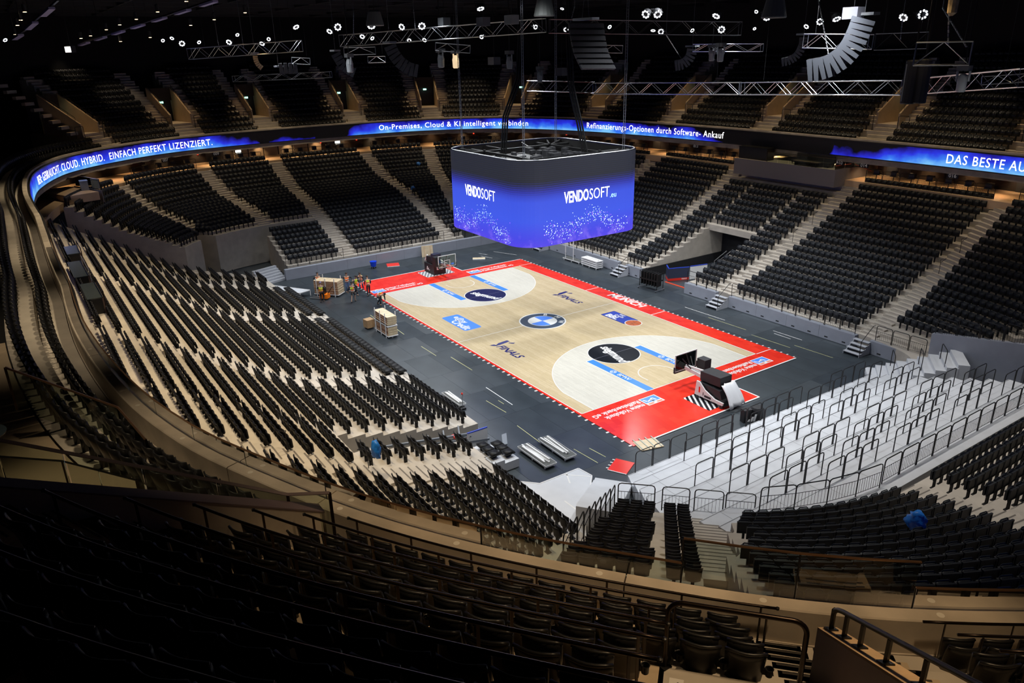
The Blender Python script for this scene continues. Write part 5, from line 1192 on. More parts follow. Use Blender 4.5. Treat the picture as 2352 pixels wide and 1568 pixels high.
# loaded panel carts
PEDGE = mat('panel_edge_red', (.36, .16, .09), .6, var=.3, scale=9)
def panel_cart(x, y, rz, L, W, n1, n2, gap, lab, pl, red=True):
    o = empty('panel_cart', (x, y, -.035), rz); tag(o, lab, 'cart', 'panel carts')
    MB().box((0, 0, .16), (L, W, .06)).box((0, 0, .06), (L*.9, .1, .12)).build('cart_deck', WHITEM, o)
    H = .19+(n1+n2)*.072+gap
    for sx in (-1, 0, 1):
        for sy in (-1, 1):
            if sx == 0 and sy == 1: continue
            MB().box((sx*(L/2-.1)*(.8 if sx else 0), sy*(W/2+.02), H/2+.12), (.05, .05, H+.25)).build('stanchion', WHITEM, o)
    if gap: MB().box((0, 0, .19+n2*.072+gap/2), (L, W, gap*.35)).build('middle_deck', WHITEM, o)
    c_, s_ = math.cos(rz), math.sin(rz)
    for i in range(n1+n2):
        z = .19+(i+.5)*.072+(gap if i >= n2 else 0); dx, dy = rng.normal(0, .012), rng.normal(0, .01); mb = MB(); cols = 5
        t = MB()
        for q in range(cols): t.box((-L/2*.97+(q+.5)*L*.97/cols, 0, 0), (L*.97/cols-.02, W*.94, .052))
        p = t.build('wood_panel', PANELW if i % 3 else mat('panel_wood2', (.60, .47, .30), .6, var=.15, scale=4))
        p.location = (x+c_*dx-s_*dy, y+s_*dx+c_*dy, z-.035); p.rotation_euler = (0, 0, rz); e = MB().box((0, -W*.472, 0), (L*.965, .012, .03)).build('red_edge', PEDGE, p)
        tag(p, 'light wood court panel, %s from the bottom on the %s' % (ordn(i+1), pl), 'panel', 'court panels on the %s' % pl)
panel_cart(-16.75, -10.55, R_(40), 2.35, 1.12, 16, 0, 0, 'wide white cart stacked with court panels among the workers', 'wide cart')
panel_cart(-4.88, -10.75, 0, 2.36, .80, 9, 9, .16, 'tall white cart stacked with court panels in two tiers by the court edge', 'two-tier cart')
o = empty('cardboard_box', (-6.75, -11.3, -.035), .12); MB().box((0, 0, .42), (.62, .62, .62)).build('carton', mat('cardboard', (.42, .26, .13), .8, var=.1), o); MB().box((0, 0, .08), (.5, .5, .05)).build('dolly_plate', BLACKM, o); MB().box((0, 0, .735), (.62, .05, .006)).build('tape', mat('tape', (.5, .36, .2), .4), o); tag(o, 'brown cardboard box on a small black dolly beside the two-tier panel cart', 'box')
o = empty('pallet_jack', (-15.75, -11.35, -.035), R_(40)+math.pi/2); MB().box((0, 0, .30), (.55, .7, .38)).build('motor_hood', mat('jack_orange', srgb(255, 130, 20), .4), o); MB().box((0, .1, .75), (.42, .35, .55)).build('mast', BLACKM, o); MB().tube([(0, -.3, .5), (0, -.75, 1.1)], .03, 6).tube([(-.2, -.78, 1.12), (.2, -.78, 1.12)], .025, 6).build('tiller', BLACKM, o); MB().box((-.2, .8, .09), (.16, 1.0, .06)).box((.2, .8, .09), (.16, 1.0, .06)).build('fork', STEEL, o); tag(o, 'orange electric pallet jack under the wide cart of court panels', 'pallet jack')
# loose panels and small things on the floor
def slab(x, y, rz, L, W, m_, lab, edge=WHITEP, th=.05, clips=0, tilt=0, name='court_panel_loose'):
    o = empty(name, (x, y, -.035 if not tilt else .03), rz); MB().box((0, 0, th/2), (L, W, th)).build('panel_top', m_, o); MB().box((0, -W/2-.02, th/2), (L, .05, th*.9)).build('edge_strip', edge, o)
    for i in range(clips): MB().box((-L/2-.07, -W/2+.15+i*(W-.3)/max(1, clips-1), .02), (.14, .07, .03)).build('connector', WHITEP, o)
    return tag(o, lab, 'panel')
slab(19.58, -9.52, R_(28), .98, 1.18, RED, 'loose red court panel with white clips lying before the grey corner stage', clips=4)
slab(-22.05, -2.0, R_(70), 1.2, 1.15, RED, 'loose red panel with white edge lying at the far end by the blue bin'); slab(-18.72, 5.85, R_(58), 1.25, .5, PANELW, 'loose light wood panel lying on the dark floor at the far end', th=.09)
o = empty('leaning_panel', (-22.75, 2.2, -.035), R_(70)); MB().box((0, 0, .58), (1.15, .08, 1.15), R=Matrix.Rotation(-.12, 3, 'X')).build('panel_face', PANELW, o); MB().box((-.3, -.05, .58), (.05, .03, 1.1), R=Matrix.Rotation(-.12, 3, 'X')).box((.3, -.05, .58), (.05, .03, 1.1), R=Matrix.Rotation(-.12, 3, 'X')).build('batten', WOODP, o); tag(o, 'light wood panel leaning by the stair unit behind the far basket', 'panel')
o = empty('wooden_ramp', (18.75, -6.9, -.03), R_(-14)); MB().box((0, 0, .03), (1.0, 1.3, .04)).build('ramp_board', PANELW, o)
for i in range(4): MB().box((-.1, -.55+i*.36, .06), (1.15, .06, .04)).build('batten', mat('batten_grey', (.45, .48, .42), .6), o)
tag(o, 'light wooden ramp panel with battens at the near corner of the red border', 'panel')
o = empty('wheeled_bin', (-22.15, -4.0, -.035), .4); MB().lathe((0, 0, .2), [(.24, 0), (.33, .45), (.35, .5), (.3, .5)], 8).build('tub', mat('bin_blue', srgb(20, 70, 220), .4), o)
for a in range(4): MB().disc((.2*math.cos(a*1.57+.8), .2*math.sin(a*1.57+.8)-.02, .07), .06, .04, 8, (0, 1, 0)).build('caster', BLACKM, o)
tag(o, 'bright blue wheeled tub by the far stand front', 'bin')
o = empty('padding_bag', (20.15, -.45, -.035), R_(62)); MB().lathe((.25, 0, 0), [(.30, 0), (.36, .1), (.36, .75), (.30, .85)], 10).box((-.35, 0, .38), (.5, .35, .76), .2).build('bag_body', mat('bag_black', (.012, .012, .014), .5), o)
for i in range(3): MB().hexa([(-.30+i*.16-.12, -.372, .16), (-.30+i*.16+.0, -.372, .16), (-.30+i*.16+.0, -.36, .16), (-.30+i*.16-.12, -.36, .16), (-.20+i*.16-.13, -.372, .30+.14*i), (-.20+i*.16-.02, -.372, .30+.14*i), (-.20+i*.16-.02, -.36, .30+.14*i), (-.20+i*.16-.13, -.36, .30+.14*i)]).build('white_stripe', WHITEP, o)
tag(o, 'black basket padding with three white slanted stripes lying before the standing terrace', 'padding')
def tape(pts, lab, m_=CWHITE, w_=.05):
    mb = MB()
    for a in pts: line(*a, w_, mb, -.033)
    return stuff(mb.build('floor_marking', m_))
TY = mat('tape_yellow', (.55, .55, .25), .6)
stuff_marks = [tape([(7.6, -9.9, 10.6, -9.95), (-20.3, 8.6, -17.7, 9.7), (4.2, 11.0, 8.2, 11.1), (11.8, 12.1, 14.2, 12.15), (12.2, 11.7, 13.6, 11.7), (-19.6, 6.6, -18.2, 7.1), (-20.6, 7.0, -19.6, 7.4)], 'm'), tape([(12.9, -11.2, 15.2, -11.3), (16.8, -10.3, 18.6, -10.2), (17.2, -9.6, 18.4, -9.5), (9.2, -10.9, 11.2, -10.8), (9.6, -10.3, 10.2, -10.3), (2.0, -9.2, 4.8, -9.2), (-1.0, -9.9, 1.2, -9.9), (7, 10.6, 10.5, 10.7), (11.4, 10.2, 14.6, 10.3), (-6, -9.7, -3.9, -9.8), (-9.5, -10, -7, -10.1), (14.5, 10.9, 17.4, 11.0)], 'm', TY, .035)]
for o in stuff_marks: o.parent = fl; o['label'] = 'tape marks on the dark floor'
# grey stages at the corners
def stage(P, z, lab, lines=(), m_=DECKW, strips=0):
    c = np.mean(P, 0); o = empty('corner_stage', (*c, -.035)); mb = MB(); mb.prism([tuple(np.array(p)-c) for p in P], z-.08, z); mb.build('stage_deck', m_, o)
    e = MB(); Q = [np.array(p)-c for p in P]
    for a, b in zip(Q, Q[1:]+Q[:1]): e.bar((*a, z-.02), (*b, z-.02), .06, .07); e.bar((*a, 0), (*a, z-.05), .06)
    e.build('edge_frame', WHITEM, o)
    if lines:
        m2 = MB()
        for a in lines: line(a[0]-c[0], a[1]-c[1], a[2]-c[0], a[3]-c[1], .07, m2, z+.003)
        m2.build('white_line', CWHITE, o)
    return tag(o, lab, 'stage', 'grey corner stages')
stage([(19.1, -14.15), (19.1, -11.85), (19.98, -11.75), (22.5, -14.2), (23.6, -15.1), (18, -15.2)], .5, 'light grey corner stage with white lines beside the near left seats', [(19.15, -12.75, 20.0, -11.85), (19.9, -13.0, 19.12, -12.6), (20.9, -14.1, 22.3, -14.1)])
mb = MB()
for i in range(10):
    g, e = np.array([.62, -.78]), np.array([.80, .62]); s0 = np.array([20.0, -11.55])+g*.42*i; P = [s0, s0+e*1.75, s0+e*1.75+g*.40, s0+g*.40]; z = .3+.12*i; mb.hexa([(*p, -.04) for p in P]+[(*p, z) for p in P])
struct(mb.build('terrace_floor', DECKW))
stage([(-21.0, -14.2), (-17.5, -12.0), (-17.2, -13.0), (-20.2, -15.0)], .5, 'low light grey stage at the far left corner before the steps')
o = empty('corner_steps', (-23.3, -13.2, -.035))
for i in range(6):
    g, e = np.array([-.78, -.20]), np.array([.35, -1.0])/1.06; s0 = g*.36*i; P = [s0+e*-1.2, s0+e*1.3, s0+e*1.3+g*.40, s0+e*-1.2+g*.40]; z = .18*(i+1); MB().hexa([(*p, 0) for p in P]+[(*p, z) for p in P]).build('step', STEEL_DECK, o)
tag(o, 'broad grey corner steps going up beside the low far stand block', 'stairs')
# hydraulic rig left open between the pull-out stands
o = empty('stand_mechanism', (12.9, -16.2, -.035)); fm = mat('mechanism_grey', (.20, .22, .25), .5)
for i in range(6): MB().bar((-.4, -3.6+i*.9, .15+.18*(5-i)), (1.0, -3.0+i*.9, .9+.0*i), .07).build('scissor_bar', fm, o); MB().bar((-.4, -3.0+i*.9, .9), (1.0, -3.6+i*.9, .15), .07).build('scissor_bar', fm, o)
MB().bar((0, -4.2, 1.5), (0, 2.6, .35), .10).bar((.9, -4.2, 1.5), (.9, 2.6, .35), .10).build('main_beam', fm, o); MB().box((.6, .8, .25), (.9, .6, .4)).build('pump_box', mat('pump_white', (.5, .52, .54), .5), o); MB().box((.9, 1.9, .55), (.05, 1.2, 1.0)).build('side_board', WHITEP, o); MB().box((.9, 1.9, 1.07), (.07, 1.2, .06)).build('board_cap', mat('board_cap', srgb(40, 70, 190), .4), o); MB().box((.3, 1.0, .6), (.9, .12, .1)).build('red_bar', RED, o)
tag(o, 'open grey scissor mechanism between the pull-out seat stands', 'machinery')
rows = [(straight((14.6, -(13.6+.84*k)), (16.6, -(13.6+.84*k)), 3), .45+.2*k) for k in range(3)]; terrace('terrace_floor', rows, 0, DECKW); put_seats('folded_seat', 'short folded', rows, 0, 2, .45)
o = MB().hexa([(14.3, -12.9, 0), (14.9, -13.3, 0), (14.9, -13.5, 0), (14.3, -13.1, 0), (14.1, -12.7, .5), (15.1, -13.3, .5), (15.1, -13.6, .5), (14.1, -13.0, .5)]).build('grey_trough', fm); tag(o, 'small grey metal trough by the folded front seats', 'trough')
# blue bags
def bag(x, y, z, s, lab, tall=1.):
    mb = MB(); rg = np.random.default_rng(int(abs(x*10))); nr, ns = 9, 14; V = []
    for i in range(nr):
        t = i/(nr-1); rr = s*(.55+.45*math.sin(min(1, t*1.25)*math.pi*.55+.4))*(1-.55*t**3)
        for k in range(ns): a = 2*math.pi*k/ns; r2 = rr*(1+.16*math.sin(3*a+i)+.10*rg.normal()); V.append((r2*math.cos(a), r2*.7*math.sin(a), s*1.9*tall*(t)-.03*math.cos(2*a)))
    mb.add(V, [(i*ns+k, i*ns+(k+1) % ns, (i+1)*ns+(k+1) % ns, (i+1)*ns+k) for i in range(nr-1) for k in range(ns)]+[tuple(range(ns))[::-1], tuple((nr-1)*ns+k for k in range(ns))]); o = mb.build('plastic_bag', BLUEBAG, smooth=True); o.location = (x, y, z); return tag(o, lab, 'bag', 'blue plastic bags')
bag(34.3, -10.9, 5.35, .34, 'bright blue plastic bag draped over a square seat of the near stand', .95); bag(17.0, -21.2, 3.35, .30, 'blue plastic bag tied to a rail beside the open stand mechanism', 1.3)
bag(-40.24, 10.7, 6.5, .36, 'blue plastic bag lying high in the far right seat block', .5); bag(-33.9, 6.6, 4.75, .34, 'blue plastic bag lying beside the far stair', .7)
# ------------------------------------------------------------------ basket stands (lowered)
PADB = mat('pad_black', (.014, .014, .016), .55)
def basket(sg, lab, covered):
    """sg +1: near end. local x grows away from the court"""
    o = empty('basket_stand', (sg*17.2, 0, 0), 0 if sg > 0 else math.pi); X = lambda x: x-17.2; B = lambda *p: MB().box((X(p[0]), p[1], p[2]), p[3:6])
    bx = 14.66; zt, zb = (2.14, 1.09)
    pane = B(bx, 0, (zt+zb)/2, .02, 1.76, 1.0).build('glass_backboard', GLASS, o)
    f = MB(); z1 = zb+.0
    for yy in (-.89, .89): f.box((X(bx), yy, (zt+zb)/2), (.05, .05, zt-zb))
    f.box((X(bx), 0, zt), (.05, 1.83, .05)).box((X(bx), 0, zb), (.05, 1.83, .05)); f.build('board_frame', WHITEP, o)
    sq = MB()
    for yy in (-.28, .28): sq.box((X(bx)-.015, yy, zb+.38), (.008, .05, .44))
    sq.box((X(bx)-.015, 0, zb+.60), (.008, .6, .05)).box((X(bx)-.015, 0, zb+.16), (.008, .6, .05)); sq.build('target_square', WHITEP, o)
    pd = MB(); pd.box((X(bx), 0, zb-.06), (.09, 1.86, .07)); pd.box((X(bx), -.93, zb+.12), (.09, .06, .36)); pd.box((X(bx), .93, zb+.12), (.09, .06, .36)); pd.build('edge_padding', PADB, o)
    B(bx-.02, .55*sg, zb+.2, .01, .3, .16).build('sponsor_mark', CBLUE2, o)
    rm = MB().tube([(X(bx)-.38+.225*math.cos(t), .225*math.sin(t), zb+.16) for t in np.linspace(0, 6.283, 22)[:-1]], .016, 6, closed=True).box((X(bx)-.09, 0, zb+.15), (.16, .22, .06)); rm.build('rim', mat('rim_red', (.75, .10, .05), .4), o)
    nt = MB(); cx = X(bx)-.38
    for i in range(12):
        for s in (1, -1):
            P = [(cx+r*math.cos(i*.5236+s*t*.9), r*math.sin(i*.5236+s*t*.9), zb+.16-.42*t) for t, r in ((0, .225), (.35, .18), (.7, .13), (1, .12))]; nt.tube(P, .006, 3, False)
    nt.build('net', mat('net_white', (.8, .6, .55), .8), o)
    MB().bar((X(bx)+.05, -.35, 1.85), (X(bx)+.55, -.1, 1.3), .05).bar((X(bx)+.05, .35, 1.85), (X(bx)+.55, .1, 1.3), .05).tube([(X(bx), .0, 2.1), (X(bx)+.2, .1, 1.5), (X(bx)+.45, .1, 1.25)], .035, 6).build('board_strut', BLACKM, o)
    MB().bar((X(bx)+.06, 0, 1.22), (X(17.3), 0, 1.0), .26, .22).bar((X(bx)+.06, 0, 1.34), (X(16.9), 0, 1.5), .1, .1).build('main_arm', WHITEP, o)
    B(15.55, .62, 1.48, .62, .55, .86).build('shot_clock', PADB, o)
    p = MB(); a = math.radians(-5)
    if covered:
        p.box((X(17.1), -.02, .46), (1.9, 1.24, .92)); p.build('base_padding', PADB, o)
        MB().box((X(17.25), .0, 1.25), (1.25, .9, .62), R=Matrix.Rotation(.12, 3, 'Y')).build('arm_padding', PADB, o); MB().box((X(16.6), .1, 1.6), (.6, .75, .62)).build('counter_weight', mat('pad_navy', (.02, .022, .05), .5), o)
        for i in range(3): m_ = MB(); x0 = X(17.55)-i*.2; m_.hexa([(x0-.10, .605, .3), (x0+.04, .605, .3), (x0+.04, .612, .3), (x0-.10, .612, .3), (x0-.20, .605, .38+.13*(2-i)), (x0-.06, .605, .38+.13*(2-i)), (x0-.06, .612, .38+.13*(2-i)), (x0-.20, .612, .38+.13*(2-i))]); m_.build('white_stripe', WHITEP, o)
        for yy in (-.2, .18): B(16.145, yy, .62, .012, .26, .28).build('white_square', WHITEP, o)
        MB().bar((X(18.2), -.4, 1.0), (X(17.8), -.35, 1.6), .1).bar((X(18.2), .4, 1.0), (X(17.8), .35, 1.6), .1).build('lift_arm', WHITEP, o)
    else:
        for yy in (-.72, .72):
            P = [(16.2, .22), (18.3, .22), (18.35, .40), (17.7, .42), (16.95, .72), (16.5, 1.1), (16.3, 1.1)]; n = len(P); m_ = MB(); m_.add([(X(q[0]), yy-.04, q[1]) for q in P]+[(X(q[0]), yy+.04, q[1]) for q in P], [tuple(range(n))[::-1], tuple(range(n, 2*n))]+[(i, (i+1) % n, n+(i+1) % n, n+i) for i in range(n)]); fo = m_.build('side_frame', WHITEP, o)
            MB().hexa([(X(16.5), yy*1.062, .45), (X(16.62), yy*1.062, .45), (X(16.62), yy*1.07, .45), (X(16.5), yy*1.07, .45), (X(16.5), yy*1.062, .8), (X(16.6), yy*1.062, .8), (X(16.6), yy*1.07, .8), (X(16.5), yy*1.07, .8)]).build('red_mark', RED, fo); MB().box((X(17.2), yy*1.063, .36), (.5, .006, .13)).box((X(16.85), yy*1.063, .45), (.05, .006, .2)).build('dark_cutout', PADB, fo)
            for xx in (16.4, 18.2): MB().disc((X(xx), yy-.03, .10), .10, .06, 12, (0, 1, 0)).build('wheel', mat('rubber', (.03, .03, .03), .7), o)
        MB().hexa([(X(16.2), -.6, .55), (X(18.1), -.6, .45), (X(18.1), .6, .45), (X(16.2), .6, .55), (X(16.3), -.6, 1.0), (X(17.9), -.6, .95), (X(17.9), .6, .95), (X(16.3), .6, 1.0)]).box((X(18.2), 0, .3), (.25, 1.3, .35)).build('base_padding', PADB, o)
        MB().box((X(17.05), .0, 1.38), (1.5, .95, .56), R=Matrix.Rotation(-.04, 3, 'Y')).build('arm_padding', PADB, o)
        c = MB(); P, Q = [], []
        for i in range(8):
            t = i/7; P.append([(X(17.95+.85*t+.08*math.sin(6*y_)), y_*(.55+.1*t), 1.35-1.15*t**1.4+.05*math.sin(9*y_+i)) for y_ in np.linspace(-1, 1, 9)]); Q.append([(p_[0]-.03, p_[1], p_[2]-.02) for p_ in P[-1]])
        c.grid(P, Q).build('white_cover', mat('cloth_white', (.8, .8, .82), .8), o, True)
    return tag(o, lab, 'basketball hoop', 'basket stands')
basket(1, 'lowered basket stand with white base, black pads and white cover at the near end', False); basket(-1, 'lowered basket stand in black padding with white stripes at the far end', True)
# ================================================================== PEOPLE: floor crew
SKIN = mat('skin', (.50, .30, .21), .6); HAIRM = mat('hair_dark', (.02, .015, .012), .7); TROU = mat('trousers_black', (.018, .018, .022), .8); JEANS = mat('jeans_blue', (.06, .10, .22), .8); SHORTS = mat('shorts_grey', (.06, .065, .07), .8); SHIRT = mat('shirt_dark', (.02, .022, .028), .8); SHOE = mat('shoe_black', (.015, .015, .015), .6); VGREY = mat('reflective_band', (.75, .78, .72), .4)
def skin_mesh(joints, edges, radii, name, material, parent, levels=1, root=None):
    me = bpy.data.meshes.new(name+'_skel'); me.from_pydata(joints, edges, []); o = bpy.data.objects.new(name+'_skel', me); COL.objects.link(o)
    o.modifiers.new('skin', 'SKIN'); sv = me.skin_vertices[0].data
    for i, r in enumerate(radii): sv[i].radius = (r, r) if not isinstance(r, tuple) else r; sv[i].use_root = (i == (root or 0))
    s = o.modifiers.new('sub', 'SUBSURF'); s.levels = levels; s.render_levels = levels
    dg = bpy.context.evaluated_depsgraph_get(); m2 = bpy.data.meshes.new_from_object(o.evaluated_get(dg)); bpy.data.objects.remove(o); m2.name = name
    m2.materials.clear(); m2.materials.append(material); m2.polygons.foreach_set('use_smooth', [True]*len(m2.polygons))
    c = bpy.data.objects.new(name, m2); COL.objects.link(c); c.parent = parent; return c
def person(x, y, heading, lab, bend=0., arms=((.15, -.1, -.5), (-.15, -.1, -.5)), stride=(.12, -.10), vest=ORANGE, legs=TROU, sleeves=SHIRT, shorts=False, hat=None, headtilt=0., crouch=0.):
    """heading: direction faced. local x right, y forward. arms: wrist offsets from the shoulders. stride: forward offset of right, left foot"""
    o = empty('person', (x, y, -.035), heading-math.pi/2); V3 = Vector
    hip = V3((0, 0, .92-crouch)); sb, cb = math.sin(bend), math.cos(bend); up = V3((0, sb, cb)); fw = V3((0, cb, -sb)); sp = lambda h: hip+up*h
    neck, head = sp(.54), sp(.63)+fw*.03; chest = sp(.36); dh = (up+fw*headtilt).normalized(); hc = head+dh*.10
    J = [tuple(hip), tuple(sp(.16)), tuple(chest), tuple(neck), tuple(head), tuple(hc), tuple(hc+dh*.09)]; E_ = [(0, 1), (1, 2), (2, 3), (3, 4), (4, 5), (5, 6)]; Rr = [.125, .125, .145, .055, .065, .095, .055]
    H = {}
    for s, nm in ((1, 'R'), (-1, 'L')):
        sh = sp(.47)+V3((s*.185, 0, 0)); w_ = sh+V3(arms[0] if s > 0 else arms[1]); m_ = (sh+w_)/2; d = (w_-sh); L = d.length; need = max(0, .29**2-(L/2)**2)**.5; bendv = (V3((s*.35, 0, 0))-fw*.8); bendv -= d.normalized()*bendv.dot(d.normalized()); el = m_+bendv.normalized()*need
        b = len(J); hd_ = w_+(w_-el).normalized()*.08; J += [tuple(sh), tuple(el), tuple(w_), tuple(hd_)]; E_ += [(2, b), (b, b+1), (b+1, b+2), (b+2, b+3)]; Rr += [.062, .045, .032, .034]; fd = (w_-el).normalized(); sd = fd.cross(V3((0, 1, .2))).normalized()
        for q, (off, ln_) in enumerate(((-.030, .065), (-.010, .080), (.010, .076), (.030, .058))):
            k1 = hd_+sd*off+fd*.03; k2 = k1+fd*ln_*.55; k3 = k2+(fd-fw*-.4).normalized()*ln_*.45; n = len(J); J += [tuple(k1), tuple(k2), tuple(k3)]; E_ += [(b+3, n), (n, n+1), (n+1, n+2)]; Rr += [.010, .009, .008]
        n = len(J); t1 = w_+sd*-.035+fd*.03; J += [tuple(t1), tuple(t1+sd*-.02+fd*.035)]; E_ += [(b+3, n), (n, n+1)]; Rr += [.011, .009]
        st = stride[0] if s > 0 else stride[1]; hp = hip+V3((s*.095, 0, -.04)); an = V3((s*.11, st, .09)); d = an-hp; L = d.length; m_ = (hp+an)/2; need = max(0, .43**2-(L/2)**2)**.5; kn = m_+V3((s*.02, 1, 0)).normalized()*max(.01, need); b = len(J); J += [tuple(hp), tuple(kn), tuple(an), tuple(an+V3((s*.02, .14, -.05)))]; E_ += [(0, b), (b, b+1), (b+1, b+2), (b+2, b+3)]; Rr += [.085, .058, .04, .036]; H[nm] = (sh, el, w_, hp, kn, an)
    skin_mesh(J, E_, Rr, 'body', SKIN, o)
    # clothes
    P = [tuple(hip-up*.02), tuple(sp(.16)), tuple(chest), tuple(sp(.47))]; K = P+[tuple(H['R'][0]-V3((.03, 0, 0))), tuple(H['L'][0]+V3((.03, 0, 0)))]
    skin_mesh(K, [(0, 1), (1, 2), (2, 3), (2, 4), (2, 5)], [.155, .150, .168, .10, .085, .085], 'safety_vest', vest, o)
    bd = MB()
    for h in (.10, .26): c = sp(h); bd.tube([tuple(c+V3((1, 0, 0))*.168*math.cos(t)+fw*.158*math.sin(t)) for t in np.linspace(0, 6.283, 17)[:-1]], .022, 4, closed=True)
    bd.build('reflective_band', VGREY if vest is ORANGE else ORANGE, o)
    if vest is ORANGE: MB().box(tuple(sp(.34)-fw*.172), (.22, .02, .16), R=Matrix.Rotation(-bend, 3, 'X')).build('lime_patch', LIME, o)
    for s, nm in ((1, 'R'), (-1, 'L')):
        sh, el, w_, hp, kn, an = H[nm]; skin_mesh([tuple(sh), tuple(el), tuple(el.lerp(w_, .85))], [(0, 1), (1, 2)], [.072, .056, .042], 'sleeve', sleeves, o)
        q = [tuple(hip), tuple(hp), tuple(kn.lerp(hp, .2) if shorts else kn)]+([] if shorts else [tuple(an+V3((0, 0, .02)))]); skin_mesh(q, [(i, i+1) for i in range(len(q)-1)], [.13, .098, .072]+([] if shorts else [.058]), 'trouser_leg', SHORTS if shorts else legs, o)
        skin_mesh([tuple(an+V3((0, -.05, -.04))), tuple(an+V3((0, .06, -.045))), tuple(an+V3((s*.01, .17, -.055)))], [(0, 1), (1, 2)], [.050, .05, .036], 'shoe', SHOE, o)
    F = (fw-up*0.0+dh*0).normalized(); F = (fw*1.0-dh*fw.dot(dh)).normalized(); S_ = F.cross(dh)
    hm = MB(); V = []; nr, ns = 6, 12
    for i in range(nr):
        a = i/(nr-1)*1.5
        for k in range(ns):
            b = 2*math.pi*k/ns; rad = .118*math.sin(a)+.004; p = hc+dh*(.035+.112*math.cos(a))+S_*rad*math.cos(b)*.88+F*(rad*math.sin(b)-.018); V.append(tuple(p))
    hm.add(V, [(i*ns+k, i*ns+(k+1) % ns, (i+1)*ns+(k+1) % ns, (i+1)*ns+k) for i in range(nr-1) for k in range(ns)]+[tuple((nr-1)*ns+k for k in range(ns))]); hm.build('hard_hat' if hat else 'hair', hat or HAIRM, o, True)
    f = MB()
    for s in (-1, 1): f.disc(tuple(hc+S_*.034*s+F*.088+dh*.012), .011, .006, 8, tuple(F))
    f.build('eyes', HAIRM, o); MB().hexa([tuple(hc+S_*a+F*b+dh*c) for a, b, c in ((-.014, .085, -.025), (.014, .085, -.025), (.012, .118, -.022), (-.012, .118, -.022), (-.006, .085, .012), (.006, .085, .012), (.005, .092, .012), (-.005, .092, .012))]).build('nose', SKIN, o); MB().box(tuple(hc+F*.090-dh*.048), (.045, .012, .008)).build('mouth', mat('lips', (.3, .12, .1), .6), o)
    for s in (-1, 1): MB().disc(tuple(hc+S_*.094*s-S_*.006*s), .026, .012, 8, tuple(S_*s)).build('ear', SKIN, o)
    return tag(o, lab, 'person', 'floor crew')
aw = lambda x, y: math.atan2(CAM[1]-y, CAM[0]-x)
person(-18.1, -11.0, R_(-20), 'person in orange vest standing behind the wide panel cart', arms=((.1, .3, -.25), (-.12, .28, -.3)))
person(-15.1, -11.85, R_(140), 'person in lime vest and violet-grey cap at the orange pallet jack', arms=((.05, .32, -.28), (-.05, .3, -.3)), vest=LIME, hat=mat('cap_violet', (.2, .17, .3), .6), stride=(.05, -.08))
person(-16.45, -9.0, aw(-16.45, -9.0), 'person in orange vest and blue jeans facing the camera beside the wide cart', arms=((.22, .02, -.44), (-.30, .12, -.34)), legs=JEANS)
person(-13.45, -9.75, aw(-13.45, -9.75)+math.pi-.3, 'person in orange vest and grey shorts walking away with bare calves', arms=((.16, .12, -.46), (-.16, -.12, -.46)), stride=(.22, -.2), shorts=True)
person(-15.25, -8.75, R_(20), 'person in lime and orange vest with black trousers stepping sideways', bend=.22, arms=((.05, .28, -.40), (-.02, .3, -.38)), vest=LIME, stride=(.30, -.28))
person(-16.2, -7.8, R_(-35), 'person in orange vest and dark jeans bending behind two others', bend=.45, arms=((.02, .25, -.48), (-.02, .25, -.48)), legs=JEANS, stride=(.15, -.15), headtilt=-.3)
person(-14.35, -7.95, R_(165), 'person in orange vest bending with a lime back patch and black trousers', bend=.38, arms=((.04, .28, -.46), (-.04, .25, -.48)), stride=(.24, -.22), headtilt=-.2)
person(-11.5, -8.35, R_(25), 'person in orange vest stooping low to grip the court edge', bend=1.35, arms=((-.02, .12, -.56), (.06, .16, -.55)), stride=(.28, -.22), crouch=.08, headtilt=-.5)
# ================================================================== BALCONY BLOCK BEFORE THE CAMERA
def urow(k, sa, sb, n=25): return (pq(np.linspace(sa, sb, n), D0+PD*k), uz(k))
S_A = lambda k: 98.42-.14*k            # left end of the seats (next to the steps along the dark wall)
S_B = lambda k: 105.2 if k < 3 else S_NV-VW-.1
S_W = lambda k: 98.30-.36*k            # dark wall side
KN = 8
# treads: seats, steps on the left, in front of the landing
for lo, hi, f0, f1 in ((0, 3, S_A, lambda k: 105.2), (3, KN, S_A, lambda k: 104.02)):
    terrace('terrace_floor', [urow(k, f0(k), f1(k)) for k in range(lo, hi+1)], 9.6, TANPLY)
terrace('terrace_floor', [urow(k, S_W(k)-.4, S_A(k), 4) for k in range(0, KN+1)], 9.6, TANPLY)
def steps_between(fa, fb, k0, k1, m_=TANPLY):
    mb = MB(); st = MB()
    for k in range(k0, k1):
        for h in (0, 1):
            d0, d1 = D0+PD*(k+.5*h), D0+PD*(k+.5*h+.5)+.004; z = uz(k)+RZ/2*h
            a, b, c, e = pq(fa(k), d0), pq(fb(k), d0), pq(fb(k), d1), pq(fa(k), d1)
            mb.hexa([(*a, 9.6), (*b, 9.6), (*c, 9.6), (*e, 9.6), (*a, z), (*b, z), (*c, z), (*e, z)])
            v = (e-a)/np.linalg.norm(e-a)*.05; w_ = (c-b)/np.linalg.norm(c-b)*.05
            for j in (0.25, 2.2): st.add([(*(a+(b-a)*.08+v*j), z+.003), (*(b+(a-b)*.08+w_*j), z+.003), (*(b+(a-b)*.08+w_*(j+.7)), z+.003), (*(a+(b-a)*.08+v*(j+.7)), z+.003)], [(0, 1, 2, 3)])
    o = struct(mb.build('aisle_stairs', m_)); stuff(st.build('nosing_strip', mat('nosing_dark', (.03, .026, .022), .7), o)); return o
steps_between(lambda k: S_W(k)-.35, lambda k: S_A(k)-.02, 0, KN)
steps_between(lambda k: 105.25, lambda k: S_NV+VW-.02, 0, 3)
vom(S_NV, 8, False, False, False)
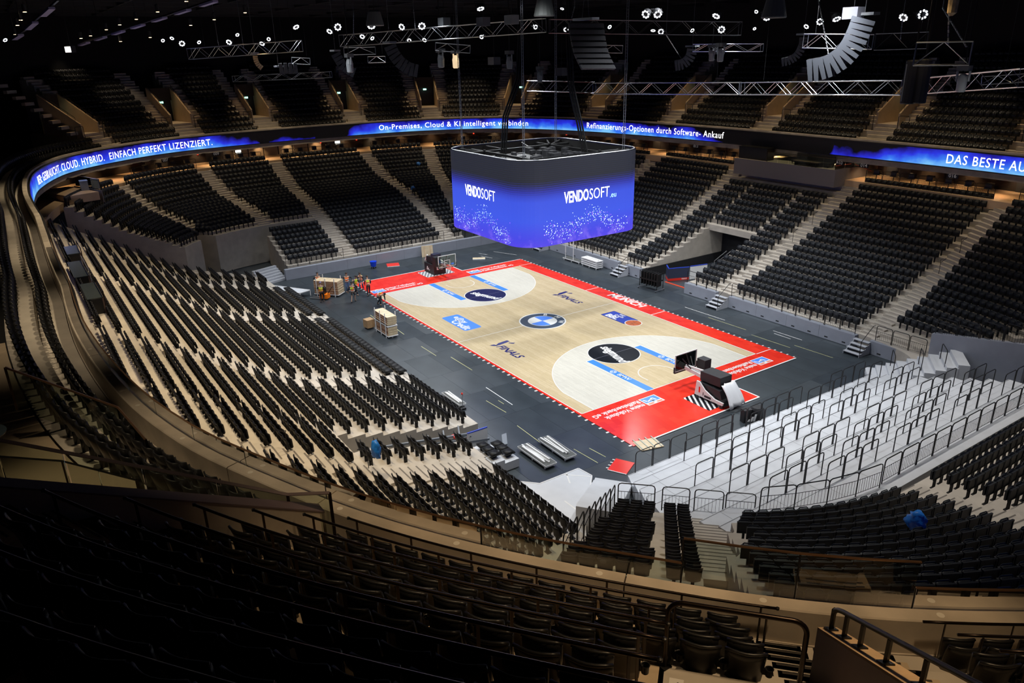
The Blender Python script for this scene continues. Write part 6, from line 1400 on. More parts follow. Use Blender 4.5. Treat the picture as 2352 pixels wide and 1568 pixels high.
# landing plate nosing and row number plates
NUMW = mat('number_plate', (.75, .72, .68), .6); NUMB = mat('number_ink', (.06, .05, .05), .7)
for body, s, d, k in (('4', 104.15, D0+PD*3+.25, 3), ('12', S_NV+.62, D0+PD*3+.45, 3), ('1', S_NV+VW+.55, D0+.5, 0), ('5', S_NV+VW+.75, D0+PD*1+.45, 1)):
    q = pq(s, d); t = pq(s+.3, d)-pq(s-.3, d); a = math.atan2(t[1], t[0]); o = empty('row_number_plate', (*q, uz(k)+.001), a)
    MB().box((0, 0, .002), (.16, .22, .004)).build('plate', NUMW, o); text_obj(body, (0, 0, .0055), .15, NUMB, o, 0, bold=.01, name='numeral')
    tag(o, 'small white plate with the numeral %s stuck on the tan balcony step' % {'4': 'four', '12': 'twelve', '1': 'one', '5': 'five'}[body], 'sign', 'row number plates')
# seat with cup holder ------------------------------------------------
def shell(w, z0, z1, y0, y1, th, nx=7, nz=4, bow=.075, roll=.03):
    P, Q = [], []
    for j in range(nz+1):
        f = j/nz; z = z0+(z1-z0)*f; y = y0+(y1-y0)*f-(roll*f*f); r, q = [], []
        ww = w*(1-.10*(1-f)**2)
        for i in range(nx):
            x = -1+2*i/(nx-1); drop = .02*abs(x)**3 if j == nz else 0
            r.append((x*ww/2, y-bow*(1-x*x), z-drop)); q.append((x*ww/2*.985, y-bow*(1-x*x)-th, z-drop))
        P.append(r); Q.append(q)
    return P, Q
def seat_meshes(kind):
    D = {}
    if kind in ('balcony_seat', 'shell_seat'):
        m_ = BLACKP if kind == 'balcony_seat' else BLACKB
        b = MB(); P, Q = shell(.46, .34, .86, -.02, -.11, .032); b.grid(P, Q)
        rim = [Vector(p)+(Vector(q)-Vector(p))*.5 for p, q in zip(P[-1], Q[-1])]; b.tube(rim, .021, 6); D['backrest'] = b.mesh('backrest', m_, True)
        s = MB(); P, Q = shell(.41, .40, .80, .10, .07, .045, bow=.05, roll=.0); s.grid(P, Q); rim = [Vector(p)+(Vector(q)-Vector(p))*.5 for p, q in zip(P[-1], Q[-1])]; s.tube(rim, .024, 6); D['seat_pan'] = s.mesh('seat_pan', m_, True)
        f = MB(); f.box((0, -.02, .22), (.09, .10, .36)).box((0, .0, .02), (.22, .20, .04)).box((0, .02, .40), (.40, .10, .05)); D['bracket'] = f.mesh('bracket', BLACKM)
        if kind == 'balcony_seat':
            c = MB(); X, Y, Z = .275, -.115, .60
            c.lathe((X, Y, Z-.10), [(.036, 0), (.040, .004), (.044, .10), (.047, .105), (.040, .105), (.036, .01)], 14); c.tube([(X+.046*math.cos(t), Y+.046*math.sin(t), Z+.006) for t in np.linspace(0, 6.283, 14)[:-1]], .006, 5, closed=True); c.box((X-.05, Y+.02, Z-.06), (.05, .03, .08)); D['cup_holder'] = c.mesh('cup_holder', BLACKP, False)
    else:
        b = MB(); b.box((0, -.10, .66), (.46, .035, .44)).box((0, -.125, .86), (.46, .03, .05)).box((-.215, -.122, .66), (.03, .03, .42)).box((.215, -.122, .66), (.03, .03, .42)).box((0, -.122, .47), (.46, .03, .04)); D['backrest'] = b.mesh('backrest', NAVYP)
        s = MB(); P, Q = shell(.43, .42, .82, .05, .05, .07, bow=.01, roll=0, nx=5, nz=2); s.grid(P, Q); s.tube([(-.17, .02, .83), (-.13, .02, .875), (.13, .02, .875), (.17, .02, .83)], .02, 6); D['seat_pan'] = s.mesh('seat_pan', NAVYP)
        f = MB(); f.box((0, -.06, .21), (.07, .09, .38)).box((0, -.06, .015), (.2, .18, .03)); D['bracket'] = f.mesh('bracket', BLACKM)
    return D
NAMES = {'balcony_seat': ('balcony_seat', 'seats of the near balcony block'), 'shell_seat': ('shell_seat', 'curved seats of the lower stand'), 'pad_seat': ('pad_seat', 'square seats of the near stand')}
def seat_protos(kind):
    D = seat_meshes(kind); o = empty(NAMES[kind][0]); o['category'] = 'seat'; o['group'] = NAMES[kind][1]
    for nm, me in D.items():
        c = bpy.data.objects.new(nm, me); COL.objects.link(c); c.parent = o
    return o
USED = set()
def place_seat(kind, s, label):
    global PROTO
    if kind not in PROTO: PROTO[kind] = [seat_protos(kind), False]
    o, used = PROTO[kind]
    if used: o = copy_tree(o)
    PROTO[kind][1] = True
    o.location = (s[0], s[1], s[2]); o.rotation_euler = (0, 0, s[3]-math.pi/2); o['label'] = label; return o
PROTO = {}
CAMSEATS = []
tmp = SEATS.get('balcony_seat', []); SEATS['balcony_seat'] = []
put_seats('balcony_seat', 'cam', [urow(k, S_A(k)+.08, 105.15) for k in range(0, 4)], 0, 3, .62)
put_seats('balcony_seat', 'cam', [urow(k, S_A(k)+.08, 103.98) for k in range(0, KN+1)], 3, KN, .62)
CAMSEATS = SEATS['balcony_seat']; SEATS['balcony_seat'] = tmp
for s in CAMSEATS:
    x, y, z = px_of((s[0], s[1], s[2]+.6))
    if z < .3 or x < -250 or x > 2500 or y > 1800: continue
    place_seat('balcony_seat', s, 'black balcony seat with cup holder, %s from the dark wall, %s row above the parapet' % (ordn(s[6]+1), ordn(s[5]+1)))
# drink rails in front of every row -----------------------------------------
for k in range(0, KN+1):
    sa, sb = S_A(k)-.02, {0: 105.45, 1: 105.4, 2: 104.0}.get(k, 104.03)
    ss = np.linspace(sa, sb, 30); pts = [(*pq(s, D0+PD*k+.10), uz(k)+.72) for s in ss]
    o = empty('handrail', (pts[0][0], pts[0][1], uz(k))); O = Vector(o.location); L = lambda p: Vector(p)-O
    MB().tube([L(p) for p in pts], .021, 8).build('top_rail', BRONZE, o, True)
    e = MB()
    for p in (pts[0], pts[-1]): e.lathe(L((p[0], p[1], p[2]-.024)), [(.005, 0), (.027, .008), (.027, .04), (.005, .048)], 8)
    e.build('end_cap', BLACKM, o)
    n = int((sb-sa)/1.15)
    for i in range(n+1):
        s = sa+.18+(sb-sa-.4)*i/n; q = pq(s, D0+PD*k+.10); MB().bar(L((*q, uz(k))), L((*q, uz(k)+.715)), .035, .012).build('post', BRONZE, o)
    tag(o, 'dark bronze handrail in front of the %s seat row above the concrete parapet' % ordn(k+1), 'handrail', 'handrails of the near balcony rows')
# black guard hoop at the landing
A, B = pq(104.02, D0+PD*3-.02), pq(S_NV+VW-.55, D0+PD*3-.02); zf = uz(3); g = empty('guard_hoop', (*A, zf)); O = Vector(g.location)
A3, B3 = Vector((*A, zf)), Vector((*B, zf)); d = (B3-A3); dz = Vector((0, 0, 1)); c = []
for t in np.linspace(0, 1, 7): c.append(A3+dz*(.93-.16+.16*math.sin(t*math.pi/2))+d.normalized()*(.16*(1-math.cos(t*math.pi/2))))
c2 = [B3+dz*(.93-.16+.16*math.sin(t*math.pi/2))-d.normalized()*(.16*(1-math.cos(t*math.pi/2))) for t in np.linspace(1, 0, 7)]
MB().tube([v-O for v in [A3-dz*.5]+c+c2+[B3-dz*.5]], .030, 10).build('hoop_tube', BRONZE, g, True)
MB().box(A3-O, (.12, .12, .02)).box(B3-O, (.12, .12, .02)).build('base_plate', BLACKM, g)
tag(g, 'tall dark tubular guard hoop at the front edge of the tan stair landing', 'railing')
# plywood faced stair wall on the right with a stout black handrail on short posts
W0, W1 = np.array([39.72, -25.06]), np.array([43.6, -27.9]); wd = (W1-W0)/np.linalg.norm(W1-W0); wn = np.array([-wd[1], wd[0]])*.22
wz0, wsl = 13.0, .57
mb = MB(); V = []
for p in (W0, W1): 
    z = wz0+wsl*np.linalg.norm(p-W0)
    V += [(*p, 11.0), (*(p+wn), 11.0), (*(p+wn), z), (*p, z)]
mb.add(V, [(0, 1, 2, 3), (4, 7, 6, 5), (0, 4, 5, 1), (1, 5, 6, 2), (3, 2, 6, 7), (0, 3, 7, 4)])
ow = struct(mb.build('wall_stair', PLY)); ed = MB()
for off in (0,):
    a, b = V[3], V[7]; ed.hexa([(a[0], a[1], a[2]-.03), (V[2][0], V[2][1], a[2]-.03), (V[6][0], V[6][1], b[2]-.03), (b[0], b[1], b[2]-.03), (a[0], a[1], a[2]+.004), (V[2][0], V[2][1], a[2]+.004), (V[6][0], V[6][1], b[2]+.004), (b[0], b[1], b[2]+.004)])
struct(ed.build('wall_capping', WOODP, ow))
hr = empty('stair_handrail', (*W0, wz0)); O = Vector(hr.location); cl = lambda t, h, off=.11: Vector((*(W0+wd*t+wn/.22*off), wz0+wsl*t+h))-O
MB().tube([cl(.10, .05), cl(.10, .24), cl(.13, .285), cl(.19, .31)]+[cl(t, .32) for t in np.linspace(.3, 4.4, 8)], .028, 10).build('top_rail', BLACKM, hr, True)
for t in (.10, .42, .78, 1.3, 1.9, 2.6, 3.4): 
    MB().bar(cl(t, .0), cl(t, .30), .05, .035).build('post', BLACKM, hr); MB().box(cl(t, .012), (.16, .11, .02), R=Matrix.Rotation(math.atan2(wd[1], wd[0]), 3, 'Z') @ Matrix.Rotation(-math.atan(wsl), 3, 'Y')).build('base_plate', BLACKM, hr)
tag(hr, 'stout black handrail on short posts along the plywood faced stair wall', 'handrail')
# seats right of that wall
SR_ROWS = [(pq(np.linspace(S_NV+VW+1.3, S_NV+VW+9, 20), D0+PD*k), uz(k)) for k in range(0, 6)]
tmp = SEATS.get('balcony_seat', []); SEATS['balcony_seat'] = []
put_seats('balcony_seat', 'rt', SR_ROWS, 0, 5, .62); RTS = SEATS['balcony_seat']
near_rt = lambda s: math.hypot(s[0]-42, s[1]+22) < 7
SEATS['balcony_seat'] = [s for s in tmp if not (s[4] == 'upper' and s[0] > 38 and s[1] < -12)]
for s in RTS:
    x, y, z = px_of((s[0], s[1], s[2]+.6))
    if z < .3 or x > 2480 or y > 1750: continue
    place_seat('balcony_seat', s, 'black balcony seat with cup holder behind the plywood stair wall, %s along, row %s up' % (ordn(s[6]+1), ['one', 'two', 'three', 'four', 'five'][s[5]]))
up_steps = steps_between(lambda k: S_NV+VW+.15, lambda k: S_NV+VW+1.25, 0, 6)
for k in range(0, 4):
    ss = np.linspace(S_NV+VW+1.5, S_NV+VW+6, 16); pts = [Vector((*pq(s, D0+PD*k+.10), uz(k)+.72)) for s in ss]; o = empty('handrail', (pts[0].x, pts[0].y, uz(k))); O = Vector(o.location)
    MB().tube([p-O for p in pts], .021, 8).build('top_rail', BRONZE, o, True)
    for i in range(5): p = pts[1+i*3]; MB().bar(Vector((p.x, p.y, uz(k)))-O, p-O, .035, .012).build('post', BRONZE, o)
    tag(o, 'dark bronze handrail of the %s row to the right of the plywood stair wall' % ordn(k+1), 'handrail', 'handrails of the near balcony rows')
q0 = Vector((41.9, -24.35, uz(2))); o = MB().tube([q0, q0+Vector((0, 0, 1.3)), q0+Vector((.05, .03, 1.42)), q0+Vector((.18, .12, 1.48)), q0+Vector((1.1, .8, 1.48)), q0+Vector((1.2, .87, 1.4)), q0+Vector((1.2, .87, 0))], .032, 10).build('guard_hoop', BRONZE, smooth=True); tag(o, 'dark tubular guard hoop cut by the lower right edge of the picture', 'railing')
# ------------------------------------------------------------------ dark sloping wall, landing and glass screens on the left
Wa, Wb = np.array([32.62, -28.45]), np.array([32.45, -34.5])
mb = MB(); z0 = 12.02; sl = .474; V = []
for p in (Wa, Wb):
    z = z0+sl*np.linalg.norm(p-Wa); V += [(p[0]-.24, p[1], 10.6), (p[0], p[1], 10.6), (p[0], p[1], z), (p[0]-.24, p[1], z)]
mb.add(V, [(0, 3, 2, 1), (4, 5, 6, 7), (0, 1, 5, 4), (1, 2, 6, 5), (2, 3, 7, 6), (3, 0, 4, 7)]); ow = struct(mb.build('wall_landing', CONC2))
cp = MB(); a, b = Vector(V[3]), Vector(V[7]); cp.hexa([(V[3][0]-.02, V[3][1], V[3][2]), (V[2][0]+.02, V[2][1], V[2][2]), (V[6][0]+.02, V[6][1], V[6][2]), (V[7][0]-.02, V[7][1], V[7][2]), (V[3][0]-.02, V[3][1], V[3][2]+.03), (V[2][0]+.02, V[2][1], V[2][2]+.03), (V[6][0]+.02, V[6][1], V[6][2]+.03), (V[7][0]-.02, V[7][1], V[7][2]+.03)]); struct(cp.build('wall_capping', PLY, ow))
fz_ = 11.53
pl_s = np.linspace(S_LE-7.2, 98.2, 20); a_, b_ = pq(pl_s, 2.06), pq(pl_s, 7.0); mb = MB()
for i in range(19): mb.hexa([(*a_[i], 9.6), (*a_[i+1], 9.6), (*b_[i+1], 9.6), (*b_[i], 9.6), (*a_[i], fz_), (*a_[i+1], fz_), (*b_[i+1], fz_), (*b_[i], fz_)])
struct(mb.build('floor_landing', TANPLY))
mb = MB()
for s0, s1, d0, d1, zt in ((95.4, 96.6, 2.4, 3.4, .22), (96.0, 97.4, 1.2, 2.0, .2)):
    P = [pq(s0, d0), pq(s1, d0), pq(s1, d1), pq(s0, d1)]; mb.hexa([(*p, fz_) for p in P]+[(*p, fz_+zt) for p in P])
struct(mb.build('floor_landing_step', CONC))
def glass_run(P, heights, lab, rail=BRONZE, rw=.05, name='glass_screen', wide=None, drop=1.1):
    P = [Vector(p) for p in P]; o = empty(name, tuple(P[0]-Vector((0, 0, heights)))); O = Vector(o.location)
    for a, b in zip(P[:-1], P[1:]):
        n = max(1, int((b-a).length/1.25+.5)); t = (b-a).normalized(); h = t.cross(Vector((0, 0, 1))).normalized()*.008
        for i in range(n):
            p, q = a+(b-a)*((i+.015)/n), a+(b-a)*((i+.985)/n); dn_ = Vector((0, 0, heights))
            MB().hexa([p-h-dn_-O, q-h-dn_-O, q+h-dn_-O, p+h-dn_-O, p-h-O, q-h-O, q+h-O, p+h-O]).build('glass_panel', GLASS, o)
    MB().tube([p-O for p in P], rw/2, 4).build('top_rail', rail, o)
    for p in P: MB().bar(p-O, p-O-Vector((0, 0, heights)), .05, .03).build('post', BRONZE, o)
    return tag(o, lab, 'glass screen', 'glass screens of the balcony landing')
glass_run([(32.72, -28.35, 12.42), (32.35, -28.95, 12.42), (30.75, -32.9, 14.1)], 1.15, 'glass screen with a dark rail sloping up beside the dark landing wall', PLY, .07)
glass_run([(27.9, -30.5, 12.0), (25.9, -30.75, 12.02), (25.4, -32.6, 13.3)], 1.0, 'glass screen with a brightly lit brass rail end behind the concrete parapet', BRASS, .06)
glass_run([(29.9, -30.95, 12.2), (28.3, -32.0, 12.2), (26.4, -34.0, 12.2)], 1.0, 'glass screen of the landing with black posts crossing in front of the tan floor', BLACKM, .05)
o = empty('bar_table', (26.9, -33.25, fz_)); MB().lathe((0, 0, .98), [(.02, 0), (.46, .01), (.47, .04), (.02, .045)], 28).build('table_top', mat('table_blueblack', (.03, .045, .06), .3), o); MB().lathe((0, 0, 0), [(.28, 0), (.28, .02), (.05, .04), (.05, .98)], 12).build('stem', BLACKM, o); tag(o, 'round dark standing table on the tan landing at the left edge', 'table')
# warm house light on the near balcony and parapet
spot('balcony_light', (41.5, -24.5, 21.5), (37.6, -24.8, 11.5), 1700, (1, .69, .38), 66, .7, .25)
spot('balcony_light', (36.8, -28.5, 22), (34.8, -26.8, 11.5), 1000, (1, .72, .42), 52, .8, .25)
spot('balcony_light', (28.0, -31.5, 21), (28.5, -29.8, 11.5), 1150, (1, .78, .50), 58, .8, .25)
spot('balcony_light', (16, -32.5, 21), (16, -31.2, 11.5), 950, (1, .80, .55), 70, .8, .25)
spot('balcony_light', (2, -32.5, 21), (2, -31.2, 11.5), 700, (1, .80, .55), 76, .8, .25)
# ================================================================== CONCOURSE UNDER THE UPPER STAND, BOOTHS, WARM LIGHTS
def s_mid(px): return s_near(*px)
vis = [s % PL for s in np.arange(PL-112, PL+27, 3.45)]
PANW = mat('beige_panel', (.40, .34, .27), .7); DRK = mat('door_grey', (.035, .038, .045), .5); REDL = mat('alarm_red', (.8, .05, .02), .4, emit=1.5)
for i, s in enumerate(vis):
    p = pq(s, 3.9); q = pq(s, 4.45); spot('concourse_light', (*p, 9.5), (*q, 8.0), 70, WARM if i % 3 else (1, .68, .36), 96, .8, .05)
    p = pq(s, 1.6); spot('concourse_light', (*p, 9.52), (*p, 8.0), 170, (1, .62, .30), 140, .9, .05)
def wall_piece(s0, s1, z0, z1, m_, nm, d=4.55, th=.05):
    a, b = pq(s0, d), pq(s1, d); a2, b2 = pq(s0, d-th), pq(s1, d-th); return MB().hexa([(*a2, z0), (*b2, z0), (*b, z0), (*a, z0), (*a2, z1), (*b2, z1), (*b, z1), (*a, z1)]).build(nm, m_)
S_P1, S_P2 = s_near(-47.5, -2.0), s_near(-.5, 34.0)
for s0, n in ((S_P1-4.2, 6), (S_P2-5.2, 5)):
    for j in range(n): struct(wall_piece(s0+j*1.75+.06, s0+j*1.75+1.69, 8.05, 9.56, PANW, 'wall_panel_beige'))
door_s = [S_P1-6.0, S_P1+8.2, S_P2-7.2, S_P2+6.0]+[s_near(x, y) for x, y in ((-44.5, -16), (-38, -24.5), (-42, 22), (-33, 29), (-22, 33), (17.5, 33), (-48, 9))]
for s in door_s:
    o = struct(wall_piece(s-1.1, s+1.1, 8.05, 9.58, DRK, 'door', 4.56, .07)); struct(wall_piece(s-.02, s+.02, 8.05, 9.58, BLACKM, 'door_gap', 4.5, .03)); 
    struct(wall_piece(s-.35, s-.25, 8.95, 9.1, STEEL, 'door_handle', 4.5, .03))
for i, s in enumerate([d+1.9 for d in door_s]):
    a = pq(s, 4.5); o = MB().box((*a, 9.05), (.14, .14, .16)).build('fire_alarm', REDL); tag(o, 'tiny red alarm box on the dark concourse wall, %s one' % ordn(i+1), 'alarm', 'red alarm boxes')
for i, (body, s) in enumerate((('014', S_P2-6.2), ('015', S_P2+4.3), ('016', s_near(13.5, 33)), ('013', s_near(-14, 33.5)), ('007', s_near(-43, -17)), ('009', S_P1+9.6))):
    t = pq(s+.3, 4.3)-pq(s-.3, 4.3); a = math.atan2(t[1], t[0]); q = pq(s, -.02); o = empty('block_number', (*pq(s, .6), 9.32), a+math.pi); text_obj(body, (0, 0, 0), .42, mat('number_pale', (.5, .48, .45), .6, emit=.15), o, tilt=(math.pi/2, 0, 0), bold=.01, name='numeral'); MB().box((0, .02, .0), (.9, .02, .38)).build('number_plate', BLACKM, o)
    tag(o, 'small pale block number %s hung under the balcony edge' % {'014': 'fourteen', '015': 'fifteen', '016': 'sixteen', '013': 'thirteen', '007': 'seven', '009': 'nine'}[body], 'sign', 'block numbers')
EX2 = mat('exit_sign_white', (.9, .95, .9), .5, emit=3.0)
for i, s in enumerate((S_P1-5.1, S_P1+6.9)):
    q = pq(s, 1.2); t = pq(s+.3, 1.2)-pq(s-.3, 1.2); a = math.atan2(t[1], t[0]); o = empty('hanging_exit_sign', (*q, 9.2), a); MB().box((0, 0, .1), (.62, .05, .26)).build('lit_panel', EX2, o); MB().box((0, 0, -.15), (.5, .04, .16)).build('lower_plate', mat('plate_pale', (.6, .58, .5), .6, emit=.4), o); tag(o, 'bright white exit sign hung in the concourse %s the beige wall panels' % ('before' if i == 0 else 'after'), 'sign', 'hung exit signs')
# rail along the top of the lower stand with black high seats behind it
BOXB = mat('chair_black', (.02, .018, .017), .5)
spans = [(s_near(-39, -19.6), s_near(-43.6, -13.9), 5, 'far left fan block'), (s_near(-44, -12.2), s_near(-45.2, -6.7), 4, 'left far block'), (s_near(-45.2, -4.2)+0*PL, s_near(-45.2, 4.4), 5, 'far middle block'), (s_near(-45, 7), s_near(-43.6, 12.6), 4, 'right far block'), (s_near(-42, 15.5), s_near(-38, 22), 5, 'right fan block'), (s_near(-32, 26.5), s_near(-20, 30), 7, 'far corner block'), (s_near(-17.5, 30.3), s_near(-8, 30.5), 6, 'block behind the cube'), (s_near(6.3, 30.5), s_near(16.8, 30.2), 7, 'large middle block'), (s_near(18.8, 30), s_near(26, 28), 4, 'corner block')]
for a, b, n, wd in spans:
    if a-b > PL/2: b += PL
    if b-a > PL/2: a += PL
    ss = np.linspace(a, b, n+1)
    for j in range(n):
        s0, s1 = ss[j], ss[j+1]; g = (s1-s0)*.03; p, q = pq(s0+g, .25), pq(s1-g, .25)
        tag(hoop(p, q, 8.05, 1.05, True, name='concourse_railing'), 'black barred concourse railing at the top of the %s, %s length' % (wd, ordn(j+1)), 'railing', 'concourse railings')
        for f in (.5,):
            s = s0+(s1-s0)*f; c = pq(s, .75); t = pq(s+.2, .75)-pq(s-.2, .75); ang = math.atan2(t[1], t[0]); o = empty('high_seat', (*c, 8.05), ang)
            MB().box((0, 0, .86), (.5, .34, .40)).build('seat_back', BOXB, o); MB().box((0, .12, .66), (.46, .42, .07)).build('seat', BOXB, o); MB().tube([(0, .1, 0), (0, .1, .66)], .04, 6).box((0, .1, .01), (.35, .3, .02)).build('foot', BLACKM, o)
            tag(o, 'black high seat at the concourse railing above the %s, %s in line' % (wd, ordn(j+1)), 'seat', 'high seats on the concourse')
# guest terrace on the long side
gt = MB(); gt.box((-.9, 30.6, 8.55), (11.0, 4.8, .9)); struct(gt.build('floor_guest_terrace', CONC)); gf = MB().box((-.9, 28.17, 8.3), (11.0, .06, 1.5)).box((4.63, 30.6, 8.3), (.06, 4.9, 1.5)); struct(gf.build('wall_guest_terrace', mat('terrace_front', (.20, .185, .20), .6)))
o = empty('bar_counter', (-4.7, 29.2, 9.0)); MB().box((0, 0, .55), (3.3, 1.1, 1.1)).build('counter_body', mat('counter_black', (.012, .012, .013), .4), o); MB().box((0, 0, 1.12), (3.4, 1.2, .05)).build('counter_top', BLACKM, o); tag(o, 'black bar counter on the guest terrace above the middle long-side block', 'counter')
o = empty('lounge_sofa', (1.4, 29.45, 9.0), -.03); MB().box((0, 0, .28), (4.0, .8, .22)).build('seat_cushion', mat('sofa_black', (.02, .02, .021), .6), o); MB().box((0, .42, .6), (4.0, .15, .6)).build('sofa_back', mat('sofa_black', (.02, .02, .021), .6), o)
for x in (-1.9, 0, 1.9): MB().box((x, -.35, .09), (.05, .05, .18)).box((x, .35, .09), (.05, .05, .18)).build('leg', BLACKM, o)
tag(o, 'long black lounge sofa on the guest terrace beside the bar counter', 'sofa'); 
o = empty('coffee_table', (1.3, 28.75, 9.0)); MB().box((0, 0, .40), (2.6, .5, .05)).build('table_top', mat('table_oak', (.22, .17, .12), .5), o)
for x in (-1.1, 1.1): MB().box((x, 0, .2), (.05, .4, .4)).build('leg', BLACKM, o)
tag(o, 'low long table before the black lounge sofa on the guest terrace', 'table')
glass_run([(-2.7, 28.3, 9.95), (4.5, 28.3, 9.95), (4.5, 32.5, 9.95)], .95, 'glass screen round the guest terrace with sofa', BRONZE, .04)
for i, (a, b) in enumerate((((-6.6, 30.7, 9.0), (-7.6, 30.9, 9.0)), ((4.7, 30.9, 9.3), (6.4, 30.8, 8.9)))): tag(MB().tube([a, (((a[0]+b[0])/2), (a[1]+b[1])/2, a[2]-.18), b], .03, 5).build('barrier_tape', mat('tape_red', (.8, .12, .08), .5)), 'sagging red and white barrier tape at the %s side of the guest terrace' % ('cube' if i == 0 else 'near'), 'tape', 'barrier tapes')
# small glass terrace in the far left corner
struct(MB().box((-33.3, -27.3, 8.25), (5.5, 2.6, .7), .35).build('floor_guest_terrace', CONCF)); struct(MB().box((-33.9, -25.7, 8.1), (5.0, .08, 1.0), .35).build('wall_guest_terrace', mat('terrace_front', (.20, .185, .20), .6)))
glass_run([(-36.0, -26.4, 9.6), (-31.6, -24.9, 9.6)], .95, 'glass screen with bright rail on the small far left corner terrace', BRASS, .05)
o = empty('side_table', (-33.0, -26.0, 8.6)); MB().box((0, 0, .4), (.8, .6, .8)).build('cabinet', mat('cabinet_pale', (.25, .28, .3), .5), o); MB().box((0, 0, .82), (.85, .65, .04)).build('cabinet_top', STEEL, o); tag(o, 'small pale cabinet on the far left corner terrace', 'cabinet')
# commentary booths at the top of the left stand
SCRN = mat('screen_dark', (.04, .05, .05), .2)
for i, (x, y, L) in enumerate(((-11.9, -29.1, 2.6), (-6.3, -29.3, 4.2), (-.8, -29.2, 3.4))):
    o = empty('commentary_desk', (x, y, inv(SL, 28.6)))
    MB().box((0, .35, .5), (L, .08, 1.0)).build('front_board', mat('desk_brown', (.10, .06, .045), .5), o); MB().box((0, 0, 1.0), (L, .75, .05)).build('desk_top', SCRN, o); MB().box((-L/2+.03, 0, .5), (.05, .7, 1.0)).box((L/2-.03, 0, .5), (.05, .7, 1.0)).build('side_board', BLACKM, o)
    MB().tube([(-L/2, .42, 1.3), (L/2, .42, 1.3)], .03, 6).tube([(-L/2, .42, 0), (-L/2, .42, 1.3)], .025, 6).tube([(L/2, .42, 0), (L/2, .42, 1.3)], .025, 6).build('front_rail', BRONZE if i != 1 else STEEL, o)
    tag(o, 'dark commentary desk with a rail at the top of the left stand, %s from the far corner' % ordn(i+1), 'desk', 'commentary desks')
# handrail loops on the lower stairs
for nm, X, sg, T, ks in (('left', -9.4, -1, SL, (9, 13)), ('left', 4.6, -1, SL, (9, 13)), ('left', 16.7, -1, SL, (9, 13)), ('right', 5.4, 1, SR, (10, 13)), ('right', 17.7, 1, SR, (10, 13)), ('right', -7.2, 1, SR, (10, 13))):
    for j, k in enumerate(ks):
        y = (ly(k) if sg < 0 else 14+.82*k); z = inv(T, y); o = MB().tube([(X, sg*y, z), (X, sg*y, z+.85), (X+.14, sg*y, z+1.0), (X+.16, sg*(y+.35), z+1.12), (X, sg*(y+.42), z+1.05), (X-.14, sg*(y+.2), z+.98), (X, sg*y, z+.85)], .018, 6).build('stair_loop_rail', BLACKM)
        tag(o, 'black looped stair handrail on the %s stair %s, %s up' % ({-9.4: 'second', 4.6: 'third', 16.7: 'fourth', 5.4: 'middle', 17.7: 'last', -7.2: 'far'}[X], 'of the left stand' if sg < 0 else 'of the long side', ordn(j+1)), 'railing', 'looped stair handrails')
# warm lamps over the upper exits
for i, s in enumerate(VS):
    p = pq(s, 4.6); q = pq(s, 3.6); pw = (520, 620, 430, 430, 620, 640, 520, 520, 560, 560, 520, 400)[i]*2.3
    spot('exit_lamp', (*p, 22.5), (*q, 12.6), pw, (1, .66, .34), 46, .75, .2)
for i, (x, y, e) in enumerate(((-50.5, -19.5, 420), (-53.5, -24, 420), (-46.5, 22, 480), (-50.5, 11, 120), (-54, -10, 80), (-12, 35, 160), (0, 35, 260), (12, 34.5, 320), (22, 32.5, 260))): spot('upper_lamp', (x*.96, y*.96, 23), (x, y, 13), e, (1, .82, .6), 44, .8, .2)
# ================================================================== SEATS OF THE LOWER STAND: 300 largest as things, the rest in bulk
def shell_lod(w=.46):
    mb = MB()
    for z0, z1, y0, y1, ww in ((.36, .87, -.02, -.13, w), (.42, .80, .12, .05, w*.86)):
        P = [[(x*ww/2, y0+(y1-y0)*(z-z0)/(z1-z0)-.07*(1-x*x), z) for x in (-1, -.4, .4, 1)] for z in (z0, z1)]
        mb.grid(P, [[(p[0], p[1]-.035, p[2]) for p in r] for r in P])
    mb.box((0, -.02, .19), (.07, .16, .38)); return mb
def flip_lod(w=.455):
    mb = MB(); mb.box((0, -.09, .64), (w, .05, .46)); mb.box((0, .02, .61), (w-.04, .09, .38)); mb.box((0, -.05, .20), (.07, .10, .40)); return mb
def flat_lod():
    mb = MB(); mb.box((0, .08, .22), (.46, .52, .07)); mb.box((0, .02, .30), (.44, .46, .05)); mb.box((0, .05, .1), (.1, .3, .2)); return mb
LOD = {'shell_seat': shell_lod, 'flip_seat': flip_lod, 'pad_seat': flip_lod, 'folded_seat': flat_lod, 'balcony_seat': shell_lod}
SMAT = {'shell_seat': BLACKB, 'flip_seat': NAVYP, 'pad_seat': NAVYP, 'folded_seat': BLACKB, 'balcony_seat': BLACKP}
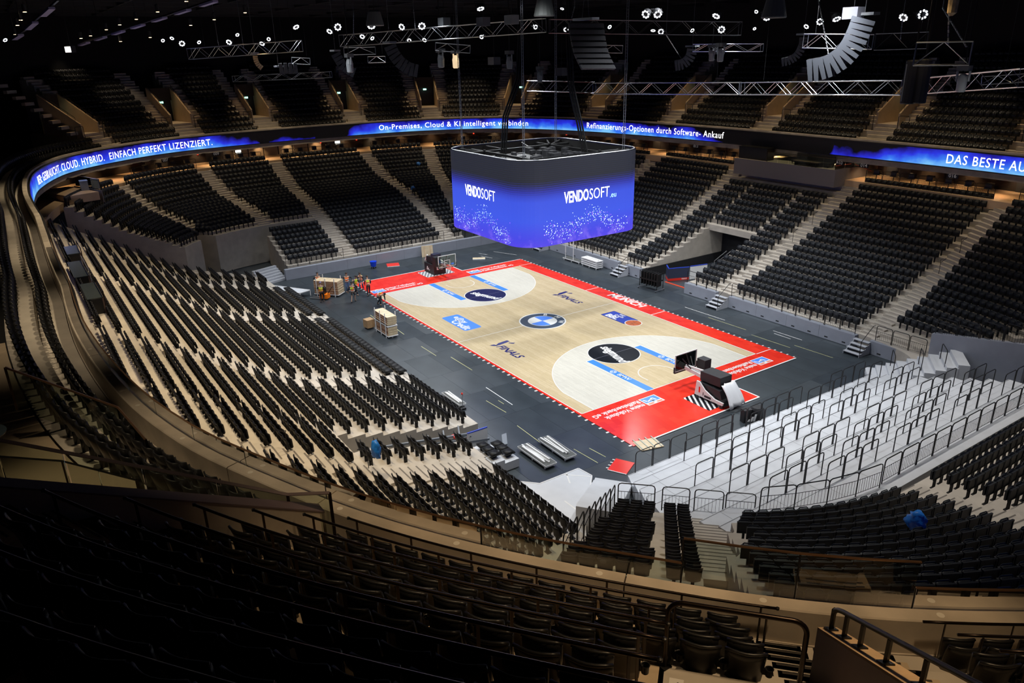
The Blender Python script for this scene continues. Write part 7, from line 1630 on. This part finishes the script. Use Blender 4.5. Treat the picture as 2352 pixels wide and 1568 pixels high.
def bulk(name, kind, lst, label):
    mb = LOD[kind](); V = np.array(mb.v); nf = mb.f; n = len(V)
    A = np.array([(s[0], s[1], s[2], s[3]) for s in lst]); c, s_ = np.cos(A[:, 3]-math.pi/2), np.sin(A[:, 3]-math.pi/2)
    X = A[:, 0, None]+c[:, None]*V[None, :, 0]-s_[:, None]*V[None, :, 1]; Y = A[:, 1, None]+s_[:, None]*V[None, :, 0]+c[:, None]*V[None, :, 1]; Z = A[:, 2, None]+V[None, :, 2]
    co = np.stack([X, Y, Z], -1).reshape(-1, 3); lt = np.array([len(f) for f in nf]); li = np.concatenate([np.array(f) for f in nf])
    N = len(lst); LI = (li[None, :]+(np.arange(N)*n)[:, None]).ravel(); LT = np.tile(lt, N)
    me = bpy.data.meshes.new(name); me.vertices.add(len(co)); me.vertices.foreach_set('co', co.ravel().astype(np.float32))
    me.loops.add(len(LI)); me.loops.foreach_set('vertex_index', LI.astype(np.int32)); me.polygons.add(len(LT))
    me.polygons.foreach_set('loop_start', np.concatenate([[0], np.cumsum(LT)[:-1]]).astype(np.int32)); me.polygons.foreach_set('loop_total', LT.astype(np.int32))
    me.materials.append(SMAT[kind]); me.update(calc_edges=True); me.validate()
    o = bpy.data.objects.new(name, me); COL.objects.link(o); tag(o, label, 'seats', None, 'stuff'); return o
_rad = np.hypot(PC[:, 0]-CX, PC[:, 1]); _phi = np.arctan2(PC[:, 1], PC[:, 0]-CX)
def hidden(P):
    """whether the near parapet stands between the camera and the point"""
    P = np.asarray(P); t = np.linspace(0, 1, 240)[:, None]; Q = CAM+(P-CAM)*t; ph = np.arctan2(Q[:, 1], Q[:, 0]-CX); r = np.hypot(Q[:, 0]-CX, Q[:, 1]); R = np.interp(ph, _phi, _rad)
    ins = np.where(r < R)[0]; return len(ins) > 0 and Q[ins[0], 2] < PZ+.05
BL = {'left far': 'second block of the left stand', 'left middle': 'middle block of the left stand', 'left near': 'third block of the left stand', 'left near upper': 'upper rows past the open mechanism', 'near left': 'block below the parapet', 'short piece': 'short piece by the open mechanism', 'diagonal three': 'diagonal block, wider part', 'diagonal two': 'diagonal block, two-seat part', 'far left': 'far left block', 'near big': 'curved block by the wide stair', 'near end': 'straight block behind the terrace'}
for kind, nm in (('shell_seat', 'black curved seat'), ('pad_seat', 'square navy-black seat')):
    cand = []
    for i, s in enumerate(SEATS[kind]):
        P = (s[0], s[1], s[2]+.6); x, y, z = px_of(P)
        if -10 < x < 2362 and -10 < y < 1578 and z > 0 and not hidden((s[0], s[1], s[2]+.8)): cand.append((z, i))
    pick = set(i for z, i in sorted(cand)[:295])
    for i, s in enumerate(SEATS[kind]):
        if i in pick: place_seat(kind, s, '%s, %s along the %s row, %s' % (nm, ordn(s[6]+1), ordn(s[5]+1), BL[s[4]]))
    SEATS[kind] = [s for i, s in enumerate(SEATS[kind]) if i not in pick]
for kind, lab in (('shell_seat', 'the more distant black curved seats of the left stand'), ('pad_seat', 'the remaining square seats of the near stand'), ('flip_seat', 'rows of black tip-up seats on the long side and the far end'), ('folded_seat', 'flat folded black seats in the front rows'), ('balcony_seat', 'black seats of the distant upper balcony')):
    if SEATS.get(kind): bulk(kind+'_rows', kind, SEATS[kind], lab)
